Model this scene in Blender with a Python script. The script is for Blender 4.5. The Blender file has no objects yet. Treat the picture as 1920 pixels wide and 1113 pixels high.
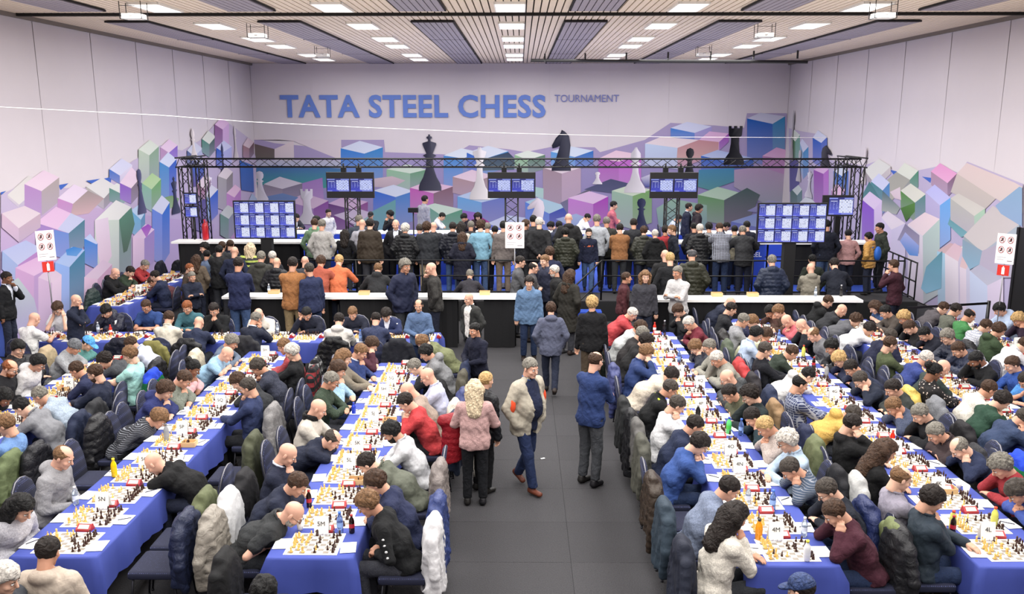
import bpy, math, random, re
import numpy as np
from mathutils import Vector, Matrix, Euler
R=math.radians; PI=math.pi
sc=bpy.context.scene; COL=sc.collection
# ---------------- camera, world, light, exposure ----------------
cam=bpy.data.cameras.new('camera'); cam.sensor_width=36; cam.lens=1604/1920*36; cam.clip_end=200
co=bpy.data.objects.new('camera',cam); COL.objects.link(co)
co.location=(0,0,4.7); co.rotation_euler=(R(90-11.7),0,math.atan(15/1604)); sc.camera=co
w=bpy.data.worlds.new('world'); sc.world=w; w.use_nodes=True
w.node_tree.nodes['Background'].inputs[0].default_value=(.80,.84,1,1)
w.node_tree.nodes['Background'].inputs[1].default_value=.55
def area(name,loc,size,power,col=(1,.985,.96)):
    l=bpy.data.lights.new(name,'AREA'); l.shape='RECTANGLE'; l.size,l.size_y=size; l.energy=power; l.color=col
    o=bpy.data.objects.new(name,l); COL.objects.link(o); o.location=loc; return o
# the hall's ceiling luminaires, grouped in rows (the visible diffusers are built further down)
for i,(y,ly,p) in enumerate(((1.5,7,1000),(9,7,1500),(16.2,5,1100),(22.5,5,900),(29.3,6,750))):
    for x in (-5.6,0,5.6):
        area('ceiling_lamp_row',(x,y,6.62),(3.6,ly),p*.47)
for y,ly in ((13,12),(26,12)):
    o=area('added_ceiling_fill',(0,y,5.05),(19,ly),470,(1,.93,.84)); o.rotation_euler=(PI,0,0)  # unseen fill added to brighten the ceiling from below; no real fixture
sc.view_settings.view_transform='Standard'; sc.view_settings.look='None'; sc.view_settings.gamma=1
sc.view_settings.use_curve_mapping=False; sc.view_settings.exposure=-0.16
# ---------------- helpers ----------------
def lin(h):
    h=h.lstrip('#'); v=[int(h[i:i+2],16)/255 for i in (0,2,4)]
    return tuple(c/12.92 if c<=.04045 else ((c+.055)/1.055)**2.4 for c in v)
def link(o,parent=None):
    COL.objects.link(o)
    if parent is not None: o.parent=parent
    return o
def prop(o,label=None,cat=None,group=None,kind=None):
    if label: o['label']=label
    if cat: o['category']=cat
    if group: o['group']=group
    if kind: o['kind']=kind
    return o
def empty(name,loc,rz=0):
    o=bpy.data.objects.new(name,None); COL.objects.link(o); o.location=loc; o.rotation_euler=(0,0,rz); o.empty_display_size=.05; return o
MATS={}
def nt(name):
    m=bpy.data.materials.new(name); m.use_nodes=True; n=m.node_tree; return m,n,n.nodes['Principled BSDF']
def mat(name,col,rough=.6,metal=0,emit=None,es=0,noise=0,scale=20,bump=0,spec=None,trans=0,alpha=None):
    if name in MATS: return MATS[name]
    m,n,b=nt(name); c=lin(col) if isinstance(col,str) else col
    b.inputs['Base Color'].default_value=(*c,1); b.inputs['Roughness'].default_value=rough; b.inputs['Metallic'].default_value=metal
    if spec is not None: b.inputs['Specular IOR Level'].default_value=spec
    if trans: b.inputs['Transmission Weight'].default_value=trans
    if emit: b.inputs['Emission Color'].default_value=(*lin(emit),1); b.inputs['Emission Strength'].default_value=es
    if noise or bump:
        t=n.nodes.new('ShaderNodeTexNoise'); t.inputs['Scale'].default_value=scale; t.inputs['Detail'].default_value=4
        tc=n.nodes.new('ShaderNodeTexCoord'); n.links.new(tc.outputs['Object'],t.inputs['Vector'])
        if noise:
            mx=n.nodes.new('ShaderNodeMix'); mx.data_type='RGBA'
            mx.inputs['A'].default_value=(*[v*(1-noise) for v in c],1); mx.inputs['B'].default_value=(*[min(1,v*(1+noise)) for v in c],1)
            n.links.new(t.outputs['Fac'],mx.inputs['Factor']); n.links.new(mx.outputs['Result'],b.inputs['Base Color'])
        if bump:
            bp=n.nodes.new('ShaderNodeBump'); bp.inputs['Strength'].default_value=bump; bp.inputs['Distance'].default_value=.02
            n.links.new(t.outputs['Fac'],bp.inputs['Height']); n.links.new(bp.outputs['Normal'],b.inputs['Normal'])
    MATS[name]=m; return m
def cmat(name,rough=.8,kind='plain',scale=60,bump=.3,amp=.25,mul=1):
    """cloth/skin/hair material: its colour is the object's own colour"""
    m,n,b=nt(name); N=n.nodes.new; L=n.links.new
    oi=N('ShaderNodeObjectInfo'); tc=N('ShaderNodeTexCoord'); b.inputs['Roughness'].default_value=rough
    b.inputs['Specular IOR Level'].default_value=.25
    def mul_(a,fac):
        v=N('ShaderNodeVectorMath'); v.operation='SCALE'; L(a,v.inputs[0]); v.inputs['Scale'].default_value=fac; return v
    t=N('ShaderNodeTexNoise'); t.inputs['Scale'].default_value=scale; t.inputs['Detail'].default_value=3; L(tc.outputs['Object'],t.inputs['Vector'])
    mr=N('ShaderNodeMapRange'); mr.inputs['To Min'].default_value=(1-amp)*mul; mr.inputs['To Max'].default_value=(1+amp)*mul
    mr.inputs['From Min'].default_value=.3; mr.inputs['From Max'].default_value=.7
    L(t.outputs['Fac'],mr.inputs['Value'])
    vm=N('ShaderNodeVectorMath'); vm.operation='SCALE'; L(oi.outputs['Color'],vm.inputs[0]); L(mr.outputs['Result'],vm.inputs['Scale'])
    out=vm.outputs['Vector']
    def wave(axis,sc_,lo,hi):
        s=N('ShaderNodeTexWave'); s.bands_direction=axis; s.inputs['Scale'].default_value=sc_; L(tc.outputs['Object'],s.inputs['Vector'])
        r=N('ShaderNodeMapRange'); r.inputs['From Min'].default_value=lo; r.inputs['From Max'].default_value=hi; L(s.outputs['Fac'],r.inputs['Value']); return r.outputs['Result']
    def mixc(fac,col,inp,const=None):
        x=N('ShaderNodeMix'); x.data_type='RGBA'; L(fac,x.inputs['Factor']); L(inp,x.inputs['A']); x.inputs['B'].default_value=(*col,1); return x.outputs['Result']
    if kind=='plaid':
        out=mixc(wave('Z',9,.7,.9),(.22,.24,.3),out); out=mixc(wave('X',9,.7,.9),(.25,.27,.33),out)
    if kind=='redplaid': out=mixc(wave('Z',2.4,.4,.6),(.01,.01,.012),out); out=mixc(wave('X',2.4,.6,.7),(.02,.02,.02),out)
    if kind=='stripe': out=mixc(wave('Z',16,.8,.92),(.2,.21,.24),out)
    if kind=='rainbow':
        sp=N('ShaderNodeSeparateXYZ'); L(tc.outputs['Object'],sp.inputs[0]); cr=N('ShaderNodeValToRGB'); cr.color_ramp.interpolation='CONSTANT'
        mm=N('ShaderNodeMath'); mm.operation='MULTIPLY_ADD'; mm.inputs[1].default_value=1.4; mm.inputs[2].default_value=-.35; L(sp.outputs['Z'],mm.inputs[0]); L(mm.outputs[0],cr.inputs[0])
        for i,c in enumerate(('1c3c9a','c9a020','16603a','b8242c','1f3cae','16603a')):
            e=cr.color_ramp.elements[i] if i<2 else cr.color_ramp.elements.new(.5); e.position=i*.17; e.color=(*lin(c),1)
        out=cr.outputs['Color']
    if kind=='floral':
        v=N('ShaderNodeTexVoronoi'); v.inputs['Scale'].default_value=22; L(tc.outputs['Object'],v.inputs['Vector'])
        r=N('ShaderNodeMapRange'); r.inputs['From Min'].default_value=.28; r.inputs['From Max'].default_value=.22; L(v.outputs['Distance'],r.inputs['Value'])
        out=mixc(r.outputs['Result'],(.5,.42,.38),out)
    if kind=='hivis': out=mixc(wave('Z',3.2,.35,.4),(.015,.015,.018),out)
    if kind=='knit':
        v=N('ShaderNodeTexNoise'); v.inputs['Scale'].default_value=150; L(tc.outputs['Object'],v.inputs['Vector'])
        r=N('ShaderNodeMapRange'); r.inputs['From Min'].default_value=.55; r.inputs['From Max'].default_value=.75; r.inputs['To Max'].default_value=.16; L(v.outputs['Fac'],r.inputs['Value'])
        out=mixc(r.outputs['Result'],(.5,.5,.5),out)
    L(out,b.inputs['Base Color'])
    if bump:
        t2=N('ShaderNodeTexNoise'); t2.inputs['Scale'].default_value=(11 if name not in('skin','hair') else scale*.35); t2.inputs['Detail'].default_value=5; t2.inputs['Distortion'].default_value=1.2; L(tc.outputs['Object'],t2.inputs['Vector'])
        bp=N('ShaderNodeBump'); bp.inputs['Strength'].default_value=min(1,bump*1.6); bp.inputs['Distance'].default_value=.05; L(t2.outputs['Fac'],bp.inputs['Height']); L(bp.outputs['Normal'],b.inputs['Normal'])
    MATS[name]=m; return m
def mesh_np(name,V,F,mats,smooth=True,mi=None):
    me=bpy.data.meshes.new(name); V=np.asarray(V,dtype=np.float32); F=np.asarray(F,dtype=np.int32)
    me.vertices.add(len(V)); me.vertices.foreach_set('co',V.ravel())
    k=F.shape[1]; me.loops.add(F.size); me.loops.foreach_set('vertex_index',F.ravel())
    me.polygons.add(len(F)); me.polygons.foreach_set('loop_start',np.arange(0,F.size,k,dtype=np.int32))
    me.polygons.foreach_set('use_smooth',np.full(len(F),smooth))
    for m in mats: me.materials.append(m)
    if mi is not None: me.polygons.foreach_set('material_index',np.asarray(mi,dtype=np.int32))
    me.update(); me.validate(); return me
class MB:
    """collects simple solids into one mesh"""
    def __init__(s): s.v=[]; s.f=[]; s.m=[]; s.sm=[]; s.M=None; s.mi=0
    def add(s,vs,fs,smooth=False):
        b=len(s.v)
        if s.M is not None: vs=[tuple(s.M@Vector(v)) for v in vs]
        s.v+=list(vs); s.f+=[tuple(i+b for i in f) for f in fs]; s.m+=[s.mi]*len(fs); s.sm+=[smooth]*len(fs); return s
    def box(s,c,d,rz=0):
        cx,cy,cz=c; x,y,z=(v/2 for v in d); cs,sn=math.cos(rz),math.sin(rz)
        vs=[(cx+a*cs-b*sn,cy+a*sn+b*cs,cz+e) for e in (-z,z) for a,b in ((-x,-y),(x,-y),(x,y),(-x,y))]
        return s.add(vs,[(3,2,1,0),(4,5,6,7),(0,1,5,4),(1,2,6,5),(2,3,7,6),(3,0,4,7)])
    def quad(s,a,b,c,d): return s.add([a,b,c,d],[(0,1,2,3)])
    def tube(s,pts,r,n=6,closed=False):
        P=[Vector(p) for p in pts]; k=len(P); rs=r if isinstance(r,(list,tuple)) else [r]*k; vs=[];u=None
        for i,p in enumerate(P):
            t=(P[(i+1)%k]-P[i-1]) if closed else (P[min(i+1,k-1)]-P[max(i-1,0)])
            t=t.normalized() if t.length>1e-9 else Vector((0,0,1))
            if u is None: u=t.orthogonal().normalized()
            u=(u-t*u.dot(t)).normalized(); w_=t.cross(u)
            for j in range(n):
                a=2*PI*j/n; vs.append(tuple(p+(u*math.cos(a)+w_*math.sin(a))*rs[i]))
        fs=[]
        for i in range(k if closed else k-1):
            i2=(i+1)%k
            for j in range(n): fs.append((i*n+j,i*n+(j+1)%n,i2*n+(j+1)%n,i2*n+j))
        if not closed: fs+=[tuple(reversed(range(n))),tuple((k-1)*n+j for j in range(n))]
        return s.add(vs,fs,True)
    def lathe(s,prof,c=(0,0,0),n=12,cap=True):
        vs=[(c[0]+r*math.cos(2*PI*j/n),c[1]+r*math.sin(2*PI*j/n),c[2]+z) for r,z in prof for j in range(n)]
        fs=[(i*n+j,i*n+(j+1)%n,(i+1)*n+(j+1)%n,(i+1)*n+j) for i in range(len(prof)-1) for j in range(n)]
        if cap: fs+=[tuple(reversed(range(n))),tuple((len(prof)-1)*n+j for j in range(n))]
        return s.add(vs,fs,True)
    def ell(s,c,r,n=8,k=6):
        prof=[(math.sin(PI*i/k),-math.cos(PI*i/k)) for i in range(k+1)]
        vs=[(c[0]+r[0]*p*math.cos(2*PI*j/n),c[1]+r[1]*p*math.sin(2*PI*j/n),c[2]+r[2]*z) for p,z in prof for j in range(n)]
        return s.add(vs,[(i*n+j,i*n+(j+1)%n,(i+1)*n+(j+1)%n,(i+1)*n+j) for i in range(k) for j in range(n)],True)
    def mesh(s,name,mats):
        me=bpy.data.meshes.new(name); me.from_pydata([tuple(v) for v in s.v],[],s.f)
        for m in (mats if isinstance(mats,(list,tuple)) else [mats]): me.materials.append(m)
        me.polygons.foreach_set('material_index',s.m); me.polygons.foreach_set('use_smooth',s.sm); me.update(); return me
    def obj(s,name,mats,parent=None): return link(bpy.data.objects.new(name,s.mesh(name,mats)),parent)
def inst(me,name,parent=None,loc=None,rz=None,col=None,M=None):
    o=bpy.data.objects.new(name,me); COL.objects.link(o)
    if parent is not None: o.parent=parent
    if M is not None: o.matrix_local=M
    if loc is not None: o.location=loc
    if rz is not None: o.rotation_euler=(0,0,rz)
    if col is not None: o.color=(*lin(col),1) if isinstance(col,str) else (*col,1)
    return o
def font_mesh(txt,size,name,m,extr=.002,bold=0,align='CENTER'):
    c=bpy.data.curves.new(name,'FONT'); c.body=txt; c.size=1; c.extrude=extr/size; c.offset=min(bold/size,.030); c.space_character=1.07 if bold>.02 else 1; c.align_x=align; c.align_y='CENTER'; c.resolution_u=3
    o=bpy.data.objects.new('t',c); COL.objects.link(o); dg=bpy.context.evaluated_depsgraph_get()
    me=bpy.data.meshes.new_from_object(o.evaluated_get(dg)); bpy.data.objects.remove(o); bpy.data.curves.remove(c)
    me.name=name; me.transform(Matrix.Scale(size,4)); me.materials.clear(); me.materials.append(m); return me
def fit(me,x0,x1,z0,z1):
    """stretch a text mesh lying in XY to given width and height"""
    n=len(me.vertices); a=np.zeros(n*3,dtype=np.float32); me.vertices.foreach_get('co',a); a=a.reshape(-1,3)
    mn,mx=a.min(0),a.max(0); a[:,0]=(a[:,0]-mn[0])/(mx[0]-mn[0])*(x1-x0)+x0; a[:,1]=(a[:,1]-mn[1])/(mx[1]-mn[1])*(z1-z0)+z0
    me.vertices.foreach_set('co',a.ravel()); me.update(); return me
# ---------------- signed-distance modelling of soft shapes ----------------
def grid(lo,hi,h):
    lo=np.array(lo,float); n=np.ceil((np.array(hi,float)-lo)/h).astype(int)+1
    ax=[(lo[i]+h*np.arange(n[i])).astype(np.float32) for i in range(3)]
    return np.stack(np.meshgrid(*ax,indexing='ij'),-1),lo,h
def cap(P,a,b,r1,r2,sx=1,ax=None):
    """rounded cone a-b; ax with sx<1 widens the section along ax"""
    a=np.array(a,np.float32); b=np.array(b,np.float32); d=b-a; Q=P-a
    if ax is not None:
        ax=np.array(ax,np.float32); pr=Q@ax; Q=Q-pr[...,None]*ax*(1-sx); d=d-(d@ax)*ax*(1-sx)
    t=np.clip((Q@d)/max(float(d@d),1e-8),0,1)
    q=Q-t[...,None]*d
    return np.sqrt((q*q).sum(-1))-(r1+(r2-r1)*t)
def ellp(P,c,r):
    q=(P-np.array(c,np.float32))/np.array(r,np.float32); k=np.sqrt((q*q).sum(-1)); return (k-1)*min(r)
def smin(a,b,k): 
    h=np.clip(.5+.5*(b-a)/k,0,1); return b*(1-h)+a*h-k*h*(1-h)
def nets(f,lo,h):
    f=f.astype(np.float32); n=f.shape; cs=tuple(x-1 for x in n); acc=np.zeros(cs+(3,),np.float32); cnt=np.zeros(cs,np.float32)
    s=f<0; cr=[]
    for a in range(3):
        sl0=[slice(None)]*3; sl1=[slice(None)]*3; sl0[a]=slice(0,-1); sl1[a]=slice(1,None); sl0=tuple(sl0); sl1=tuple(sl1)
        x=s[sl0]!=s[sl1]; cr.append(x); idx=np.argwhere(x)
        if not len(idx): continue
        f0=f[sl0][x]; f1=f[sl1][x]; p=idx.astype(np.float32); p[:,a]+=f0/(f0-f1)
        o=[i for i in range(3) if i!=a]
        for di in (0,1):
            for dj in (0,1):
                c=idx.copy(); c[:,o[0]]-=di; c[:,o[1]]-=dj
                ok=((c>=0)&(c<np.array(cs))).all(1); cc=c[ok]
                np.add.at(acc,tuple(cc.T),p[ok]); np.add.at(cnt,tuple(cc.T),1)
    m=cnt>0; ids=-np.ones(cs,np.int64); ids[m]=np.arange(m.sum()); V=acc[m]/cnt[m][:,None]*h+np.array(lo,np.float32); F=[]
    for a in range(3):
        o=[(a+1)%3,(a+2)%3]; idx=np.argwhere(cr[a])
        if not len(idx): continue
        ok=np.ones(len(idx),bool)
        for q in o: ok&=(idx[:,q]>0)&(idx[:,q]<n[q]-1)
        idx=idx[ok]; q=[]
        for d0,d1 in ((-1,-1),(0,-1),(0,0),(-1,0)):
            c=idx.copy(); c[:,o[0]]+=d0; c[:,o[1]]+=d1; q.append(ids[tuple(c.T)])
        q=np.stack(q,1); neg=s[tuple(idx.T)]; q[~neg]=q[~neg][:,::-1]; F.append(q)
    return V,np.concatenate(F)
def wob(P,amp,f,ph=0):
    x,y,z=P[...,0],P[...,1],P[...,2]
    return amp*(np.sin(f*(x*1.1+.6*z)+ph)*np.cos(f*(y*.9-.5*x)+ph*2)+.6*np.sin(f*1.9*(z*.8+y*.5)+ph*3)*np.cos(f*1.7*(x-.4*z)))
# ---------------- placement data in metres ----------------
PEOPLE=[
(-8.792, 14.681, 0, -22.5, True, 12, 'tr', 'b-', 'ts.d9d8d6', '', '', 'bald man in white T-shirt with grey print on the back', 1.0),
(-8.773, 15.983, 0, 180.0, True, 12, 'kk', 'mn', 'ts.d4d6dc', 'g', '', 'brown-haired player in white T-shirt with both hands on cheeks', 1.0),
(-7.878, 16.168, 0, 180.0, True, 24, 'fk', 'mk', 'pu.1d1f33', '', '', 'black-haired player in dark padded jacket resting cheek on fist', 1.0),
(-7.174, 16.188, 0, 180.0, True, 12, 'ff', 'sn', 'ts.1f3f7a', 'g', '', 'player in blue V-neck T-shirt with folded bare forearms', 1.0),
(-6.335, 14.788, 0, 0.0, True, 12, 'ff', 'sn', 'sh.cbc3b0', '', '', 'brown-haired player in cream shirt seen from behind', 1.0),
(-6.349, 16.1, 0, 180.0, True, 12, 'ff', 'so', 'sw.2f6470', '', '', 'ginger-haired player in teal sweater', 1.0),
(-5.742, 14.503, 0, 0.0, True, 24, 'ff', 'b-', 'sw.232b45', 'm', '', 'bald player in navy jacket seen from behind', 1.0),
(-5.775, 15.918, 0, 180.0, True, 12, 'mm', 'sd', 'sw.15171a', '', '', 'dark-haired player in black sweater with hands at mouth', 1.0),
(-4.816, 14.718, 0, -22.5, True, 12, 'tk', 'sg', 'su.1c2236', '', '', 'grey-haired player in navy suit jacket leaning far over', 1.0),
(-4.878, 15.877, 0, 180.0, True, 24, 'fm', 'b-', 'sh.c9c5ba', '', '', 'bald player in cream shirt facing the camera', 1.0),
(-4.003, 15.975, 0, 180.0, True, 24, 'fb', 'sk', 'sw.171b2c', '', '', 'black-haired player in navy sweater with hand on forehead', 1.0),
(-3.227, 14.649, 0, 0.0, True, 12, 'ff', 'sd', 'ho.cdc8c0', '', '', 'dark-haired player in off-white hoodie seen from behind', 1.0),
(-3.15, 16.028, 0, 180.0, True, 24, 'ff', 'sl', 'sw.1e2233', '', '', 'light-brown-haired player in dark navy sweater facing the camera', 1.0),
(-2.583, 14.739, 0, 0.0, True, 12, 'ff', 'rd', 'kn.2c3556', '', '', 'balding player in mottled navy sweater seen from behind', 1.0),
(-2.497, 15.899, 0, 180.0, True, 24, 'ff', 'md', 'su.1e2c58', 'c', '', 'young brown-haired player in blue suit jacket', 1.0),
(-9.651, 19.574, 0, -90.0, True, 12, 'fr', 'b-', 'ho.17181b', '', '', 'bald player in black hoodie leaning over the small left table', 1.0),
(-9.693, 20.138, 0, -90.0, True, 24, 'fm', 'sd', 'sw.2a3a2a', '', '', 'player in dark green top with hand over nose, by the 3K card', 1.0),
(-9.731, 21.06, 0, -90.0, True, 24, 'ff', 'sg', 'sw.a31c22', '', '', 'grey-haired player in bright red sweater, by the 3K card', 1.0),
(-8.101, 19.665, 0, 90.0, True, 44, 'fb', 'sn', 'sh.5a2b33', '', '', 'player in maroon shirt hunched over the small left table', 1.0),
(-8.141, 19.19, 0, 90.0, True, 12, 'ff', 'sd', 'sw.1f2846', '', '', 'dark-haired player in navy sweater behind the maroon shirt, by the 3K card', 1.0),
(-5.052, 11.48, 0, -90.0, True, 24, 'fm', 'sn', 'kn.6d7468', '', '', 'brown-haired player in grey-green hoodie with hand at mouth, by the 5Q card', 1.0),
(-5.132, 12.032, 0, -90.0, True, 24, 'fc', 'uk', 'sw.c9969a', 'm', '', 'woman with dark tied-back hair in pink top, by the 5G card', 1.0),
(-5.082, 13.055, 0, -90.0, True, 34, 'ff', 'b-', 'ts.86b0cf', '', '', 'bald man in light blue T-shirt, by the 5G card', 1.0),
(-5.059, 13.53, 0, -90.0, True, 24, 'ff', 'mg', 'sw.5b6a80', '', '', 'grey-haired player in grey-blue top behind the light blue T-shirt, by the 5H card', 1.0),
(-5.108, 10.972, 0, -90.0, True, 24, 'fc', 'cn', 'ho.252e66', '', '', 'curly-haired boy in navy hoodie, by the 5Q card', 1.0),
(-5.122, 10.327, 0, -90.0, True, 44, 'll', 'ml', 'st.26272e', '', '', 'player in black sweater with thin grey stripes, by the 5P card', 1.0),
(-5.047, 8.499, 0, -90.0, True, 12, 'll', 'rl', 'ho.8b8a8e', '', '', 'balding man in grey zip hoodie sitting upright, by the 5N card', 1.0),
(-4.994, 7.522, 0, -108.0, True, 24, 'll', 'wk', 'kn.b4b2ba', '', '', 'woman with long black curly hair in pale grey top, by the 5N card', 1.0),
(-3.513, 12.096, 0, 90.0, True, 24, 'fm', 'mh', 'kn.2c3042', 'g', '', 'dark curly-haired player in patterned navy sweater, by the 5G card', 1.0),
(-3.444, 12.571, 0, 90.0, True, 0, 'ff', 'mw', 'sw.1b1c1f', '', '', 'grey-haired player in black sweater beside the red plaid coat, by the 5G card', 1.0),
(-3.515, 13.046, 0, 90.0, True, 12, 'ff', 'sl', 'sw.a1333c', 'g', '', 'player in red sweater behind the black sweater, by the 5G card', 1.0),
(-3.558, 11.621, 0, 90.0, True, 34, 'fb', 'mn', 'sw.2a2c30', '', '', 'ginger-brown-haired player hidden behind the navy sweater, by the 5Q card', 1.0),
(-3.564, 10.81, 0, 90.0, True, 0, 'fc', 'sh', 'sw.27335a', '', '', 'grey-brown-haired man in navy sweater with chin on hand, by the 5P card', 1.0),
(-3.523, 8.878, 0, 90.0, True, 44, 'ff', 'b-', 'sw.141416', '', '', 'bald man in black long-sleeved top bent over the board, by the 5O card', 1.0),
(-2.739, 13.392, 0, -90.0, True, 24, 'fb', 'mn', 'sh.4a1f30', '', '', 'brown-haired player in maroon shirt with hand on temple, by the 5G card', 1.0),
(-2.663, 12.724, 0, -90.0, True, 12, 'fm', 'sl', 'sw.25386e', 'c', '', 'sandy-haired man in blue jacket over pale shirt, by the 5G card', 1.0),
(-2.64, 12.249, 0, -90.0, True, 0, 'ff', 'wl', 'sw.7a705f', '', '', 'player with long light-brown hair behind the light blue top, by the 5G card', 1.0),
(-2.806, 11.774, 0, -90.0, True, 12, 'fc', 'mn', 'kn.8fb6cf', '', '', 'brown-haired boy in light blue sweater with raised hand, by the 5H card', 1.0),
(-2.791, 11.228, 0, -90.0, True, 12, 'ff', 'sg', 'kn.2c3d2c', 'g', '', 'grey-haired man in dark green fleece, by the 5J card', 1.0),
(-2.703, 10.079, 0, -90.0, True, 12, 'ff', 'b-', 'ja.b9b1a5', '', '', 'bald old man in cream coat with black scarf, by the 5K card', 1.0),
(-2.755, 9.603, 0, -90.0, True, 44, 'ff', 'rh', 'sw.1c2236', '', '', 'balding man in dark navy sweater leaning forward, by the 5K card', 1.0),
(-2.692, 8.604, 0, -90.0, True, 12, 'fm', 'b-', 'sw.1e2338', 'c', '', 'bald man in navy sweater with pale blue collar, by the 5M card', 1.0),
(-2.705, 8.129, 0, -90.0, True, 34, 'ff', 'sn', 'sw.1f253a', '', '', 'short brown-haired man in navy top beside the beard, by the 5M card', 1.0),
(-2.711, 7.654, 0, -90.0, True, 44, 'll', 'b-', 'po.303234', 'gb', '', 'bald bearded man in dark grey polo shirt, by the 5M card', 1.0),
(-1.132, 14.143, 0, 90.0, True, 44, 'ff', 'ml', 'sw.6b7048', '', '', 'light-brown-haired player in olive sweater at far end, by the 5G card', 1.0),
(-1.123, 12.914, 0, 90.0, True, 24, 'ff', 'mk', 'ho.7c7d80', '', '', 'black-haired player in grey hoodie, by the 5G card', 1.0),
(-1.135, 12.362, 0, 90.0, True, 34, 'ff', 'sg', 'sw.1c1c1e', 'g', '', 'grey-haired man with glasses in black top, by the 5G card', 1.0),
(-1.08, 11.457, 0, 90.0, True, 12, 'ff', 'b-', 'sh.b9bcd8', 'g', '', 'bald man with glasses in pale lilac shirt, by the 5J card', 1.0),
(-1.158, 10.982, 0, 90.0, True, 24, 'fm', 'b-', 'sw.9a8678', '', '', 'bald man in beige-brown sweater, by the 5J card', 1.0),
(-1.126, 10.507, 0, 90.0, True, 24, 'mm', 'sd', 'sw.b81c24', '', '', 'dark-haired man in bright red sweater, by the 5J card', 1.0),
(-1.153, 9.437, 0, 90.0, True, 24, 'ff', 'mk', 'sh.b8b8bc', 'b', '', 'dark-bearded man in white and black top, by the 5L card', 1.0),
(-1.161, 8.885, 0, 90.0, True, 44, 'ff', 'sd', 'sh.565a4c', '', '', 'dark-haired man in olive-grey shirt, by the 5L card', 1.0),
(-1.1, 8.018, 0, 90.0, True, 24, 'ff', 'mn', 'sw.232a4a', '', '', 'brown-haired player in navy sweater behind the black top, by the 5M card', 1.0),
(-1.097, 7.543, 0, 90.0, True, 24, 'll', 'ml', 'te.17181a', '', '', 'young man in black long-sleeved top with white sleeve print, by the 5M card', 1.0),
(-7.8, 12.757, 0, -108.0, True, 0, 'ff', 'mk', 'pu.1a1b20', '', '', 'black-haired player in black jacket at the far left, by the 5K card', 1.0),
(-7.555, 12.282, 0, -90.0, True, 24, 'll', 'mk', 'ho.c4c2c2', 'g', '', 'black-haired young man in pale grey hoodie, by the 5K card', 1.0),
(-7.571, 11.312, 0, -108.0, True, 44, 'll', 'wk', 'te.18181a', 'm', '', 'girl with long black hair in black top with white stripes, by the 5K card', 1.0),
(-7.545, 11.787, 0, -90.0, True, 12, 'll', 'ro', 'sw.1c1c20', 'gb', '', 'ginger balding bearded man in black top, by the 5K card', 1.0),
(-7.493, 13.232, 0, -90.0, True, 24, 'ff', 'kg', 'kn.8f9296', '', '', 'man in grey knitted beanie and grey top, by the 5K card', 1.0),
(-7.618, 13.707, 0, -90.0, True, 34, 'ff', 'aw', 'ho.4a8c88', '', '', 'person in blue and white baseball cap and teal patterned hoodie, by the 5K card', 1.0),
(-5.997, 13.659, 0, 90.0, True, 34, 'ff', 'sn', 'sh.b4bace', 'g', '', 'brown-haired player in pale blue checked shirt, by the 5K card', 1.0),
(-5.844, 12.395, 0, 90.0, True, 0, 'ff', 'ml', 'ts.95d0c8', '', '', 'player in mint green T-shirt, by the 5K card', 1.0),
(-6.021, 12.973, 0, 90.0, True, 44, 'ff', 'cd', 'kn.3d4046', '', '', 'curly-haired man in dark grey tweed jacket, by the 5K card', 1.0),
(-6.105, 11.919, 0, 90.0, True, 24, 'ff', 'sn', 'sw.232a4c', '', '', 'brown-haired player in navy sweater near the 5K card', 1.0),
(-5.894, 11.424, 0, 90.0, True, 0, 'ff', 'sn', 'sw.20263c', 'gb', '', 'bearded brown-haired man in dark navy sweater, by the 5K card', 1.0),
(-6.011, 10.949, 0, 90.0, True, 34, 'fc', 'sg', 'kn.92a2b4', '', '', 'grey-haired man in pale grey-blue sweater, by the 5K card', 1.0),
(-5.984, 10.474, 0, 90.0, True, 34, 'mm', 'sk', 'sh.77787e', '', '', 'black-haired man in grey shirt with clasped hands, by the 5K card', 1.0),
(-5.925, 9.355, 0, 90.0, True, 0, 'ff', 'sl', 'sw.5b84bd', '', '', 'sandy-haired man in light blue sweater at left edge, by the 5K card', 1.0),
(-3.86, 6.37, 0, 0, True, 0, 'll', 'sd', 'co.b8a794', '', '', 'dark-haired person in cream hooded coat at the table end', 1.0),
(-4.003, 5.984, 0, -90, True, 0, 'll', 'mw', 'sw.3a3d44', '', '', 'white-haired old man at the lower left corner', 1.0),
(-1.909, 5.768, 0, 0, True, 0, 'll', 'mk', 'sw.1c1c20', '', '', 'dark head of hair at the bottom edge left of the aisle', 1.0),
(2.147, 5.859, 0, 45, True, 0, 'll', 'an', 'sw.2a3350', '', '', 'person in navy baseball cap at the bottom edge', 1.0),
(1.705, 15.962, 0, -90.0, True, 34, 'ff', 'sw', 'ja.b3252e', '', '', 'white-haired man in red white and navy jacket, by the 4S card', 1.0),
(1.705, 14.851, 0, -90.0, True, 34, 'ff', 'cn', 'sw.b9bcbc', '', '', 'curly brown-haired player in pale top, by the 4S card', 1.0),
(1.735, 14.107, 0, -90.0, True, 24, 'ff', 'mg', 'sw.2e2b2c', '', '', 'greying player in dark brown top, by the 4S card', 1.0),
(1.732, 13.633, 0, -90.0, True, 24, 'ff', 'cd', 'sw.1d1d1f', '', '', 'dark curly-haired player in black top, by the 4R card', 1.0),
(1.731, 12.721, 0, -90.0, True, 12, 'fb', 'ml', 'sh.20386e', 'g', '', 'man with glasses in blue denim jacket, by the 4R card', 1.0),
(1.722, 12.246, 0, -90.0, True, 44, 'ff', 'md', 'kn.c8baa5', '', '', 'dark-haired man in cream sweater bent low, by the 4Q card', 1.0),
(1.692, 11.106, 0, -90.0, True, 24, 'ff', 'sh', 'po.17181a', 'g', '', 'shaven man with glasses in black top with neon detail, by the 4P card', 1.0),
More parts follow.
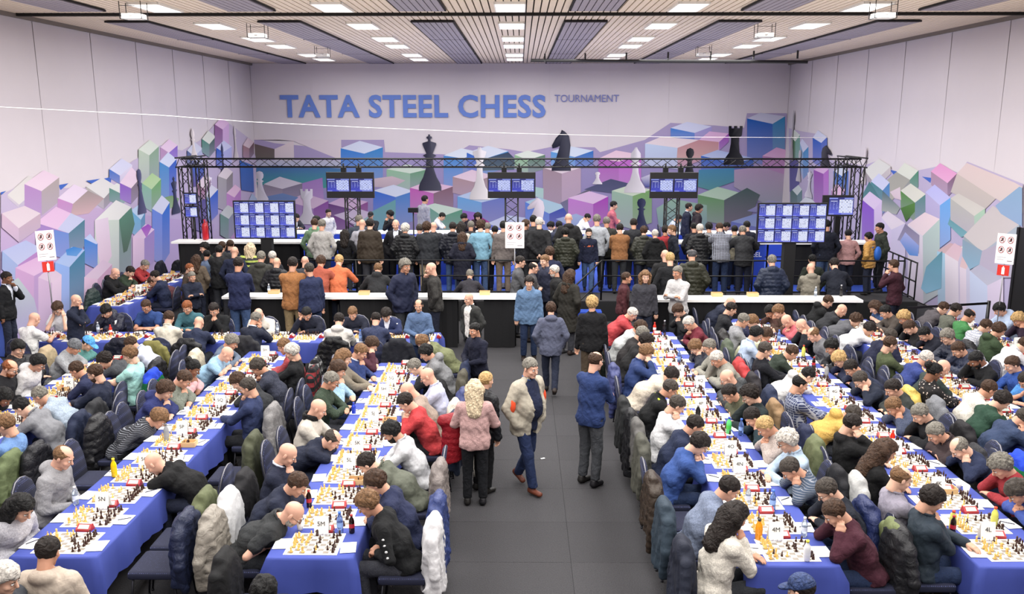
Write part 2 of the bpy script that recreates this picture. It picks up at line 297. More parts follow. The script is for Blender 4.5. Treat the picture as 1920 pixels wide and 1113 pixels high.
(1.762, 10.242, 0, -90.0, True, 12, 'fk', 'sh', 'sw.cfcfd2', '', '', 'dark-haired man in white sweater, by the 4O card', 1.0),
(1.741, 9.684, 0, -90.0, True, 24, 'ff', 'sd', 'sw.1d2743', '', '', 'brown-haired man in dark navy sweater, by the 4O card', 1.0),
(1.678, 9.101, 0, -90.0, True, 24, 'mm', 'md', 'sw.2a4c8f', 'g', '', 'brown-haired man in bright blue sweater with hands at mouth, by the 4N card', 1.0),
(1.724, 7.909, 0, -90.0, True, 24, 'll', 'sd', 'kn.6a7690', '', '', 'dark-haired man in mottled blue-grey sweater, by the 4M card', 1.0),
(1.756, 7.116, 0, -72.0, True, 12, 'fc', 'wd', 'kn.cec6b8', '', '', 'woman with long dark hair in cream sweater, by the 4M card', 1.0),
(3.346, 16.069, 0, 108.0, True, 24, 'mm', 'mn', 'sw.232427', '', '', 'brown-haired player in charcoal top with hands on face, by the 4S card', 1.0),
(3.371, 14.926, 0, 90.0, True, 24, 'fm', 'sw', 'sw.6c1a2c', 'g', '', 'white-haired man with glasses in maroon sweater, by the 4S card', 1.0),
(3.313, 13.544, 0, 90.0, True, 34, 'kk', 'ml', 'pu.1b2030', '', '', 'fair-haired child in dark jacket, by the 4R card', 1.0),
(3.198, 13.069, 0, 90.0, True, 12, 'ff', 'sg', 'kn.8e8c80', 'g', '', 'grey-haired man with glasses on head in beige sweater, by the 4R card', 1.0),
(3.347, 12.594, 0, 90.0, True, 24, 'fb', 'sw', 'ja.8a887c', '', '', 'white-haired man in grey-beige jacket, by the 4R card', 1.0),
(3.271, 11.618, 0, 90.0, True, 24, 'ff', 'b-', 'pu.23292e', 'g', '', 'bald man with glasses in black padded jacket, by the 4P card', 1.0),
(3.293, 11.143, 0, 90.0, True, 34, 'ff', 'sd', 'sw.4a4c36', 'g', '', 'dark-haired man with glasses in olive shirt, by the 4P card', 1.0),
(3.203, 10.668, 0, 90.0, True, 12, 'fk', 'cd', 'sw.1f2a2c', 'g', '', 'curly dark-haired man in dark teal top, by the 4P card', 1.0),
(3.353, 10.193, 0, 90.0, True, 34, 'kk', 'sd', 'sw.1c3038', '', '', 'dark-haired man in dark teal sweater with face in hands, by the 4O card', 1.0),
(3.257, 9.655, 0, 90.0, True, 24, 'mm', 'sy', 'kn.a99a92', '', '', 'blond man in beige-pink sweater, by the 4O card', 1.0),
(3.189, 9.041, 0, 90.0, True, 12, 'ff', 'cw', 'sh.9db4ca', 'g', '', 'white-haired man in pale blue shirt, by the 4N card', 1.0),
(3.323, 8.566, 0, 90.0, True, 34, 'kk', 'sh', 'st.3c4c62', '', '', 'grey-haired man in striped blue shirt with hand on head, by the 4N card', 1.0),
(3.363, 7.868, 0, 90.0, True, 24, 'fk', 'sh', 'sw.1a1f2b', 'g', '', 'grey-haired man with glasses in dark navy sweater, by the 4M card', 1.0),
(3.264, 7.39, 0, 90.0, True, 24, 'kk', 'sn', 'sw.451a2a', '', '', 'brown-haired player in dark maroon sweater, by the 4M card', 1.0),
(3.825, 17.002, 0, -90.0, True, 34, 'ff', 'b-', 'sw.20263a', '', '', 'bald player in navy jacket at the back left of the row', 1.0),
(3.788, 15.834, 0, -90.0, True, 12, 'ff', 'sd', 'sw.222328', '', '', 'brown-haired player half hidden behind the grey shirt, by the 4E card', 1.0),
(3.778, 14.884, 0, -90.0, True, 12, 'ff', 'sg', 'kn.87888c', '', '', 'grey-haired man in light grey shirt and dark waistcoat, by the 4E card', 1.0),
(3.83, 15.359, 0, -90.0, True, 34, 'ff', 'ml', 'pu.23294a', '', '', 'fair-haired player in navy padded jacket, by the 4E card', 1.0),
(3.741, 13.903, 0, -90.0, True, 12, 'ff', 'mk', 'sh.a9bcd9', '', '', 'black-haired man in light blue shirt, by the 4E card', 1.0),
(3.803, 14.378, 0, -90.0, True, 34, 'fk', 'mn', 'sh.c0c09a', '', '', 'brown-haired player in pale yellow shirt, by the 4E card', 1.0),
(3.738, 12.744, 0, -90.0, True, 0, 'ff', 'sh', 'sw.15171f', '', '', 'close-cropped grey-haired man in black sweater, by the 4G card', 1.0),
(3.892, 13.219, 0, -90.0, True, 34, 'ff', 'sn', 'sw.29352b', '', '', 'brown-haired man in dark green sweater, by the 4E card', 1.0),
(3.757, 12.269, 0, -90.0, True, 44, 'ff', 'sk', 'ho.c9c7c5', 'g', '', 'black-haired man with glasses in white hoodie, by the 4G card', 1.0),
(3.721, 11.014, 0, -90.0, True, 0, 'ff', 'rk', 'pl.2b365e', '', '', 'dark balding man in blue plaid shirt, by the 4G card', 1.0),
(3.766, 10.538, 0, -90.0, True, 44, 'ff', 'sh', 'ho.c79a22', '', '', 'grey-brown-haired man in mustard yellow hoodie, by the 4H card', 1.0),
(3.827, 9.464, 0, -90.0, True, 0, 'fb', 'sd', 'ho.151517', '', '', 'dark-haired man in black hoodie with hand on head, by the 4H card', 1.0),
(3.755, 8.761, 0, -90.0, True, 12, 'ff', 'wn', 'sw.141416', '', '', 'woman with long brown hair in black sweater, by the 4K card', 1.0),
(3.732, 7.941, 0, -90.0, True, 0, 'ff', 'rl', 'sh.8a8494', '', '', 'sandy balding man in grey-lilac shirt, by the 4L card', 1.0),
(3.816, 7.466, 0, -90.0, True, 0, 'fm', 'md', 'sh.26333f', '', '', 'dark-haired young man in slate blue shirt, by the 4L card', 1.0),
(5.275, 16.378, 0, 108.0, True, 34, 'kk', 'sk', 'sw.4a2f28', '', '', 'dark-haired player in brown sweater with face in hands, by the 4E card', 1.0),
(5.254, 15.903, 0, 90.0, True, 24, 'ff', 'ml', 'sw.4a3328', '', '', 'fair-haired player in dark brown top, by the 4E card', 1.0),
(5.373, 15.428, 0, 90.0, True, 34, 'fm', 'b-', 'ja.c0505c', 'g', '', 'bald man with glasses in coral red jacket, by the 4E card', 1.0),
(5.332, 14.782, 0, 90.0, True, 24, 'kk', 'b-', 'sw.1b1e26', '', '', 'bald man in black top with face in hands, by the 4E card', 1.0),
(5.321, 14.129, 0, 90.0, True, 24, 'll', 'rl', 'sw.6c6d72', '', '', 'balding man in grey T-shirt sitting upright, by the 4E card', 1.0),
(5.347, 13.331, 0, 90.0, True, 24, 'ff', 'mk', 'sw.1c1c22', '', '', 'black-haired player behind the blond player, by the 4E card', 1.0),
(5.403, 12.856, 0, 90.0, True, 34, 'fk', 'my', 'sw.1d2440', 'g', '', 'blond player with glasses in dark navy top, by the 4E card', 1.0),
(5.408, 12.381, 0, 90.0, True, 34, 'fk', 'sd', 'sw.29314a', 'g', '', 'dark-haired player with glasses beside the navy fleece, by the 4G card', 1.0),
(5.314, 11.777, 0, 90.0, True, 34, 'kk', 'sh', 'sw.1f2638', 'g', '', 'grey-haired man with glasses in dark navy fleece, by the 4G card', 1.0),
(5.401, 11.157, 0, 90.0, True, 24, 'ff', 'sd', 'sw.2d3230', '', '', 'dark-haired man with receding hair in dark grey top, by the 4G card', 1.0),
(5.29, 10.615, 0, 90.0, True, 34, 'kk', 'sl', 'kn.3c4660', '', '', 'light-brown-haired man in grey-blue sweater hiding his face, by the 4H card', 1.0),
(5.308, 10.138, 0, 90.0, True, 24, 'fk', 'sg', 'sw.1a1b20', '', '', 'grey balding man in black jacket with hand on chin, by the 4H card', 1.0),
(5.381, 9.663, 0, 90.0, True, 34, 'ff', 'sg', 'sh.35272a', '', '', 'grey-haired man in dark brown shirt, by the 4H card', 1.0),
(5.423, 9.188, 0, 90.0, True, 34, 'kk', 'rg', 'sw.202a48', '', '', 'grey balding man in navy sweater with hand over face, by the 4H card', 1.0),
(5.403, 8.495, 0, 90.0, True, 24, 'fk', 'cg', 'sw.9c1c28', '', '', 'grey-haired person in red top at right edge, by the 4K card', 1.0),
(5.415, 8.02, 0, 90.0, True, 34, 'mm', 'mh', 'sh.2f4a9a', '', '', 'dark-haired man in bright blue shirt with fists at chin, by the 4K card', 1.0),
(5.824, 16.813, 0, -90.0, True, 24, 'ff', 'sn', 'ho.151618', '', '', 'brown-haired player in black hoodie near the white counter', 1.0),
(5.83, 16.338, 0, -90.0, True, 34, 'ff', 'b-', 'sw.2a2b2f', '', '', 'bald player in dark charcoal sweater', 1.0),
(5.842, 15.863, 0, -90.0, True, 44, 'ff', 'cn', 'sw.55565c', '', '', 'curly brown-haired player in grey sweater', 1.0),
(5.822, 15.168, 0, -90.0, True, 44, 'ff', 'md', 'sh.d4d4d8', '', '', 'dark-haired player in white shirt bent low', 1.0),
(5.88, 13.995, 0, -90.0, True, 24, 'fb', 'sh', 'sw.1a1e38', '', '', 'dark grey-haired man in dark navy sweater', 1.0),
(5.802, 13.1, 0, -90.0, True, 0, 'ff', 'sn', 'sw.465030', '', '', 'brown-haired man in olive green sweater', 1.0),
(5.843, 12.625, 0, -90.0, True, 24, 'ff', 'sw', 'sw.2b3c7e', '', '', 'white-haired man in royal blue sweater', 1.0),
(5.872, 12.15, 0, -90.0, True, 24, 'ff', 'b-', 'sw.2f3b38', '', '', 'bald man in dark grey-green sweater', 1.0),
(5.789, 11.6, 0, -90.0, True, 0, 'ff', 'uk', 'fl.1c1a1c', 'm', '', 'person with black curly bun in black floral top', 1.0),
(5.991, 11.124, 0, -90.0, True, 24, 'ff', 'sn', 'kn.c7c0b4', '', '', 'brown-haired man in cream sweater', 1.0),
(5.91, 10.649, 0, -90.0, True, 24, 'fm', 'md', 'sw.1f4030', '', '', 'dark-haired man in bottle green sweater', 1.0),
(5.826, 10.175, 0, -90.0, True, 34, 'fk', 'sh', 'sw.2c3c5c', '', '', 'grey-brown-haired man in slate blue sweater at right edge', 1.0),
(7.471, 16.625, 0, 90.0, True, 34, 'ff', 'wn', 'ts.35527e', '', '', 'long brown-haired player in blue T-shirt', 1.0),
(7.276, 15.898, 0, 90.0, True, 24, 'ff', 'sk', 'sw.4c443e', '', '', 'black-haired player in grey-brown top', 1.0),
(7.42, 15.422, 0, 90.0, True, 24, 'kk', 'cy', 'sw.1d1d1f', '', '', 'blond curly-haired player in black top with hand on mouth', 1.0),
(7.415, 14.947, 0, 90.0, True, 34, 'fb', 'sn', 'sw.19191c', '', '', 'brown-haired player in black sweater with head lowered', 1.0),
(7.465, 14.473, 0, 90.0, True, 34, 'fk', 'sk', 'sw.171a28', '', '', 'black-haired player in midnight navy sweater', 1.0),
(7.264, 13.763, 0, 90.0, True, 12, 'ff', 'mg', 'pu.1f2538', 'g', '', 'silver-haired man with glasses in navy jacket', 1.0),
(7.298, 13.184, 0, 90.0, True, 24, 'fk', 'sn', 'pu.232c44', '', '', 'reddish-brown-haired man in navy jacket with chin on hand', 1.0),
(7.275, 12.593, 0, 90.0, True, 24, 'fb', 'sk', 'sw.16171a', 'bcm', '', 'black-bearded man in black sweater over white collar', 1.0),
(7.409, 12.118, 0, 90.0, True, 12, 'ff', 'sn', 'sw.1f4a9a', '', '', 'brown-haired man in bright royal blue top', 1.0),
(7.402, 11.643, 0, 108.0, True, 24, 'fm', 'sd', 'ts.2f80cc', 'g', '', 'man with glasses in bright sky blue T-shirt', 1.0),
(7.898, 16.539, 0, -90.0, True, 34, 'ff', 'sn', 'kn.4e494e', '', '', 'brown-haired man in dark mauve-grey sweater, by the 2M card', 1.0),
(7.994, 15.786, 0, -90.0, True, 12, 'ff', 'sd', 'kn.55584c', '', '', 'dark-haired man in olive-grey sweater, by the 2M card', 1.0),
(8.008, 15.31, 0, -90.0, True, 12, 'ff', 'rd', 'sw.2f7a3a', '', '', 'dark-haired man in bright green sweater, by the 2L card', 1.0),
(7.867, 14.732, 0, -90.0, True, 24, 'ff', 'sn', 'pl.bdbcc0', 'g', '', 'man with glasses in white patterned shirt, by the 2L card', 1.0),
(7.942, 14.219, 0, -90.0, True, 12, 'ff', 'mn', 'ho.32452a', '', '', 'brown-haired player in forest green hoodie, by the 2L card', 1.0),
(7.885, 13.744, 0, -90.0, True, 34, 'ff', 'sn', 'sh.d6d6da', '', '', 'short-haired player in white shirt at right edge, by the 2L card', 1.0),
(9.553, 16.127, 0, 90.0, True, 24, 'ff', 'mk', 'ho.a3b6d4', '', '', 'black-haired player in pale blue hoodie near the right wall, by the 2M card', 1.0),
(9.436, 15.275, 0, 90.0, True, 24, 'kk', 'cy', 'sw.2c1c30', '', '', 'blond curly-haired player with both hands over face at right edge, by the 2L card', 1.0),
(-7.679, 20.756, 0, 135, False, 4, 'pp', 'ck', 'sw.2c352c', '', '', 'dark curly-haired man in dark green top in front of the far left counter', 0.989),
(-10.315, 16.7, 0, -90, False, 4, 'cs', 'sd', 'su.15161a', 'm', '', 'man in black suit and tie with hand on cheek by left door', 0.981),
(-8.16, 15.188, 0, -90, False, 4, 'xc', 'b-', 'sw.1c2338', '', '', 'bald man standing in navy sweater with hand to face', 0.9),
(-7.557, 19.627, 0, 0, False, 4, 'pp', 'wn', 'ja.5a4c3c', '', '', 'long brown-haired person in brown jacket left of counter', 0.91),
(-7.534, 20.226, 0, 0, False, 4, 'pp', 'sk', 'sh.5c7090', '', '', 'dark-haired person in denim blue top in the left crowd', 0.922),
(-7.117, 19.902, 0, 0, False, 4, 'cp', 'sk', 'ja.1c1d20', '', '', 'dark-haired man in black jacket in the left crowd', 1.015),
(-7.376, 20.873, 0, 0, False, 4, 'pp', 'sn', 'ja.26282c', '', '', 'brown-haired man behind the black jacket in the left crowd', 0.99),
(-7.309, 21.269, 0, 0, False, 4, 'pp', 'sn', 'sw.23273a', '', '', 'brown-haired man at back of left crowd in navy', 0.98),
(-6.681, 19.691, 0, 0, False, 4, 'pp', 'b-', 'sw.1f2640', '', '', 'bald man in navy top partly behind a navy sweater', 1.02),
(-5.707, 16.99, 0, 0, False, 4, 'xx', 'sd', 'sw.1f274c', '', 'b6a', 'dark-haired man in navy sweater and pale jeans at counter end', 1.12),
(-7.531, 19.0, 0, -90, False, 4, 'pp', 'so', 'sw.3c3028', 'b', '', 'bearded brown-haired man leaning beside the left tables', 0.86),
(-7.046, 17.949, 0, -135, False, 4, 'xx', 'sg', 'sw.1e2438', '', '', 'grey-haired man in navy sweater with folded arms', 0.864),
(-6.387, 19.961, 0, 0, False, 4, 'ss', 'wy', 'hv.b5c832', '', '', 'blond person in hi-vis yellow and black jacket', 1.041),
(-5.713, 18.549, 0, 0, False, 4, 'pp', 'sg', 'co.34342f', '', '', 'grey-haired person in long dark grey coat', 1.054),
(-5.689, 19.321, 0, 0, False, 4, 'pp', 'sw', 'sw.202228', '', '', 'white-haired person behind the black hooded coat', 0.987),
(-5.329, 18.387, 0, 0, False, 4, 'pp', 'b-', 'pu.191a1f', '', '', 'person in black padded hooded coat leaning over counter', 0.991),
(-4.604, 16.99, 0, 0, False, 4, 'xx', 'sd', 'kn.9a5f1e', '', 'a28', 'dark-haired man in mustard sweater and khaki trousers', 1.12),
(-4.791, 18.721, 0, 0, False, 4, 'pp', 'b-', 'sw.3a3c44', '', '', 'bald man behind the mustard sweater', 0.98),
(-4.207, 16.948, 0, 45, False, 4, 'ss', 'sh', 'sw.232c4e', '', '', 'grey-brown-haired man in navy sweater beside the mustard sweater', 1.06),
(-4.319, 18.017, 0, 0, False, 18, 'gg', 'mn', 'sw.a0452a', '', '', 'brown-haired person in rust red sweater at counter', 1.062),
(-3.962, 18.198, 0, 0, False, 18, 'gg', 'sy', 'sw.cf5f1e', '', '', 'blond person in bright orange sweater at counter', 1.059),
(-4.769, 20.416, 0.51, 0, False, 4, 'pp', 'sg', 'kn.9b9894', '', '', 'grey-haired man in pale grey sweater at railing', 1.045),
(-5.093, 21.02, 0.51, 0, False, 4, 'pp', 'sn', 'sw.5c7a5c', '', '', 'man in dusty green top behind pale grey sweater', 1.016),
(-5.19, 21.442, 0.51, -45, False, 4, 'pp', 'sk', 'sw.58a07c', '', '', 'person in mint green top by stage', 1.028),
(-4.286, 20.73, 0.51, 0, False, 4, 'pp', 'wd', 'sw.141418', '', '', 'woman with long dark hair in black at railing', 0.879),
(-3.895, 20.919, 0.51, 0, False, 4, 'pp', 'b-', 'pl.a8a0a4', '', '', 'bald man in checked shirt at railing', 1.016),
(-4.065, 21.416, 0.51, 0, False, 4, 'pp', 'sg', 'sw.3a4250', '', '', 'grey-haired man behind checked shirt', 1.045),
(-3.592, 20.25, 0.51, 0, False, 8, 'ss', 'sd', 'ja.32281c', '', '', 'broad man in dark brown jacket gripping railing', 1.068),
(-3.029, 20.835, 0.51, 180, False, 4, 'pp', 'b-', 'su.1a1a20', '', '', 'bald man in black suit facing the camera on platform', 1.027),
(-2.756, 20.368, 0.51, 0, False, 4, 'pp', 'cw', 'pu.18191c', '', '', 'white-haired person in black jacket at railing', 0.987),
(-2.451, 20.722, 0.51, 0, False, 4, 'pp', 'sh', 'sh.6a70b8', '', '', 'person in violet-blue shirt at railing', 0.96),
(-2.243, 20.376, 0.51, 0, False, 4, 'ss', 'cn', 'ja.23262c', '', 'a9a', 'brown-haired man in dark jacket and beige trousers', 1.01),
(-2.136, 20.966, 0.51, 0, False, 4, 'pp', 'b-', 'ja.2a2c34', '', '', 'bald man in dark jacket beside violet-blue shirt', 0.974),
(-1.623, 20.484, 0.51, 0, False, 4, 'pp', 'sd', 'pu.191c28', '', 'b6a', 'dark-haired man in dark navy puffer and jeans', 1.003),
(-1.458, 21.088, 0.51, 0, False, 4, 'pp', 'wd', 'sw.c8bcae', '', '', 'long dark-haired woman in cream top', 0.965),
(-1.372, 20.179, 0.51, 0, False, 4, 'pp', 'wn', 'co.181a2c', '', '', 'brown-haired person in long navy coat at railing', 0.886),
(-1.238, 21.423, 0.51, 0, False, 4, 'pp', 'sg', 'sw.35363a', '', '', 'grey-haired man at back of central crowd', 0.957),
(-0.949, 20.417, 0.51, 0, False, 4, 'pp', 'cn', 'sw.6a9fb8', '', 'b6a', 'curly brown-haired man in light blue sweater', 1.031),
(-0.817, 21.325, 0.51, 0, False, 4, 'pp', 'sg', 'sw.60656c', '', '', 'grey-haired person beside light blue sweater', 0.94),
(-0.618, 20.926, 0.51, 0, False, 4, 'pp', 'sk', 'ja.4a3a30', '', '', 'person in brown jacket beside the poster', 0.922),
(-0.395, 20.317, 0.51, 0, False, 4, 'ss', 'sk', 'sw.6c6360', '', '968', 'dark-haired man in taupe sweater beside the poster', 1.032),
(0.085, 20.663, 0.51, -45, False, 4, 'pp', 'sn', 'ja.24242a', '', '', 'brown-haired man in dark coat right of the poster', 1.032),
(0.462, 20.393, 0.51, 0, False, 4, 'hh', 'sw', 'ja.15161a', '', 'b6a', 'white-haired man in black jacket with hands behind back', 1.073),
(0.335, 21.316, 0.51, 0, False, 4, 'pp', 'sk', 'sw.2e3038', '', '', 'dark-haired man behind black jacket', 1.047),
(1.203, 21.079, 0.51, 0, False, 4, 'pp', 'b-', 'co.1c1c1e', '', '', 'bald man in dark coat on platform', 1.089),
(0.983, 21.423, 0.51, 0, False, 4, 'pp', 'sk', 'sw.3a3f58', '', '', 'dark-haired person in slate top on platform', 0.958),
(1.093, 20.425, 0.51, 0, False, 4, 'pp', 'mk', 'pu.2b2d20', '', '', 'black-haired person in olive green puffer', 0.931),
(1.677, 20.801, 0.51, 180, False, 4, 'ss', 'sd', 'te.1b2038', 'b', 'b6a', 'walking bearded man in navy top with orange lettering', 0.905),
(1.895, 20.985, 0.51, 0, False, 4, 'pp', 'sg', 'sw.9aa0a8', '', '', 'grey-haired man in light grey sweater on platform', 1.08),
(2.167, 21.318, 0.51, 0, False, 4, 'pp', 'sg', 'ja.2e2d28', '', '', 'grey-haired man in dark jacket on platform', 1.024),
(2.434, 20.722, 0.51, 0, False, 4, 'xx', 'sd', 'kn.8a5620', '', '', 'brown-haired man in mustard brown cardigan', 0.972),
(2.822, 21.119, 0.51, 0, False, 4, 'pp', 'sd', 'ja.22242a', '', '', 'dark-haired man in navy jacket holding paper', 1.014),
(3.023, 20.741, 0.51, 0, False, 4, 'pp', 'mn', 'pu.34352c', '', '', 'brown-haired person in dark olive parka', 0.931),
(3.247, 20.411, 0.51, 0, False, 4, 'pp', 'sw', 'ho.131416', '', '', 'white-haired man in black hooded jacket at railing', 0.91),
(3.582, 20.971, 0.51, 0, False, 4, 'pp', 'md', 'sw.a81c28', '', '', 'person in bright red top on platform', 0.921),
(3.747, 20.655, 0.51, 90, False, 4, 'pp', 'sl', 'sw.1a1e2c', '', '', 'fair-haired man in dark jacket facing left on platform', 0.96),
(4.365, 21.344, 0.51, 0, False, 4, 'pp', 'sk', 'sw.20222a', '', '', 'dark-haired person in front of the man in suit', 0.942),
(4.341, 20.521, 0.51, 0, False, 4, 'pp', 'sw', 'pu.17181b', '', '', 'white-haired man in black padded jacket at railing', 0.98),
(4.757, 21.425, 0.51, 0, False, 4, 'pp', 'mk', 'sw.8e8f94', '', '', 'dark-haired person in pale grey behind the plaid shirt', 0.936),
(4.815, 20.314, 0.51, 0, False, 18, 'gg', 'rn', 'pl.3a3536', '', '', 'balding man in dark plaid shirt at railing', 1.035),
(5.355, 21.235, 0.51, 0, False, 4, 'pp', 'sk', 'sw.85806c', '', '', 'dark-haired person in beige jacket on platform', 0.91),
(5.345, 20.225, 0.51, 0, False, 18, 'gg', 'sg', 'ja.26272b', '', '', 'grey-haired man in dark grey jacket leaning on railing', 0.995),
(5.706, 21.423, 0.51, 0, False, 4, 'pp', 'sk', 'sw.1b1d2e', '', '', 'person in dark top beside right video wall', 0.961),
(-3.064, 17.93, 0, 0, False, 18, 'gg', 'sl', 'ho.28292c', '', '', 'light-brown-haired boy in dark jacket with white fur hood', 0.979),
(-2.383, 17.142, 0, -135, False, 4, 'pp', 'cg', 'ja.1e2440', '', '', 'grey curly-haired man in navy jacket beside the counter', 1.094),
(-1.718, 17.08, 0, 90, False, 4, 'pc', 'b-', 'kn.2c2a28', '', '', 'bald man in black and white speckled shirt', 1.062),
(-1.081, 17.952, 0, 0, False, 18, 'gg', 'sg', 'sw.2e2c33', '', '', 'short grey-haired person in charcoal sweater behind counter', 0.899),
(-0.888, 15.448, 0, 135, False, 4, 'pp', 'b-', 'op.2c2d2c.d0ccc8', '', '', 'bald young man in dark grey cardigan over white T-shirt', 0.9),
(-1.792, 14.862, 0, 180, False, 4, 'ww', 'rd', 'sw.4f6a92', '', '', 'dark-haired balding man in mid-blue sweater', 0.9),
(-0.655, 13.048, 0, 135, False, 4, 'ww', 'sk', 'sw.171a2e', '', '', 'dark-haired young man in navy turtleneck', 0.9),
(-0.068, 18.4, 0, -90, False, 4, 'xx', 'sd', 'sw.55565a', 'g', '', 'dark-haired man with glasses in grey sweater', 1.017),
(0.219, 17.988, 0, -90, False, 4, 'xs', 'rd', 'sw.4f4d50', 'g', '', 'balding man in grey sweater with elbow out', 0.982),
(0.593, 18.371, 0, 135, False, 4, 'pp', 'sl', 'ja.2a2e44', '', '', 'fair-haired man in navy jacket with black T-shirt', 1.041),
(0.793, 17.6, 0, 90, False, 4, 'pp', 'sw', 'ja.17181a', 'gb', '', 'white-bearded man with glasses in black jacket', 0.981),
(0.969, 16.944, 0, -45, False, 4, 'pp', 'wn', 'co.26241e', '', '', 'long dark-haired person in long olive-black coat', 0.986),
(0.18, 16.478, 0, 180, False, 4, 'ss', 'md', 'ho.56789f', '', '', 'boy in light blue hoodie and black trousers', 0.968),
(0.672, 18.913, 0, 0, False, 4, 'pp', 'mn', 'sw.1e2440', '', '', 'brown-haired person behind the fair-haired man', 1.083),
(0.536, 14.326, 0, 0, False, 4, 'pp', 'mn', 'ho.555a72', '', '', 'brown-haired man in grey-blue hoodie walking away', 0.92),
(1.233, 14.22, 0, 0, False, 4, 'ss', 'cy', 'sw.17171a', '', '544', 'fair curly-haired man in black sweater seen from behind', 0.992),
(2.118, 17.3, 0, -90, False, 4, 'ss', 'sn', 'sh.4e1f26', '', '', 'brown-haired man in maroon top holding a drink', 0.927),
(2.508, 16.929, 0, 180, False, 4, 'ss', 'wl', 'sw.3c3c44', '', '', 'long fair-haired youth in charcoal sweater', 0.991),
(3.22, 18.714, 0, 0, False, 4, 'pp', 'b-', 'ja.131315', '', '', 'bald man in black jacket beyond right counter', 1.068),
(3.223, 18.113, 0, 0, False, 4, 'pp', 'sy', 'sw.17181c', '', '', 'close-cropped fair man in black top beyond right counter', 1.083),
(3.729, 18.311, 0, 0, False, 4, 'pp', 'Fg', 'pu.2b2c1e', '', '', 'man in grey flat cap and olive puffer jacket', 1.107),
(3.202, 16.909, 0, 135, False, 4, 'xx', 'sg', 'sw.bdbcbc', '', '', 'grey-haired man in white sweater with arms folded', 1.045),
(5.438, 18.216, 0, 0, False, 4, 'pp', 'sg', 'pu.1d2840', '', '', 'grey-haired man in navy quilted jacket beyond right counter', 1.047),
(7.376, 20.517, 0.51, 0, False, 4, 'pp', 'sk', 'sw.171b2b', '', 'b6a', 'dark-haired man in black sweater right of video wall', 1.038),
(7.957, 20.628, 0.51, 0, False, 4, 'pp', 'sk', 'sw.b08080', '', '', 'dark-haired man in pink sweater at railing', 0.896),
(8.479, 20.596, 0.51, 45, False, 4, 'pp', 'mk', 'pu.c08a1e', '', '', 'child in yellow jacket with blue backpack', 0.86),
(8.889, 20.955, 0.51, 90, False, 4, 'pp', 'sk', 'ho.2b322a', '', '', 'dark-haired man in dark green hoodie by the wall', 0.972),
(6.654, 19.223, 0, 0, False, 4, 'pp', 'sk', 'sw.232a22', '', '', 'dark-haired person behind the beige hoodie', 0.963),
(6.254, 18.123, 0, 0, False, 4, 'xx', 'b-', 'ho.7e7869', '', '', 'bald man in beige hoodie beyond right counter', 0.958),
(6.749, 17.909, 0, 0, False, 18, 'gg', 'sd', 'sw.191d2a', '', '', 'dark-haired man in navy sweater leaning on counter', 1.055),
(7.988, 17.942, 0, 45, False, 4, 'cp', 'sn', 'sw.3f1a28', '', '', 'man in maroon sweater with hand on chin', 1.016),
(-0.551, 9.946, 0, 0, False, 4, 'oo', 'wy', 'kn.b98e8a', '', '', 'woman with long blonde wavy hair in pink sweater', 0.9),
(-0.472, 10.319, 0, -45, False, 4, 'ss', 'py', 'pu.17191f', '', '212', 'woman with blonde ponytail in black puffer coat', 0.9),
(0.081, 10.407, 0, -135, False, 4, 'pp', 'sg', 'op.a89f8c.1a2036', '', '26', 'large man in beige and orange jacket over navy polo', 1.003),
(0.919, 10.542, 0, -45, False, 4, 'xx', 'rn', 'sw.1f3568', 'g', '555', 'balding man with glasses in dark blue shirt', 1.016),
(5.0, 25.76, 0.51, -90, False, 4, 'ss', 'sd', 'su.1b2138', 'c', '', 'man in navy suit on stage', 0.986),
(5.24, 25.44, 0.51, -90, False, 4, 'pp', 'cd', 'co.2a2028', '', '', 'curly-haired person in dark maroon coat on stage', 0.977),
(2.71, 25.5, 0.51, -90, False, 4, 'xx', 'sk', 'sw.c05a6c', '', '', 'dark-haired man in pink shirt on stage', 1.03),
(-3.032, 26.751, 0.51, -45, False, 4, 'ss', 'sk', 'pl.8f8a94', '', '', 'slim dark-haired person in patterned top on stage', 1.06),
(-5.73, 25.351, 0.51, -135, False, 4, 'pp', 'sd', 'sh.c8c8cc', '', '', 'dark-haired man in white shirt on left stage', 0.902),
(-4.273, 24.473, 0.51, 180, False, 4, 'cc', 'ak', 'sw.23252c', '', '', 'person in black cap on stage', 0.916),
(-3.647, 24.4, 0.51, 90, False, 4, 'cc', 'mk', 'sw.1c1c24', '', '', 'photographer in black holding a camera on stage', 0.935),
(-2.858, 27.587, 0.5, -90, True, 24, 'ff', 'sk', 'sh.d5d9e2', '', '', 'player in white shirt at the stage table', 1.0),
(-1.549, 27.528, 0.5, 135, True, 24, 'ff', 'mk', 'sw.2a2430', '', '', 'dark-haired player in dark top at the stage table', 1.0),
(-1.362, 27.939, 0.5, 180, True, 24, 'ff', 'wd', 'sw.3a2430', '', '', 'long dark-haired arbiter behind the stage table', 1.0),
(1.808, 27.324, 0.5, -90, True, 24, 'fk', 'sk', 'sh.d5d9e2', '', '', 'player in white shirt with hand on face at stage table', 1.0),
(4.67, 27.049, 0.5, -90, True, 24, 'fk', 'sd', 'sh.aab4cc', '', '', 'player in pale shirt at right stage table', 1.0),
(1.252, 25.073, 0.5, 90, True, 24, 'ff', 'mk', 'sw.3c3f50', '', '', 'dark-haired seated person in slate top by stage', 1.0),
(5.701, 24.993, 0.5, -90, True, 24, 'ff', 'sk', 'sw.1f2234', '', '', 'dark-haired player at the right stage table', 1.0),
(-7.386, 27.478, 0.5, -135, True, 24, 'ff', 'sk', 'su.1d2030', '', '', 'dark-haired player in suit at the left stage table', 1.0),
]
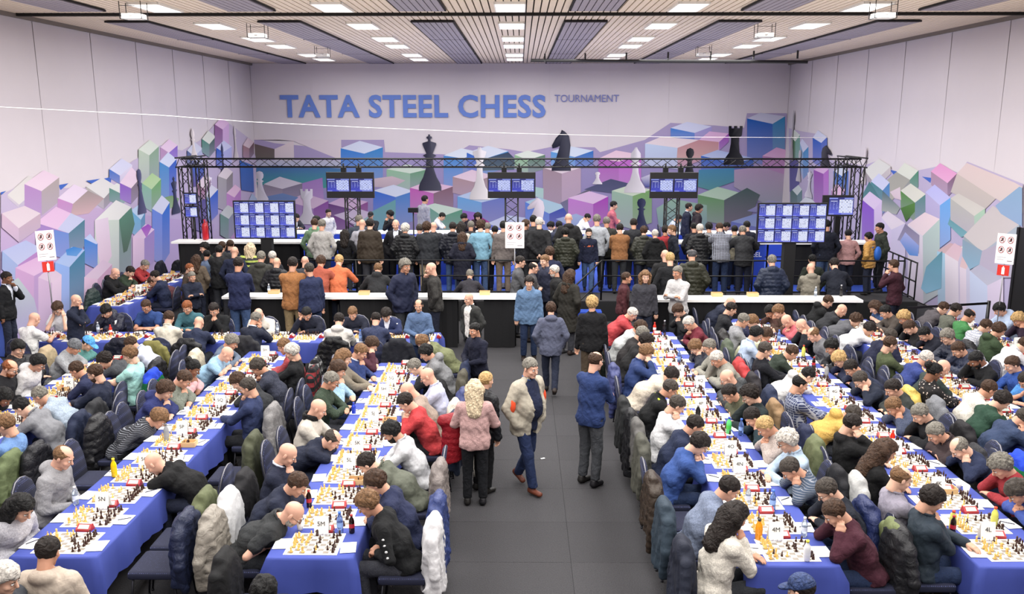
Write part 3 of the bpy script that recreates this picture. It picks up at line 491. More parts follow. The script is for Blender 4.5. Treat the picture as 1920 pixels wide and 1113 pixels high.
CHAIRS=[
(-8.792, 14.681, 0, 0, 'navy padded chair under the bald man in white T-shirt with grey print on the back'),
(-8.773, 15.983, 0, 180, 'navy padded chair under the brown-haired player in white T-shirt with both hands on cheeks'),
(-7.878, 16.168, 0, 180, 'navy padded chair under the black-haired player in dark padded jacket resting cheek on fist'),
(-7.174, 16.188, 0, 180, 'navy padded chair under the player in blue V-neck T-shirt with folded bare forearms'),
(-6.335, 14.788, 0, 0, 'navy padded chair under the brown-haired player in cream shirt seen from'),
(-6.349, 16.1, 0, 180, 'navy padded chair under the ginger-haired player in teal sweater'),
(-5.742, 14.503, 0, 0, 'navy padded chair under the bald player in navy jacket seen from'),
(-5.775, 15.918, 0, 180, 'navy padded chair under the dark-haired player in black sweater with hands at mouth'),
(-4.816, 14.718, 0, 0, 'navy padded chair under the grey-haired player in navy suit jacket leaning far'),
(-4.878, 15.877, 0, 180, 'navy padded chair under the bald player in cream shirt facing the camera'),
(-4.003, 15.975, 0, 180, 'navy padded chair under the black-haired player in navy sweater with hand on forehead'),
(-3.227, 14.649, 0, 0, 'navy padded chair under the dark-haired player in off-white hoodie seen from'),
(-3.15, 16.028, 0, 180, 'navy padded chair under the light-brown-haired player in dark navy sweater facing the camera'),
(-2.583, 14.739, 0, 0, 'navy padded chair under the balding player in mottled navy sweater seen from'),
(-2.497, 15.899, 0, 180, 'navy padded chair under the young brown-haired player in blue suit jacket'),
(-9.651, 19.574, 0, -90, 'navy padded chair under the bald player in black hoodie leaning over the small left table'),
(-9.693, 20.138, 0, -90, 'navy padded chair under the player in dark green top with hand over nose'),
(-9.731, 21.06, 0, -90, 'navy padded chair under the grey-haired player in bright red sweater'),
(-8.101, 19.665, 0, 90, 'navy padded chair under the player in maroon shirt hunched over the small left table'),
(-8.141, 19.19, 0, 90, 'navy padded chair under the dark-haired player in navy sweater behind the maroon shirt'),
(-5.052, 11.48, 0, -90, 'navy padded chair under the brown-haired player in grey-green hoodie with hand at mouth'),
(-5.132, 12.032, 0, -90, 'navy padded chair under the woman with dark tied-back hair in pink top'),
(-5.082, 13.055, 0, -90, 'navy padded chair under the bald man in light blue T-shirt'),
(-5.059, 13.53, 0, -90, 'navy padded chair under the grey-haired player in grey-blue top behind the light blue T-shirt'),
(-5.108, 10.972, 0, -90, 'navy padded chair under the curly-haired boy in navy hoodie'),
(-5.122, 10.327, 0, -90, 'navy padded chair under the player in black sweater with thin grey stripes'),
(-5.047, 8.499, 0, -90, 'navy padded chair under the balding man in grey zip hoodie sitting upright'),
(-4.994, 7.522, 0, -90, 'navy padded chair under the woman with long black curly hair in pale grey top'),
(-3.513, 12.096, 0, 90, 'navy padded chair under the dark curly-haired player in patterned navy sweater'),
(-3.444, 12.571, 0, 90, 'navy padded chair under the grey-haired player in black sweater beside the red plaid coat'),
(-3.515, 13.046, 0, 90, 'navy padded chair under the player in red sweater behind the black sweater'),
(-3.558, 11.621, 0, 90, 'navy padded chair under the ginger-brown-haired player hidden behind the navy sweater'),
(-3.564, 10.81, 0, 90, 'navy padded chair under the grey-brown-haired man in navy sweater with chin on hand'),
(-3.523, 8.878, 0, 90, 'navy padded chair under the bald man in black long-sleeved top bent over the board'),
(-2.739, 13.392, 0, -90, 'navy padded chair under the brown-haired player in maroon shirt with hand on temple'),
(-2.663, 12.724, 0, -90, 'navy padded chair under the sandy-haired man in blue jacket over pale shirt'),
(-2.64, 12.249, 0, -90, 'navy padded chair under the player with long light-brown hair behind the light blue top'),
(-2.806, 11.774, 0, -90, 'navy padded chair under the brown-haired boy in light blue sweater with raised hand'),
(-2.791, 11.228, 0, -90, 'navy padded chair under the grey-haired man in dark green fleece'),
(-2.703, 10.079, 0, -90, 'navy padded chair under the bald old man in cream coat with black scarf'),
(-2.755, 9.603, 0, -90, 'navy padded chair under the balding man in dark navy sweater leaning forward'),
(-2.692, 8.604, 0, -90, 'navy padded chair under the bald man in navy sweater with pale blue collar'),
(-2.705, 8.129, 0, -90, 'navy padded chair under the short brown-haired man in navy top beside the beard'),
(-2.711, 7.654, 0, -90, 'navy padded chair under the bald bearded man in dark grey polo shirt'),
(-1.132, 14.143, 0, 90, 'navy padded chair under the light-brown-haired player in olive sweater at far end'),
(-1.123, 12.914, 0, 90, 'navy padded chair under the black-haired player in grey hoodie'),
(-1.135, 12.362, 0, 90, 'navy padded chair under the grey-haired man with glasses in black top'),
(-1.08, 11.457, 0, 90, 'navy padded chair under the bald man with glasses in pale lilac shirt'),
(-1.158, 10.982, 0, 90, 'navy padded chair under the bald man in beige-brown sweater'),
(-1.126, 10.507, 0, 90, 'navy padded chair under the dark-haired man in bright red sweater'),
(-1.153, 9.437, 0, 90, 'navy padded chair under the dark-bearded man in white and black top'),
(-1.161, 8.885, 0, 90, 'navy padded chair under the dark-haired man in olive-grey shirt'),
(-1.1, 8.018, 0, 90, 'navy padded chair under the brown-haired player in navy sweater behind the black top'),
(-1.097, 7.543, 0, 90, 'navy padded chair under the young man in black long-sleeved top with white sleeve print'),
(-7.8, 12.757, 0, -90, 'navy padded chair under the black-haired player in black jacket at the far left'),
(-7.555, 12.282, 0, -90, 'navy padded chair under the black-haired young man in pale grey hoodie'),
(-7.571, 11.312, 0, -90, 'navy padded chair under the girl with long black hair in black top with white stripes'),
(-7.545, 11.787, 0, -90, 'navy padded chair under the ginger balding bearded man in black top'),
(-7.493, 13.232, 0, -90, 'navy padded chair under the man in grey knitted beanie and grey top'),
(-7.618, 13.707, 0, -90, 'navy padded chair under the person in blue and white baseball cap and teal patterned hoodie'),
(-5.997, 13.659, 0, 90, 'navy padded chair under the brown-haired player in pale blue checked shirt'),
(-5.844, 12.395, 0, 90, 'navy padded chair under the player in mint green T-shirt'),
(-6.021, 12.973, 0, 90, 'navy padded chair under the curly-haired man in dark grey tweed jacket'),
(-6.105, 11.919, 0, 90, 'navy padded chair under the brown-haired player in navy sweater near the 5K card'),
(-5.894, 11.424, 0, 90, 'navy padded chair under the bearded brown-haired man in dark navy sweater'),
(-6.011, 10.949, 0, 90, 'navy padded chair under the grey-haired man in pale grey-blue sweater'),
(-5.984, 10.474, 0, 90, 'navy padded chair under the black-haired man in grey shirt with clasped hands'),
(-5.925, 9.355, 0, 90, 'navy padded chair under the sandy-haired man in light blue sweater at left edge'),
(-3.86, 6.37, 0, 0, 'navy padded chair under the dark-haired person in cream hooded coat at the table end'),
(-4.003, 5.984, 0, -90, 'navy padded chair under the white-haired old man at the lower left corner'),
(-1.909, 5.768, 0, 0, 'navy padded chair under the dark head of hair at the bottom edge left'),
(2.147, 5.859, 0, 45, 'navy padded chair under the person in navy baseball cap at the bottom edge'),
(1.705, 15.962, 0, -90, 'navy padded chair under the white-haired man in red white and navy jacket'),
(1.705, 14.851, 0, -90, 'navy padded chair under the curly brown-haired player in pale top'),
(1.735, 14.107, 0, -90, 'navy padded chair under the greying player in dark brown top'),
(1.732, 13.633, 0, -90, 'navy padded chair under the dark curly-haired player in black top'),
(1.731, 12.721, 0, -90, 'navy padded chair under the man with glasses in blue denim jacket'),
(1.722, 12.246, 0, -90, 'navy padded chair under the dark-haired man in cream sweater bent low'),
(1.692, 11.106, 0, -90, 'navy padded chair under the shaven man with glasses in black top with neon detail'),
(1.762, 10.242, 0, -90, 'navy padded chair under the dark-haired man in white sweater'),
(1.741, 9.684, 0, -90, 'navy padded chair under the brown-haired man in dark navy sweater'),
(1.678, 9.101, 0, -90, 'navy padded chair under the brown-haired man in bright blue sweater with hands at mouth'),
(1.724, 7.909, 0, -90, 'navy padded chair under the dark-haired man in mottled blue-grey sweater'),
(1.756, 7.116, 0, -90, 'navy padded chair under the woman with long dark hair in cream sweater'),
(3.346, 16.069, 0, 90, 'navy padded chair under the brown-haired player in charcoal top with hands on face'),
(3.371, 14.926, 0, 90, 'navy padded chair under the white-haired man with glasses in maroon sweater'),
(3.313, 13.544, 0, 90, 'navy padded chair under the fair-haired child in dark jacket'),
(3.198, 13.069, 0, 90, 'navy padded chair under the grey-haired man with glasses on head in beige sweater'),
(3.347, 12.594, 0, 90, 'navy padded chair under the white-haired man in grey-beige jacket'),
(3.271, 11.618, 0, 90, 'navy padded chair under the bald man with glasses in black padded jacket'),
(3.293, 11.143, 0, 90, 'navy padded chair under the dark-haired man with glasses in olive shirt'),
(3.203, 10.668, 0, 90, 'navy padded chair under the curly dark-haired man in dark teal top'),
(3.353, 10.193, 0, 90, 'navy padded chair under the dark-haired man in dark teal sweater with face in hands'),
(3.257, 9.655, 0, 90, 'navy padded chair under the blond man in beige-pink sweater'),
(3.189, 9.041, 0, 90, 'navy padded chair under the white-haired man in pale blue shirt'),
(3.323, 8.566, 0, 90, 'navy padded chair under the grey-haired man in striped blue shirt with hand on head'),
(3.363, 7.868, 0, 90, 'navy padded chair under the grey-haired man with glasses in dark navy sweater'),
(3.264, 7.39, 0, 90, 'navy padded chair under the brown-haired player in dark maroon sweater'),
(3.825, 17.002, 0, -90, 'navy padded chair under the bald player in navy jacket at the back left'),
(3.788, 15.834, 0, -90, 'navy padded chair under the brown-haired player half hidden behind the grey shirt'),
(3.778, 14.884, 0, -90, 'navy padded chair under the grey-haired man in light grey shirt and dark waistcoat'),
(3.83, 15.359, 0, -90, 'navy padded chair under the fair-haired player in navy padded jacket'),
(3.741, 13.903, 0, -90, 'navy padded chair under the black-haired man in light blue shirt'),
(3.803, 14.378, 0, -90, 'navy padded chair under the brown-haired player in pale yellow shirt'),
(3.738, 12.744, 0, -90, 'navy padded chair under the close-cropped grey-haired man in black sweater'),
(3.892, 13.219, 0, -90, 'navy padded chair under the brown-haired man in dark green sweater'),
(3.757, 12.269, 0, -90, 'navy padded chair under the black-haired man with glasses in white hoodie'),
(3.721, 11.014, 0, -90, 'navy padded chair under the dark balding man in blue plaid shirt'),
(3.766, 10.538, 0, -90, 'navy padded chair under the grey-brown-haired man in mustard yellow hoodie'),
(3.827, 9.464, 0, -90, 'navy padded chair under the dark-haired man in black hoodie with hand on head'),
(3.755, 8.761, 0, -90, 'navy padded chair under the woman with long brown hair in black sweater'),
(3.732, 7.941, 0, -90, 'navy padded chair under the sandy balding man in grey-lilac shirt'),
(3.816, 7.466, 0, -90, 'navy padded chair under the dark-haired young man in slate blue shirt'),
(5.275, 16.378, 0, 90, 'navy padded chair under the dark-haired player in brown sweater with face in hands'),
(5.254, 15.903, 0, 90, 'navy padded chair under the fair-haired player in dark brown top'),
(5.373, 15.428, 0, 90, 'navy padded chair under the bald man with glasses in coral red jacket'),
(5.332, 14.782, 0, 90, 'navy padded chair under the bald man in black top with face in hands'),
(5.321, 14.129, 0, 90, 'navy padded chair under the balding man in grey T-shirt sitting upright'),
(5.347, 13.331, 0, 90, 'navy padded chair under the black-haired player behind the blond player'),
(5.403, 12.856, 0, 90, 'navy padded chair under the blond player with glasses in dark navy top'),
(5.408, 12.381, 0, 90, 'navy padded chair under the dark-haired player with glasses beside the navy fleece'),
(5.314, 11.777, 0, 90, 'navy padded chair under the grey-haired man with glasses in dark navy fleece'),
(5.401, 11.157, 0, 90, 'navy padded chair under the dark-haired man with receding hair in dark grey top'),
(5.29, 10.615, 0, 90, 'navy padded chair under the light-brown-haired man in grey-blue sweater hiding his face'),
(5.308, 10.138, 0, 90, 'navy padded chair under the grey balding man in black jacket with hand on chin'),
(5.381, 9.663, 0, 90, 'navy padded chair under the grey-haired man in dark brown shirt'),
(5.423, 9.188, 0, 90, 'navy padded chair under the grey balding man in navy sweater with hand over face'),
(5.403, 8.495, 0, 90, 'navy padded chair under the grey-haired person in red top at right edge'),
(5.415, 8.02, 0, 90, 'navy padded chair under the dark-haired man in bright blue shirt with fists at chin'),
(5.824, 16.813, 0, -90, 'navy padded chair under the brown-haired player in black hoodie near the white counter'),
(5.83, 16.338, 0, -90, 'navy padded chair under the bald player in dark charcoal sweater'),
(5.842, 15.863, 0, -90, 'navy padded chair under the curly brown-haired player in grey sweater'),
(5.822, 15.168, 0, -90, 'navy padded chair under the dark-haired player in white shirt bent low'),
(5.88, 13.995, 0, -90, 'navy padded chair under the dark grey-haired man in dark navy sweater'),
(5.802, 13.1, 0, -90, 'navy padded chair under the brown-haired man in olive green sweater'),
(5.843, 12.625, 0, -90, 'navy padded chair under the white-haired man in royal blue sweater'),
(5.872, 12.15, 0, -90, 'navy padded chair under the bald man in dark grey-green sweater'),
(5.789, 11.6, 0, -90, 'navy padded chair under the person with black curly bun in black floral top'),
(5.991, 11.124, 0, -90, 'navy padded chair under the brown-haired man in cream sweater'),
(5.91, 10.649, 0, -90, 'navy padded chair under the dark-haired man in bottle green sweater'),
(5.826, 10.175, 0, -90, 'navy padded chair under the grey-brown-haired man in slate blue sweater at right edge'),
(7.471, 16.625, 0, 90, 'navy padded chair under the long brown-haired player in blue T-shirt'),
(7.276, 15.898, 0, 90, 'navy padded chair under the black-haired player in grey-brown top'),
(7.42, 15.422, 0, 90, 'navy padded chair under the blond curly-haired player in black top with hand on mouth'),
(7.415, 14.947, 0, 90, 'navy padded chair under the brown-haired player in black sweater with head lowered'),
(7.465, 14.473, 0, 90, 'navy padded chair under the black-haired player in midnight navy sweater'),
(7.264, 13.763, 0, 90, 'navy padded chair under the silver-haired man with glasses in navy jacket'),
(7.298, 13.184, 0, 90, 'navy padded chair under the reddish-brown-haired man in navy jacket with chin on hand'),
(7.275, 12.593, 0, 90, 'navy padded chair under the black-bearded man in black sweater over white collar'),
(7.409, 12.118, 0, 90, 'navy padded chair under the brown-haired man in bright royal blue top'),
(7.402, 11.643, 0, 90, 'navy padded chair under the man with glasses in bright sky blue T-shirt'),
(7.898, 16.539, 0, -90, 'navy padded chair under the brown-haired man in dark mauve-grey sweater'),
(7.994, 15.786, 0, -90, 'navy padded chair under the dark-haired man in olive-grey sweater'),
(8.008, 15.31, 0, -90, 'navy padded chair under the dark-haired man in bright green sweater'),
(7.867, 14.732, 0, -90, 'navy padded chair under the man with glasses in white patterned shirt'),
(7.942, 14.219, 0, -90, 'navy padded chair under the brown-haired player in forest green hoodie'),
(7.885, 13.744, 0, -90, 'navy padded chair under the short-haired player in white shirt at right edge'),
(9.553, 16.127, 0, 90, 'navy padded chair under the black-haired player in pale blue hoodie near the right wall'),
(9.436, 15.275, 0, 90, 'navy padded chair under the blond curly-haired player with both hands over face at right edge'),
(-2.858, 27.587, 0.5, -90, 'navy padded chair under the player in white shirt at the stage table'),
(-1.549, 27.528, 0.5, 135, 'navy padded chair under the dark-haired player in dark top at the stage table'),
(-1.362, 27.939, 0.5, 180, 'navy padded chair under the long dark-haired arbiter behind the stage table'),
(1.808, 27.324, 0.5, -90, 'navy padded chair under the player in white shirt with hand on face at stage table'),
(4.67, 27.049, 0.5, -90, 'navy padded chair under the player in pale shirt at right stage table'),
(1.252, 25.073, 0.5, 90, 'navy padded chair under the dark-haired seated person in slate top by stage'),
(5.701, 24.993, 0.5, -90, 'navy padded chair under the dark-haired player at the right stage table'),
(-7.386, 27.478, 0.5, -135, 'navy padded chair under the dark-haired player in suit at the left stage table'),
(-3.5, 7.62, 0, 90, 'empty navy chair with dotted seat right of the 5N table, nearest empty one'),
(-3.5, 8.12, 0, 90, 'empty navy chair with dotted seat right of the 5N table, second nearest empty one'),
(-3.5, 9.75, 0, 90, 'empty navy chair with dotted seat right of the 5N table, third nearest empty one'),
(1.7, 8.55, 0, -90, 'empty navy chair with dotted seat left of the 4M table, only empty one'),
(-5.1, 10.6, 0, -90, 'empty navy chair with dotted seat left of the 5N table, upper empty one'),
(-5.1, 9.6, 0, -90, 'empty navy chair with dotted seat left of the 5N table, lower empty one'),
(5.8, 9.4, 0, -90, 'empty navy chair with dotted seat left of the third right-hand table, outer empty one'),
(-6.0, 14.0, 0, 90, 'empty navy chair with dotted seat right of the far-left table, inner empty one'),
(-2.313, 6.843, 0, -90, 'navy padded chair under the black coat hung on the frontmost chair left'),
(-2.105, 14.575, 0, 0, 'navy padded chair under the dark coat hung on a chair near the cross'),
(-6.277, 14.357, 0, 0, 'navy padded chair under the mustard olive coat hung behind the cream shirt'),
(-6.914, 14.53, 0, 0, 'navy padded chair under the dark navy padded coat hung on a cross table'),
(-6.079, 9.116, 0, 90, 'navy padded chair under the olive green coat at the left edge'),
(-9.276, 18.636, 0, -90, 'navy padded chair under the dark green long coat hung on a chair by'),
(-9.491, 22.573, 0, 90, 'navy padded chair under the black coat hung on a far left chair'),
(-9.898, 22.482, 0, 90, 'navy padded chair under the dark coat hung on a far left chair'),
(1.733, 10.588, 0, -90, 'navy padded chair under the black jacket with neon lining hung behind the white'),
(3.291, 14.24, 0, 90, 'navy padded chair under the olive grey coat hung behind the grey-beige jacket'),
(3.814, 10.023, 0, -90, 'navy padded chair under the dark navy coat hung behind the mustard yellow hoodie'),
(5.013, 9.38, 0, 90, 'navy padded chair under the black coat with grey knitted trim'),
]
COATS=[
(-3.5, 8.12, 0, 90, 0, 'sh', '59603c', 'olive green parka hung on the chair behind the bald man in black'),
(-3.5, 7.62, 0, 90, 1, 'pu', '1f2744', 'large navy quilted coat hung on an empty chair by the 5N table'),
(-3.5, 9.75, 0, 90, 0, 'sh', '464a34', 'dark olive jacket hung on the empty chair by the 5P card'),
(-3.564, 10.81, 0, 90, 2, 'kn', '7c7a7a', 'grey coat hung on a chair behind the olive jacket'),
(-2.705, 8.129, 0, -90, 2, 'sh', 'd4d4d6', 'white jacket with round emblem hung beside the bearded man'),
(-2.711, 7.654, 0, -90, 0, 'pu', '8c8478', 'beige-grey quilted coat hung in front of the white jacket'),
(-2.313, 6.843, 0, -90, 1, 'sh', '141416', 'black coat hung on the frontmost chair left of the 5M table'),
(-2.692, 8.604, 0, -90, 1, 'sh', '1b1a1e', 'black coat on the chair of the man with pale blue collar'),
(-1.1, 8.018, 0, 90, 0, 'pu', '2c3c74', 'bright navy coat hung behind the young man in black'),
(-1.097, 7.543, 0, 90, 2, 'sh', 'd2d0d2', 'white jacket draped on the front right chair of the 5M table'),
(-1.161, 8.885, 0, 90, 1, 'pu', '7a706c', 'taupe grey coat hung on a chair near the 5L card'),
(-1.126, 10.507, 0, 90, 0, 'sh', '2c3850', 'slate blue coat hung on a chair near the aisle'),
(-1.158, 10.982, 0, 90, 2, 'kn', 'c8c0b0', 'cream fleece hung on a chair behind the red sweater'),
(-1.08, 11.457, 0, 90, 1, 'pu', '28336a', 'royal navy jacket hung on a chair beside the aisle'),
(-1.135, 12.362, 0, 90, 0, 'sh', '4a4638', 'dark olive coat hung on a chair by the 5H card'),
(-1.123, 12.914, 0, 90, 1, 'sh', '1e2846', 'dark navy jacket hung on the farthest aisle chair of the 5M table'),
(-3.444, 12.571, 0, 90, 0, 'rp', '8a1c24', 'red and black checked coat hung on a chair'),
(-3.515, 13.046, 0, 90, 1, 'rp', 'a0a0a0', 'black and white checked shirt hung behind the red checked coat'),
(-5.742, 14.503, 0, 0, 1, 'pu', '18181b', 'black padded jacket hung behind the bald player in navy'),
(-4.816, 14.718, 0, 0, 2, 'sh', '26262a', 'dark grey coat hung behind the man in navy suit'),
(-5.059, 13.53, 0, -90, 0, 'kn', 'c6b89c', 'cream coat hung on a chair behind the light blue T-shirt'),
(-3.227, 14.649, 0, 0, 1, 'pu', '141416', 'black padded jacket hung behind the off-white hoodie'),
(-2.105, 14.575, 0, 0, 0, 'sh', '1d1f28', 'dark coat hung on a chair near the cross table end'),
(-5.844, 12.395, 0, 90, 2, 'rb', '4a4238', 'brown coat with red white and green striped scarf on a chair'),
(-6.011, 10.949, 0, 90, 0, 'sh', '26272b', 'dark grey leather jacket hung near the bearded man'),
(-6.021, 12.973, 0, 90, 1, 'pu', '1c1c20', 'black jacket hung on a chair at the far-left table'),
(-6.277, 14.357, 0, 0, 2, 'sh', '76702a', 'mustard olive coat hung behind the cream shirt'),
(-6.914, 14.53, 0, 0, 1, 'pu', '1a1c2c', 'dark navy padded coat hung on a cross table chair'),
(-7.618, 13.707, 0, -90, 0, 'sh', 'a8926c', 'tan coat hung behind the grey beanie'),
(-5.984, 10.474, 0, 90, 1, 'sh', '1a2440', 'dark navy coat hung behind the grey-haired man in pale blue'),
(-5.925, 9.355, 0, 90, 0, 'pu', '1c1c22', 'black padded jacket hung behind the light blue sweater'),
(-6.079, 9.116, 0, 90, 2, 'sh', '5c6a40', 'olive green coat at the left edge'),
(-5.122, 10.327, 0, -90, 1, 'pu', '1b1b1f', 'black jacket hung behind the striped black sweater'),
(-9.276, 18.636, 0, -90, 0, 'pu', '1f3230', 'dark green long coat hung on a chair by the 3K table'),
(-9.491, 22.573, 0, 90, 1, 'sh', '15171e', 'black coat hung on a far left chair'),
(-9.898, 22.482, 0, 90, 0, 'sh', '1e2030', 'dark coat hung on a far left chair beside the red sweater'),
(1.705, 14.851, 0, -90, 2, 'sh', '2c342c', 'dark green coat hung behind the white-haired man'),
(1.731, 12.721, 0, -90, 1, 'pu', '3a4276', 'blue and orange jacket hung on an aisle chair of the 4M table'),
(1.692, 11.106, 0, -90, 0, 'sh', '222426', 'dark grey coat hung behind the cream sweater'),
(1.762, 10.242, 0, -90, 1, 'sh', '5a5856', 'grey coat spread over an aisle chair behind the dark blue shirt'),
(1.733, 10.588, 0, -90, 2, 'pu', '18181c', 'black jacket with neon lining hung behind the white sweater'),
(1.741, 9.684, 0, -90, 0, 'sh', '4c4c42', 'olive grey jacket hung behind the dark navy sweater'),
(1.7, 8.55, 0, -90, 1, 'pu', '382c22', 'brown quilted jacket hung behind the bright blue sweater'),
(1.724, 7.909, 0, -90, 0, 'sh', '2a3a48', 'teal navy raincoat hung behind the mottled blue-grey sweater'),
(1.756, 7.116, 0, -90, 2, 'sh', '1d2233', 'dark navy coat hung behind the woman in cream'),
(3.291, 14.24, 0, 90, 0, 'sh', '4c5644', 'olive grey coat hung behind the grey-beige jacket'),
(3.198, 13.069, 0, 90, 1, 'sh', 'b81c20', 'bright red jacket hung on a chair between two rows'),
(3.371, 14.926, 0, 90, 2, 'pu', '242222', 'black padded coat hung behind the maroon sweater'),
(3.738, 12.744, 0, -90, 1, 'sh', 'b81e24', 'red jacket hung behind the dark green sweater'),
(3.757, 12.269, 0, -90, 0, 'sh', '262226', 'dark grey jacket hung beside the red jacket'),
(3.271, 11.618, 0, 90, 2, 'sh', '1f2a48', 'navy coat hung behind the curly dark-haired man in teal'),
(3.721, 11.014, 0, -90, 0, 'sh', '8c6c44', 'tan coat hung behind the blue plaid shirt'),
(3.257, 9.655, 0, 90, 0, 'sh', '5e6640', 'olive green coat hung behind the pale blue shirt'),
(3.814, 10.023, 0, -90, 1, 'sh', '1c2444', 'dark navy coat hung behind the mustard yellow hoodie'),
(3.755, 8.761, 0, -90, 2, 'sh', '16161c', 'black coat hung behind the long brown-haired woman'),
(3.264, 7.39, 0, 90, 1, 'pu', '202024', 'long black coat hung behind the maroon sweater at front'),
(3.732, 7.941, 0, -90, 0, 'pu', '1d2a5a', 'navy quilted jacket hung behind the grey-lilac shirt'),
(3.323, 8.566, 0, 90, 2, 'sh', 'a8a8a6', 'light grey coat hung behind the dark navy sweater'),
(3.816, 7.466, 0, -90, 1, 'sh', '66703f', 'olive green jacket hung behind the slate blue shirt'),
(5.789, 11.6, 0, -90, 0, 'pu', 'c8a820', 'yellow and black jacket hung behind the floral top'),
(5.401, 11.157, 0, 90, 1, 'kn', '707278', 'grey fleece hung behind the light-brown-haired man'),
(5.826, 10.175, 0, -90, 0, 'sh', '1c1a1e', 'black coat hung behind the slate blue sweater'),
(5.013, 9.38, 0, 90, 2, 'kn', '2c2c30', 'black coat with grey knitted trim hung on a chair'),
(7.867, 14.732, 0, -90, 1, 'kn', '5c1824', 'dark red coat hung behind the white patterned shirt'),
(7.942, 14.219, 0, -90, 2, 'pu', '202024', 'black jacket hung on a chair behind the forest green hoodie'),
(5.423, 9.188, 0, 90, 0, 'rb', '2c4c9a', 'multicoloured striped jersey hung on a chair at the right edge'),
]
CABLE_PTS=[(-8.55, 13.5, 4.92),(-8.3, 13.9, 4.9),(-6.53, 15.8, 4.78),(-5.29, 17, 4.66),(-3.14, 18.6, 4.53),(-0.19, 20.3, 4.39),(3.63, 21.6, 4.28),(7.93, 22.4, 4.25)]
CARDS=[(-4.302, 8.18, 0, 0, '5N', '5N table'),(-4.317, 9.24, 0, 0, '5O', '5N table'),(-4.299, 10.3, 0, 0, '5P', '5N table'),(-4.173, 11.36, 0, 0, '5Q', '5N table'),(-4.313, 12.42, 0, 0, '5G', '5N table'),(-4.325, 14.01, 0, 0, '5H', '5N table'),(-1.916, 7.65, 0, 0, '5M', '5M table'),(-1.957, 9.24, 0, 0, '5L', '5M table'),(-1.96, 9.77, 0, 0, '5K', '5M table'),(-1.949, 10.83, 0, 0, '5J', '5M table'),(-1.975, 11.89, 0, 0, '5H', '5M table'),(-1.939, 12.42, 0, 0, '5G', '5M table'),(-6.703, 12.14, 0, 0, '5K', 'far-left table'),(2.447, 7.57, 0, 0, '4M', '4M table'),(2.499, 9.16, 0, 0, '4N', '4M table'),(2.526, 9.69, 0, 0, '4O', '4M table'),(2.497, 11.28, 0, 0, '4P', '4M table'),(2.708, 12.34, 0, 0, '4Q', '4M table'),(2.492, 12.87, 0, 0, '4R', '4M table'),(2.539, 14.46, 0, 0, '4S', '4M table'),(4.469, 7.59, 0, 0, '4L', '4L table'),(4.502, 8.65, 0, 0, '4K', '4L table'),(4.504, 9.71, 0, 0, '4H', '4L table'),(4.53, 11.83, 0, 0, '4G', '4L table'),(4.531, 13.95, 0, 0, '4E', '4L table'),(6.549, 15.98, 0, 0, '4B', 'third right-hand table'),(6.579, 14.92, 0, 0, '4A', 'third right-hand table'),(8.753, 16.27, 0, 0, '2M', '2M table'),(8.773, 14.68, 0, 0, '2L', '2M table'),(-8.865, 19.45, 0, 0, '3K', '3K table'),(-7.702, 15.871, 0, 1.3, '3B', 'cross table')]
BOTTLES=[(-4.567, 8.998, 0.7605, 'yellow', 'yellow bottle with yellow cap at the left edge of the 5N table'),(2.295, 7.595, 0.7605, 'orange', 'orange juice bottle with black cap left of the 4M card'),(-1.632, 7.688, 0.7605, 'coke', 'cola bottle right of the 5M card'),(-1.747, 7.687, 0.7605, 'water', 'pale blue drinks can bottle beside the 5M card'),(-2.184, 8.246, 0.7605, 'coke', 'dark cola bottle beside the bearded man'),(4.598, 10.02, 0.7605, 'red', 'red and white sports bottle on the 4L table'),(2.374, 10.858, 0.7605, 'black', 'black thermos flask beside the 4P card'),(2.636, 13.673, 0.7605, 'water', 'bright blue water bottle beside the 4R card'),(2.682, 10.425, 0.7605, 'green', 'green soda bottle with blue cap near the 4O card'),(2.825, 10.369, 0.7605, 'water', 'water bottle beside the green soda bottle'),(2.61, 8.229, 0.7605, 'water', 'blue water bottle near the 4N card'),(2.748, 7.653, 0.7605, 'clear', 'clear bottle with red label near the 4M card'),(2.623, 7.191, 0.7605, 'white', 'white bottle with yellow cap at the front of the 4M table'),(2.39, 8.352, 0.7605, 'clear', 'clear water bottle left of the 4N card'),(4.78, 12.856, 0.7605, 'steel', 'steel flask beside the peach on the 4L table'),(4.82, 14.085, 0.7605, 'juice', 'yellow juice bottle near the 4E card'),(4.699, 15.084, 0.7605, 'water', 'light blue bottle near the coral red jacket'),(2.547, 15.73, 0.7605, 'red', 'pink-red bottle at the far end of the 4M table'),(2.734, 15.73, 0.7605, 'black', 'dark flask at the far end of the 4M table'),(-2.89, 15.02, 0.7605, 'water', 'turquoise water bottle on the cross table'),(-7.64, 15.44, 0.7605, 'red', 'red and white bottle on the cross table'),(-7.978, 15.65, 0.7605, 'clear', 'clear bottle on the cross table left end'),(-4.577, 15.65, 0.7605, 'clear', 'pair-sized clear bottle on the cross table near the bald man'),(-2.305, 15.613, 0.7605, 'clear', 'clear water bottle near the blue suit jacket'),(-2.27, 11.132, 0.7605, 'blue', 'blue cup-like bottle near the 5J card'),(-4.429, 10.115, 0.7605, 'steel', 'steel flask left of the 5P card'),(4.21, 7.721, 0.7605, 'coke', 'small cola bottle left of the 4L card'),(4.703, 7.893, 0.7605, 'juice', 'yellow-green bottle right of the 4L card'),(4.251, 7.81, 0.7605, 'juice', 'short yellow drink bottle beside the small cola bottle'),(-4.64, 8.286, 0.7605, 'clear', 'clear bottle left of the 5N card'),(4.757, 13.382, 0.7605, 'coke', 'small cola bottle near the peach'),(-5.316, 17.73, 1.101, 'clear', 'clear plastic bottle on the left white counter'),(6.163, 17.53, 1.101, 'clear', 'clear plastic bottle on the right white counter'),(6.69, 17.53, 1.101, 'black', 'dark bottle at the right end of the white counter')]
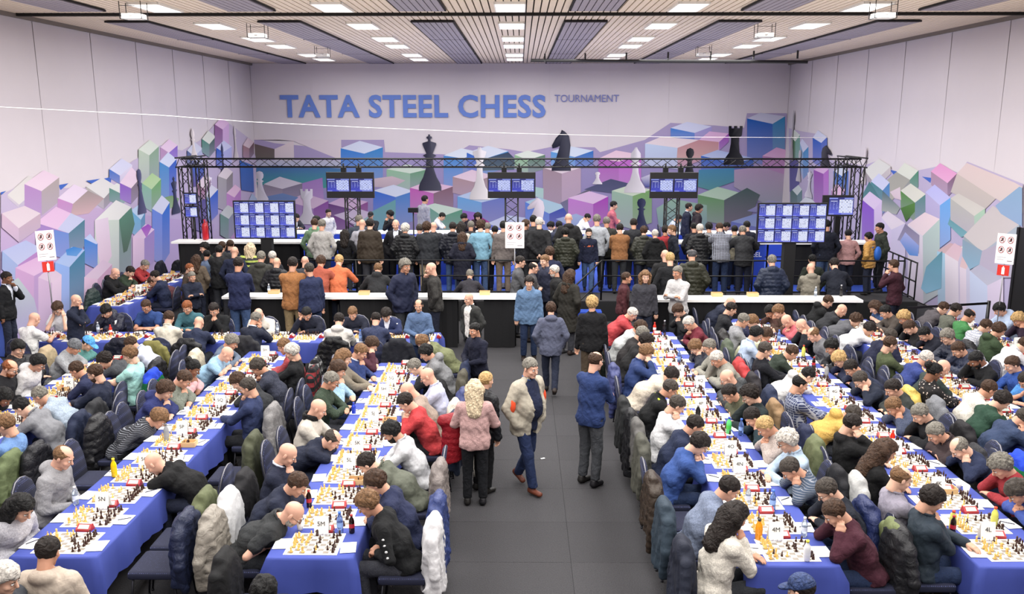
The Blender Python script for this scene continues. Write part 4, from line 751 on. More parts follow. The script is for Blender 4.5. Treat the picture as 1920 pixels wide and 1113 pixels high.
CUPS=[(-2.151, 7.739, 0.7605, 'white paper cup in front of the bearded man'),(4.794, 8.772, 0.7605, 'white paper cup behind the wooden box near the 4K card'),(4.806, 8.636, 0.7605, 'second white paper cup near the 4K card, closer to the camera'),(-4.554, 11.111, 0.7605, 'white cup near the 5Q card')]
BASKETS=[(-1.809, 8.85, 0.7605, 'small wooden box beside the 5L card'),(-4.079, 9.939, 0.7605, 'small wooden box beside the 5P card'),(-1.724, 10.779, 0.7605, 'small wooden box beside the 5J card'),(4.625, 8.675, 0.7605, 'long wooden box near the 4K card'),(-6.782, 12.155, 0.7605, 'small wooden box left of the far-left 5K card'),(-5.2, 17.698, 1.101, 'small wooden box on the left counter beside the clear bottle'),(-3.273, 17.603, 1.101, 'small wooden box in the middle of the left counter'),(-0.737, 17.627, 1.101, 'small wooden box near the aisle end of the left counter'),(4.106, 17.505, 1.101, 'small wooden box at the left part of the right counter'),(4.851, 17.512, 1.101, 'small wooden box at the middle of the right counter')]
MURAL_L="""17.33,3.20 18.55,3.45 19.36,3.19 20.79,3.08 21.91,3.22 23.53,3.62 25.37,3.97 26.94,3.76 28.59,4.05 29.93,4.51 31.59,4.55 33.98,3.93 34.51,3.12 33.53,0.03 28.75,0.03 17.79,0.03 16.65,0.03|c4b8d0 b8a8d0 1
17.26,2.84 19.74,2.82 23.24,2.19 29.26,1.18 28.75,0.03 17.79,0.03 16.65,0.03|c0a8cc b0a0d0 1
17.34,3.26 17.53,3.27 17.33,3.20|4468c0 4468c0 1
19.53,3.24 20.00,3.25 19.62,3.12|4468c0 4468c0 1
20.82,3.25 21.55,3.25 21.17,3.13|4468c0 4468c0 1
21.69,3.24 22.15,3.26 22.06,3.10|4468c0 4468c0 1
17.55,3.19 17.92,2.95 17.91,2.88 17.54,3.13|cfc6d0 b4a8cc 0.45
17.92,2.95 18.89,3.30 18.88,3.23 17.91,2.88|c4bccc b4a8cc 0.45
17.55,3.19 18.40,3.53 18.89,3.30 17.92,2.95|d6d2d2 ffffff 0.12
18.01,2.81 19.32,3.00 19.76,2.91 17.45,2.68|b4b8e0 c0c0e4 1
18.20,3.36 18.82,3.16 18.72,2.63 18.10,2.85|b088c0 b4a8cc 0.45
18.82,3.16 19.61,3.41 19.50,2.87 18.72,2.63|aca0a0 b4a8cc 0.45
18.20,3.36 19.00,3.61 19.61,3.41 18.82,3.16|e0c8dc ffffff 0.12
20.79,3.11 21.62,2.75 21.56,2.48 20.74,2.85|b0aca8 b4a8cc 0.45
21.62,2.75 22.31,3.02 22.26,2.75 21.56,2.48|8a8886 b4a8cc 0.45
20.79,3.11 21.64,3.27 22.31,3.02 21.62,2.75|d8d6d8 ffffff 0.12
19.45,2.95 20.09,2.76 20.04,2.49 19.39,2.69|c088c0 b4a8cc 0.45
20.09,2.76 20.85,3.01 20.80,2.73 20.04,2.49|a08898 b4a8cc 0.45
19.45,2.95 20.23,3.21 20.85,3.01 20.09,2.76|e0cfe6 ffffff 0.12
20.09,2.76 20.85,3.01 21.62,2.75 20.79,2.46 19.92,2.49|9a8f90 c8a8b0 1
22.05,3.46 22.60,3.26 22.56,3.04 22.00,3.24|3f6fc0 b4a8cc 0.45
22.60,3.26 23.38,3.50 23.33,3.27 22.56,3.04|dcd6ea b4a8cc 0.45
22.05,3.46 22.78,3.70 23.38,3.50 22.60,3.26|cfd0ea ffffff 0.12
21.95,2.99 22.54,2.80 22.47,2.47 21.89,2.67|5c8f82 b4a8cc 0.45
22.54,2.80 22.94,2.91 22.87,2.58 22.47,2.47|7aa898 b4a8cc 0.45
21.95,2.99 22.41,3.08 22.94,2.91 22.54,2.80|dcdedc ffffff 0.12
22.56,3.07 23.19,2.88 23.10,2.46 22.48,2.66|8a5cc0 b4a8cc 0.45
23.19,2.88 23.84,3.14 23.75,2.70 23.10,2.46|7a6c78 b4a8cc 0.45
22.56,3.07 23.33,3.44 23.84,3.14 23.19,2.88|e8cfe4 ffffff 0.12
23.85,3.90 24.51,3.71 24.32,2.79 23.67,3.00|b8c8b4 b4a8cc 0.45
24.51,3.71 25.21,3.94 25.02,3.00 24.32,2.79|8aa88e b4a8cc 0.45
23.85,3.90 24.63,4.14 25.21,3.94 24.51,3.71|d6ded2 ffffff 0.12
25.32,3.91 25.90,3.73 25.83,3.36 25.25,3.54|b890b8 b4a8cc 0.45
25.90,3.73 26.60,3.93 26.52,3.55 25.83,3.36|8a68c8 b4a8cc 0.45
25.32,3.91 25.98,4.13 26.60,3.93 25.90,3.73|e4c8e2 ffffff 0.12
25.16,3.50 25.82,3.30 25.56,2.04 24.91,2.28|4a8cc8 b4a8cc 0.45
25.82,3.30 26.43,3.52 26.17,2.24 25.56,2.04|3560c0 b4a8cc 0.45
25.16,3.50 25.83,3.75 26.43,3.52 25.82,3.30|cfd6ee ffffff 0.12
23.87,2.97 24.46,2.75 24.33,2.12 23.75,2.36|88b8a0 b4a8cc 0.45
24.46,2.75 25.17,3.00 25.04,2.36 24.33,2.12|70a868 b4a8cc 0.45
23.87,2.97 24.59,3.21 25.17,3.00 24.46,2.75|b0d09a ffffff 0.12
23.04,2.30 23.60,1.98 23.48,1.40 22.92,1.74|6ab0d8 b4a8cc 0.45
23.60,1.98 23.91,2.15 23.79,1.57 23.48,1.40|5a90b8 b4a8cc 0.45
23.04,2.30 23.55,2.40 23.91,2.15 23.60,1.98|b8d0f0 ffffff 0.12
25.06,2.44 25.85,2.46 26.39,2.32 26.19,2.14 24.97,2.01|7a9c70 9ab090 1
24.38,2.21 25.04,1.97 24.75,0.51 24.10,0.79|6a88d8 b4a8cc 0.45
25.04,1.97 25.65,2.27 25.35,0.78 24.75,0.51|2f6cc8 b4a8cc 0.45
24.38,2.21 25.12,2.53 25.65,2.27 25.04,1.97|d0d4ea ffffff 0.12
21.02,2.26 22.31,2.13 22.01,0.62 20.73,0.84|c8d4cc b4a8cc 0.45
22.31,2.13 23.09,2.38 22.77,0.83 22.01,0.62|6a8e80 b4a8cc 0.45
21.02,2.26 22.24,2.65 23.09,2.38 22.31,2.13|dedede ffffff 0.12
21.02,2.26 21.72,2.26 21.72,1.26 21.11,0.92 21.00,1.50|dccce0 d8c0d8 1
22.31,2.13 23.09,2.38 23.19,1.91 22.60,1.26 22.38,1.24|5c8878 54685e 1
18.44,2.51 19.74,2.11 19.62,1.50 18.32,1.94|a080c0 b4a8cc 0.45
19.74,2.11 20.54,2.34 20.41,1.71 19.62,1.50|4a7a90 b4a8cc 0.45
18.44,2.51 19.32,2.77 20.54,2.34 19.74,2.11|dcb8dc ffffff 0.12
19.28,2.26 19.93,2.56 20.54,2.34 19.74,2.11|c0c4e4 c4c8e8 1
19.13,2.27 19.74,2.11 19.67,1.49 19.05,1.68|6a8ad0 8a94d0 1
17.26,2.84 17.78,2.47 17.73,2.18 17.20,2.56|d0b4c8 b4a8cc 0.45
17.78,2.47 18.66,2.69 18.60,2.39 17.73,2.18|c0a8b8 b4a8cc 0.45
17.26,2.84 18.09,2.91 18.66,2.69 17.78,2.47|d8c8d4 ffffff 0.12
22.99,1.58 23.70,1.44 23.52,0.56 22.82,0.73|e4c8e4 b4a8cc 0.45
23.70,1.44 24.41,1.61 24.22,0.71 23.52,0.56|a088c8 b4a8cc 0.45
22.99,1.58 23.85,1.83 24.41,1.61 23.70,1.44|e0c4e4 ffffff 0.12
23.55,1.75 24.02,1.81 24.25,1.71 23.84,1.44|a050c0 b880cc 1
20.42,1.89 20.98,1.67 20.86,1.07 20.30,1.31|3c7fd0 b4a8cc 0.45
20.98,1.67 21.04,1.69 20.92,1.09 20.86,1.07|3c7fd0 b4a8cc 0.45
20.42,1.89 20.72,1.97 21.04,1.69 20.98,1.67|b8c4ec ffffff 0.12
19.02,1.54 19.61,1.33 19.37,0.17 18.79,0.41|8fb0ec b4a8cc 0.45
19.61,1.33 20.39,1.62 20.15,0.42 19.37,0.17|3a7a9c b4a8cc 0.45
19.02,1.54 19.80,1.78 20.39,1.62 19.61,1.33|a0b8e8 ffffff 0.12
19.53,1.75 19.89,1.77 20.30,1.66 19.97,1.53 19.55,1.62|3f84d0 6a9cd8 1
20.23,0.98 20.86,0.81 20.63,0.03 20.00,0.03|e0c0dc b4a8cc 0.45
20.86,0.81 21.68,1.05 21.43,0.03 20.63,0.03|c8a0c0 b4a8cc 0.45
20.23,0.98 21.23,1.24 21.68,1.05 20.86,0.81|d4bcd8 ffffff 0.12
17.11,2.09 17.59,1.72 17.52,1.34 17.03,1.73|9ab0dc b4a8cc 0.45
17.59,1.72 18.55,1.93 18.47,1.54 17.52,1.34|b080c0 b4a8cc 0.45
17.11,2.09 17.98,2.19 18.55,1.93 17.59,1.72|b0b8e0 ffffff 0.12
17.49,1.68 18.13,1.39 17.87,0.15 17.24,0.48|c9a0cc b4a8cc 0.45
18.13,1.39 18.83,1.47 18.57,0.18 17.87,0.15|b898c8 b4a8cc 0.45
17.49,1.68 18.41,1.78 18.83,1.47 18.13,1.39|d8b0d8 ffffff 0.12
18.28,1.33 18.80,1.11 18.54,0.03 18.03,0.07|d0b4d4 b4a8cc 0.45
18.80,1.11 19.23,1.22 18.96,0.03 18.54,0.03|e0c8e0 b4a8cc 0.45
18.28,1.33 18.79,1.48 19.23,1.22 18.80,1.11|d8c0d8 ffffff 0.12
16.96,1.35 17.54,1.46 18.03,0.91 18.14,0.41 16.74,0.29|b8c4c8 b0a8d0 1
27.29,3.75 27.87,3.54 27.79,3.14 27.21,3.35|4c6090 b4a8cc 0.45
27.87,3.54 28.63,3.77 28.54,3.36 27.79,3.14|b0b8d8 b4a8cc 0.45
27.29,3.75 27.97,4.00 28.63,3.77 27.87,3.54|cdd0e4 ffffff 0.12
28.64,4.08 29.29,3.89 29.20,3.45 28.55,3.65|4e8878 b4a8cc 0.45
29.29,3.89 29.96,4.13 29.87,3.68 29.20,3.45|3f5f58 b4a8cc 0.45
28.64,4.08 29.28,4.34 29.96,4.13 29.29,3.89|d8dcd4 ffffff 0.12
29.94,4.54 30.71,4.36 30.53,3.51 29.77,3.72|8a5a90 b4a8cc 0.45
30.71,4.36 31.43,4.59 31.25,3.73 30.53,3.51|d8b0e0 b4a8cc 0.45
29.94,4.54 30.62,4.76 31.43,4.59 30.71,4.36|e0b8e0 ffffff 0.12
29.94,3.75 30.60,3.58 30.48,2.95 29.81,3.13|2f5ec0 b4a8cc 0.45
30.60,3.58 31.55,3.74 31.42,3.09 30.48,2.95|b0b4e8 b4a8cc 0.45
29.94,3.75 30.74,3.98 31.55,3.74 30.60,3.58|c8cbee ffffff 0.12
32.83,3.76 33.58,3.61 33.49,3.17 32.74,3.32|a07880 b4a8cc 0.45
33.58,3.61 34.24,3.84 34.14,3.39 33.49,3.17|6a4c50 b4a8cc 0.45
32.83,3.76 33.47,4.02 34.24,3.84 33.58,3.61|d8c0cc ffffff 0.12
27.62,3.21 28.75,3.15 28.63,2.60 27.59,2.59|4a68b8 6a5c98 1
27.92,2.65 28.60,2.42 28.53,2.07 27.86,2.31|a87890 b4a8cc 0.45
28.60,2.42 29.16,2.72 29.09,2.36 28.53,2.07|806080 b4a8cc 0.45
27.92,2.65 28.60,2.90 29.16,2.72 28.60,2.42|e4d0dc ffffff 0.12
29.90,2.78 30.75,2.61 30.52,1.49 29.68,1.69|a8a4a8 b4a8cc 0.45
30.75,2.61 31.48,2.83 31.25,1.69 30.52,1.49|8a8488 b4a8cc 0.45
29.90,2.78 30.72,3.07 31.48,2.83 30.75,2.61|e0d4dc ffffff 0.12
28.55,2.19 28.98,2.10 28.82,1.29 28.39,1.39|8fb0e0 b4a8cc 0.45
28.98,2.10 29.81,2.33 29.64,1.49 28.82,1.29|2f62c8 b4a8cc 0.45
28.55,2.19 29.17,2.54 29.81,2.33 28.98,2.10|d8d8e8 ffffff 0.12
32.35,3.22 33.92,2.94 33.85,1.90 32.31,2.11|3a68b8 506ab0 1
30.65,2.13 31.47,1.90 31.16,0.36 30.35,0.63|c08ac8 b4a8cc 0.45
31.47,1.90 32.26,2.15 31.94,0.58 31.16,0.36|b880c4 b4a8cc 0.45
30.65,2.13 31.63,2.36 32.26,2.15 31.47,1.90|e4bcdc ffffff 0.12
27.49,2.08 28.64,2.12 28.69,0.89 27.41,1.23|5c5490 8a80b0 1
32.97,1.56 33.70,1.18 33.54,0.35 32.81,0.76|4a6098 b4a8cc 0.45
33.70,1.18 34.14,1.62 33.97,0.79 33.54,0.35|7a80b0 b4a8cc 0.45
32.97,1.56 33.57,1.88 34.14,1.62 33.70,1.18|a8b8d8 ffffff 0.12
29.85,1.48 30.69,1.20 30.54,0.45 29.71,0.75|6a9088 b4a8cc 0.45
30.69,1.20 31.56,1.46 31.41,0.69 30.54,0.45|8a90a8 b4a8cc 0.45
29.85,1.48 30.68,1.70 31.56,1.46 30.69,1.20|c4c8cc ffffff 0.12"""
MURAL_R="""34.11,4.38 32.80,4.29 31.01,4.22 29.23,3.37 26.49,3.33 25.35,3.55 23.84,3.18 22.92,3.38 21.64,3.58 20.69,3.45 20.38,3.74 18.03,3.39 17.45,0.61 18.80,0.15 22.13,0.03 24.93,0.03 28.49,0.03 33.11,0.33|bcb0cc b4acd0 1
24.57,3.31 24.00,3.29 24.06,3.09|4468c0 4468c0 1
22.58,3.25 22.05,3.25 22.08,3.12|4468c0 4468c0 1
33.77,4.04 33.22,3.89 32.88,2.30 33.43,2.42|4c7850 b4a8cc 0.45
33.22,3.89 32.70,4.14 32.37,2.58 32.88,2.30|78a898 b4a8cc 0.45
33.77,4.04 33.44,4.33 32.70,4.14 33.22,3.89|d4dcd4 ffffff 0.12
32.64,3.85 32.20,3.51 31.99,2.54 32.43,2.87|8ab0d8 b4a8cc 0.45
32.20,3.51 31.65,3.74 31.45,2.79 31.99,2.54|4a90c8 b4a8cc 0.45
32.64,3.85 32.42,4.01 31.65,3.74 32.20,3.51|ccd0ec ffffff 0.12
31.26,4.07 30.34,3.91 30.16,3.07 31.07,3.21|2f60c0 b4a8cc 0.45
30.34,3.91 29.80,4.12 29.63,3.30 30.16,3.07|4a68c0 b4a8cc 0.45
31.26,4.07 30.75,4.34 29.80,4.12 30.34,3.91|d0d4ec ffffff 0.12
30.91,2.95 29.90,2.87 29.65,1.68 30.64,1.73|9a58b0 b4a8cc 0.45
29.90,2.87 29.42,3.06 29.17,1.89 29.65,1.68|b870c8 b4a8cc 0.45
30.91,2.95 30.23,3.14 29.42,3.06 29.90,2.87|dcb0e0 ffffff 0.12
28.96,3.03 28.16,2.90 27.98,2.05 28.78,2.16|3c70c0 b4a8cc 0.45
28.16,2.90 27.65,3.11 27.48,2.27 27.98,2.05|3468b8 b4a8cc 0.45
28.96,3.03 28.33,3.24 27.65,3.11 28.16,2.90|d0d8ec ffffff 0.12
29.03,2.39 28.34,2.16 28.18,1.40 28.86,1.61|b080b0 b4a8cc 0.45
28.34,2.16 27.75,2.49 27.59,1.75 28.18,1.40|8a80b0 b4a8cc 0.45
29.03,2.39 28.58,2.63 27.75,2.49 28.34,2.16|e4bcdc ffffff 0.12
33.43,2.12 32.54,1.90 32.33,0.92 33.21,1.10|5a7a78 b4a8cc 0.45
32.54,1.90 32.03,2.16 31.83,1.20 32.33,0.92|6a8a90 b4a8cc 0.45
33.43,2.12 32.91,2.44 32.03,2.16 32.54,1.90|ccd8dc ffffff 0.12
32.23,1.65 31.27,1.43 31.07,0.48 32.02,0.67|5c88c0 b4a8cc 0.45
31.27,1.43 30.49,1.82 30.30,0.89 31.07,0.48|4c6c90 b4a8cc 0.45
32.23,1.65 31.40,2.00 30.49,1.82 31.27,1.43|d8dce8 ffffff 0.12
33.72,3.16 32.57,3.22 32.38,2.34 33.46,1.95|5c5890 6a68a0 1
26.38,3.21 25.59,2.88 25.55,2.66 26.33,2.99|a09898 b4a8cc 0.45
25.59,2.88 24.51,3.41 24.47,3.20 25.55,2.66|c8c0c0 b4a8cc 0.45
26.38,3.21 25.36,3.58 24.51,3.41 25.59,2.88|d8d8d4 ffffff 0.12
24.10,3.28 23.24,3.12 23.15,2.70 24.01,2.85|90988c b4a8cc 0.45
23.24,3.12 22.80,3.39 22.71,2.97 23.15,2.70|4f8f70 b4a8cc 0.45
24.10,3.28 23.66,3.55 22.80,3.39 23.24,3.12|d8dcd0 ffffff 0.12
25.19,2.79 24.10,3.28 23.24,3.12 23.75,2.75 24.53,2.31|a8a8a0 b8b4ac 1
25.79,2.90 24.91,2.70 24.77,2.04 25.65,2.21|4c8890 b4a8cc 0.45
24.91,2.70 24.49,2.96 24.35,2.31 24.77,2.04|4a88c0 b4a8cc 0.45
25.79,2.90 25.27,3.17 24.49,2.96 24.91,2.70|ccd0ee ffffff 0.12
26.48,2.33 25.91,2.89 25.56,2.73 24.91,2.38|4a7880 5c8890 1
22.09,3.41 21.18,3.18 21.11,2.85 22.01,3.07|a888a0 b4a8cc 0.45
21.18,3.18 20.77,3.44 20.70,3.12 21.11,2.85|7a5870 b4a8cc 0.45
22.09,3.41 21.66,3.64 20.77,3.44 21.18,3.18|dc98c8 ffffff 0.12
20.77,3.44 20.37,3.71 18.33,3.40 18.02,3.33 17.90,2.79 18.97,3.00|d8c4c4 d0c4c4 1
20.77,3.44 18.97,3.00 19.35,2.73 20.98,2.98|c4b8b4 bcb4b4 1
26.35,2.31 25.39,2.10 25.09,0.71 26.05,0.87|8a58c8 b4a8cc 0.45
25.39,2.10 24.88,2.41 24.60,1.05 25.09,0.71|dcc8ea b4a8cc 0.45
26.35,2.31 25.81,2.60 24.88,2.41 25.39,2.10|dcc8e8 ffffff 0.12
24.91,2.70 23.66,2.32 23.86,2.12 24.86,2.12|4c6c78 b0b4b0 1
23.73,2.79 22.80,2.55 22.70,2.05 23.62,2.28|5c9048 b4a8cc 0.45
22.80,2.55 22.25,2.82 22.15,2.33 22.70,2.05|5a8888 b4a8cc 0.45
23.73,2.79 23.16,3.03 22.25,2.82 22.80,2.55|dcdcd0 ffffff 0.12
23.63,2.32 22.80,2.55 22.76,2.32 23.23,1.99|5c8c48 48683c 1
24.40,2.70 23.78,2.89 23.64,2.54 24.05,2.55|e4d4dc dcc8d4 1
22.27,2.87 21.44,2.61 21.22,1.57 22.04,1.79|b8b0d8 b4a8cc 0.45
21.44,2.61 20.95,2.85 20.74,1.84 21.22,1.57|6aa8e8 b4a8cc 0.45
22.27,2.87 21.82,3.10 20.95,2.85 21.44,2.61|b8b8ec ffffff 0.12
24.82,1.94 24.08,1.67 23.70,0.03 24.44,0.13|dcd0ec b4a8cc 0.45
24.08,1.67 23.25,1.95 22.89,0.25 23.70,0.03|d8d0ea b4a8cc 0.45
24.82,1.94 24.43,2.16 23.25,1.95 24.08,1.67|e8dce8 ffffff 0.12
20.95,2.20 20.72,2.72 19.82,2.55 19.80,2.12 20.25,1.97|4a8890 7aa8b8 1
20.95,2.83 19.77,2.53 19.66,2.05 20.84,2.32|b4b4b0 b4a8cc 0.45
19.77,2.53 19.35,2.75 19.25,2.28 19.66,2.05|a8c8b0 b4a8cc 0.45
20.95,2.83 20.59,2.98 19.35,2.75 19.77,2.53|c8c4c0 ffffff 0.12
23.09,1.94 22.18,1.75 21.78,0.03 22.67,0.03|e0d8e4 b4a8cc 0.45
22.18,1.75 21.37,2.28 20.99,0.46 21.78,0.03|b8ccc8 b4a8cc 0.45
23.09,1.94 22.19,2.36 21.37,2.28 22.18,1.75|e8d4dc ffffff 0.12
23.64,1.43 23.25,1.93 22.36,1.74 22.28,1.25 22.83,1.47|8c84a0 a8a4c0 1
23.47,1.43 23.20,1.71 22.33,1.47 22.33,1.19 22.82,1.14|b4b8e8 5c90d8 1
20.14,2.02 19.26,1.77 19.15,1.25 20.03,1.48|9aa8b0 b4a8cc 0.45
19.26,1.77 17.95,2.56 17.85,2.08 19.15,1.25|a8b4c0 b4a8cc 0.45
20.14,2.02 19.04,2.84 17.95,2.56 19.26,1.77|c4bcc0 ffffff 0.12
18.94,2.85 18.11,3.33 18.01,3.31 17.85,2.52 18.69,2.70|8aa8c8 90a8cc 1
21.34,1.48 20.93,1.48 20.58,0.03 20.98,0.03|a8d0e8 b4a8cc 0.45
20.93,1.48 20.14,1.77 19.80,0.16 20.58,0.03|d8e4e0 b4a8cc 0.45
21.34,1.48 20.72,1.77 20.14,1.77 20.93,1.48|c8a8b0 ffffff 0.12
20.93,1.48 20.26,1.39 19.94,0.03 20.60,0.03|e4dce8 b4a8cc 0.45
20.26,1.39 20.13,1.73 19.82,0.25 19.94,0.03|c8c0d8 b4a8cc 0.45
20.93,1.48 20.52,1.80 20.13,1.73 20.26,1.39|d8b8c8 ffffff 0.12
20.16,1.28 19.86,1.27 19.58,0.03 19.87,0.03|e0d4e4 b4a8cc 0.45
19.86,1.27 19.73,1.48 19.45,0.14 19.58,0.03|c8c8e0 b4a8cc 0.45
20.16,1.28 20.09,1.54 19.73,1.48 19.86,1.27|d8b8c0 ffffff 0.12
20.17,1.94 19.26,1.80 19.31,1.48 19.70,1.29 20.09,1.54|8ca0b4 8cb0cc 1
19.69,1.27 18.89,1.07 18.64,0.03 19.43,0.06|c4d0ec b4a8cc 0.45
18.89,1.07 18.30,1.36 18.07,0.23 18.64,0.03|d8cce4 b4a8cc 0.45
19.69,1.27 19.31,1.48 18.30,1.36 18.89,1.07|b4b4cc ffffff 0.12
19.26,1.80 17.81,2.35 17.63,1.48 18.40,1.34 19.31,1.48|b0a8b8 b8b0c8 1
21.81,1.00 21.07,1.52 20.93,0.61 21.67,0.32 21.98,0.40|5c90a0 90c0e0 1
17.84,0.64 17.73,0.84 17.59,0.58 17.86,0.52|6888d8 6888d8 1"""
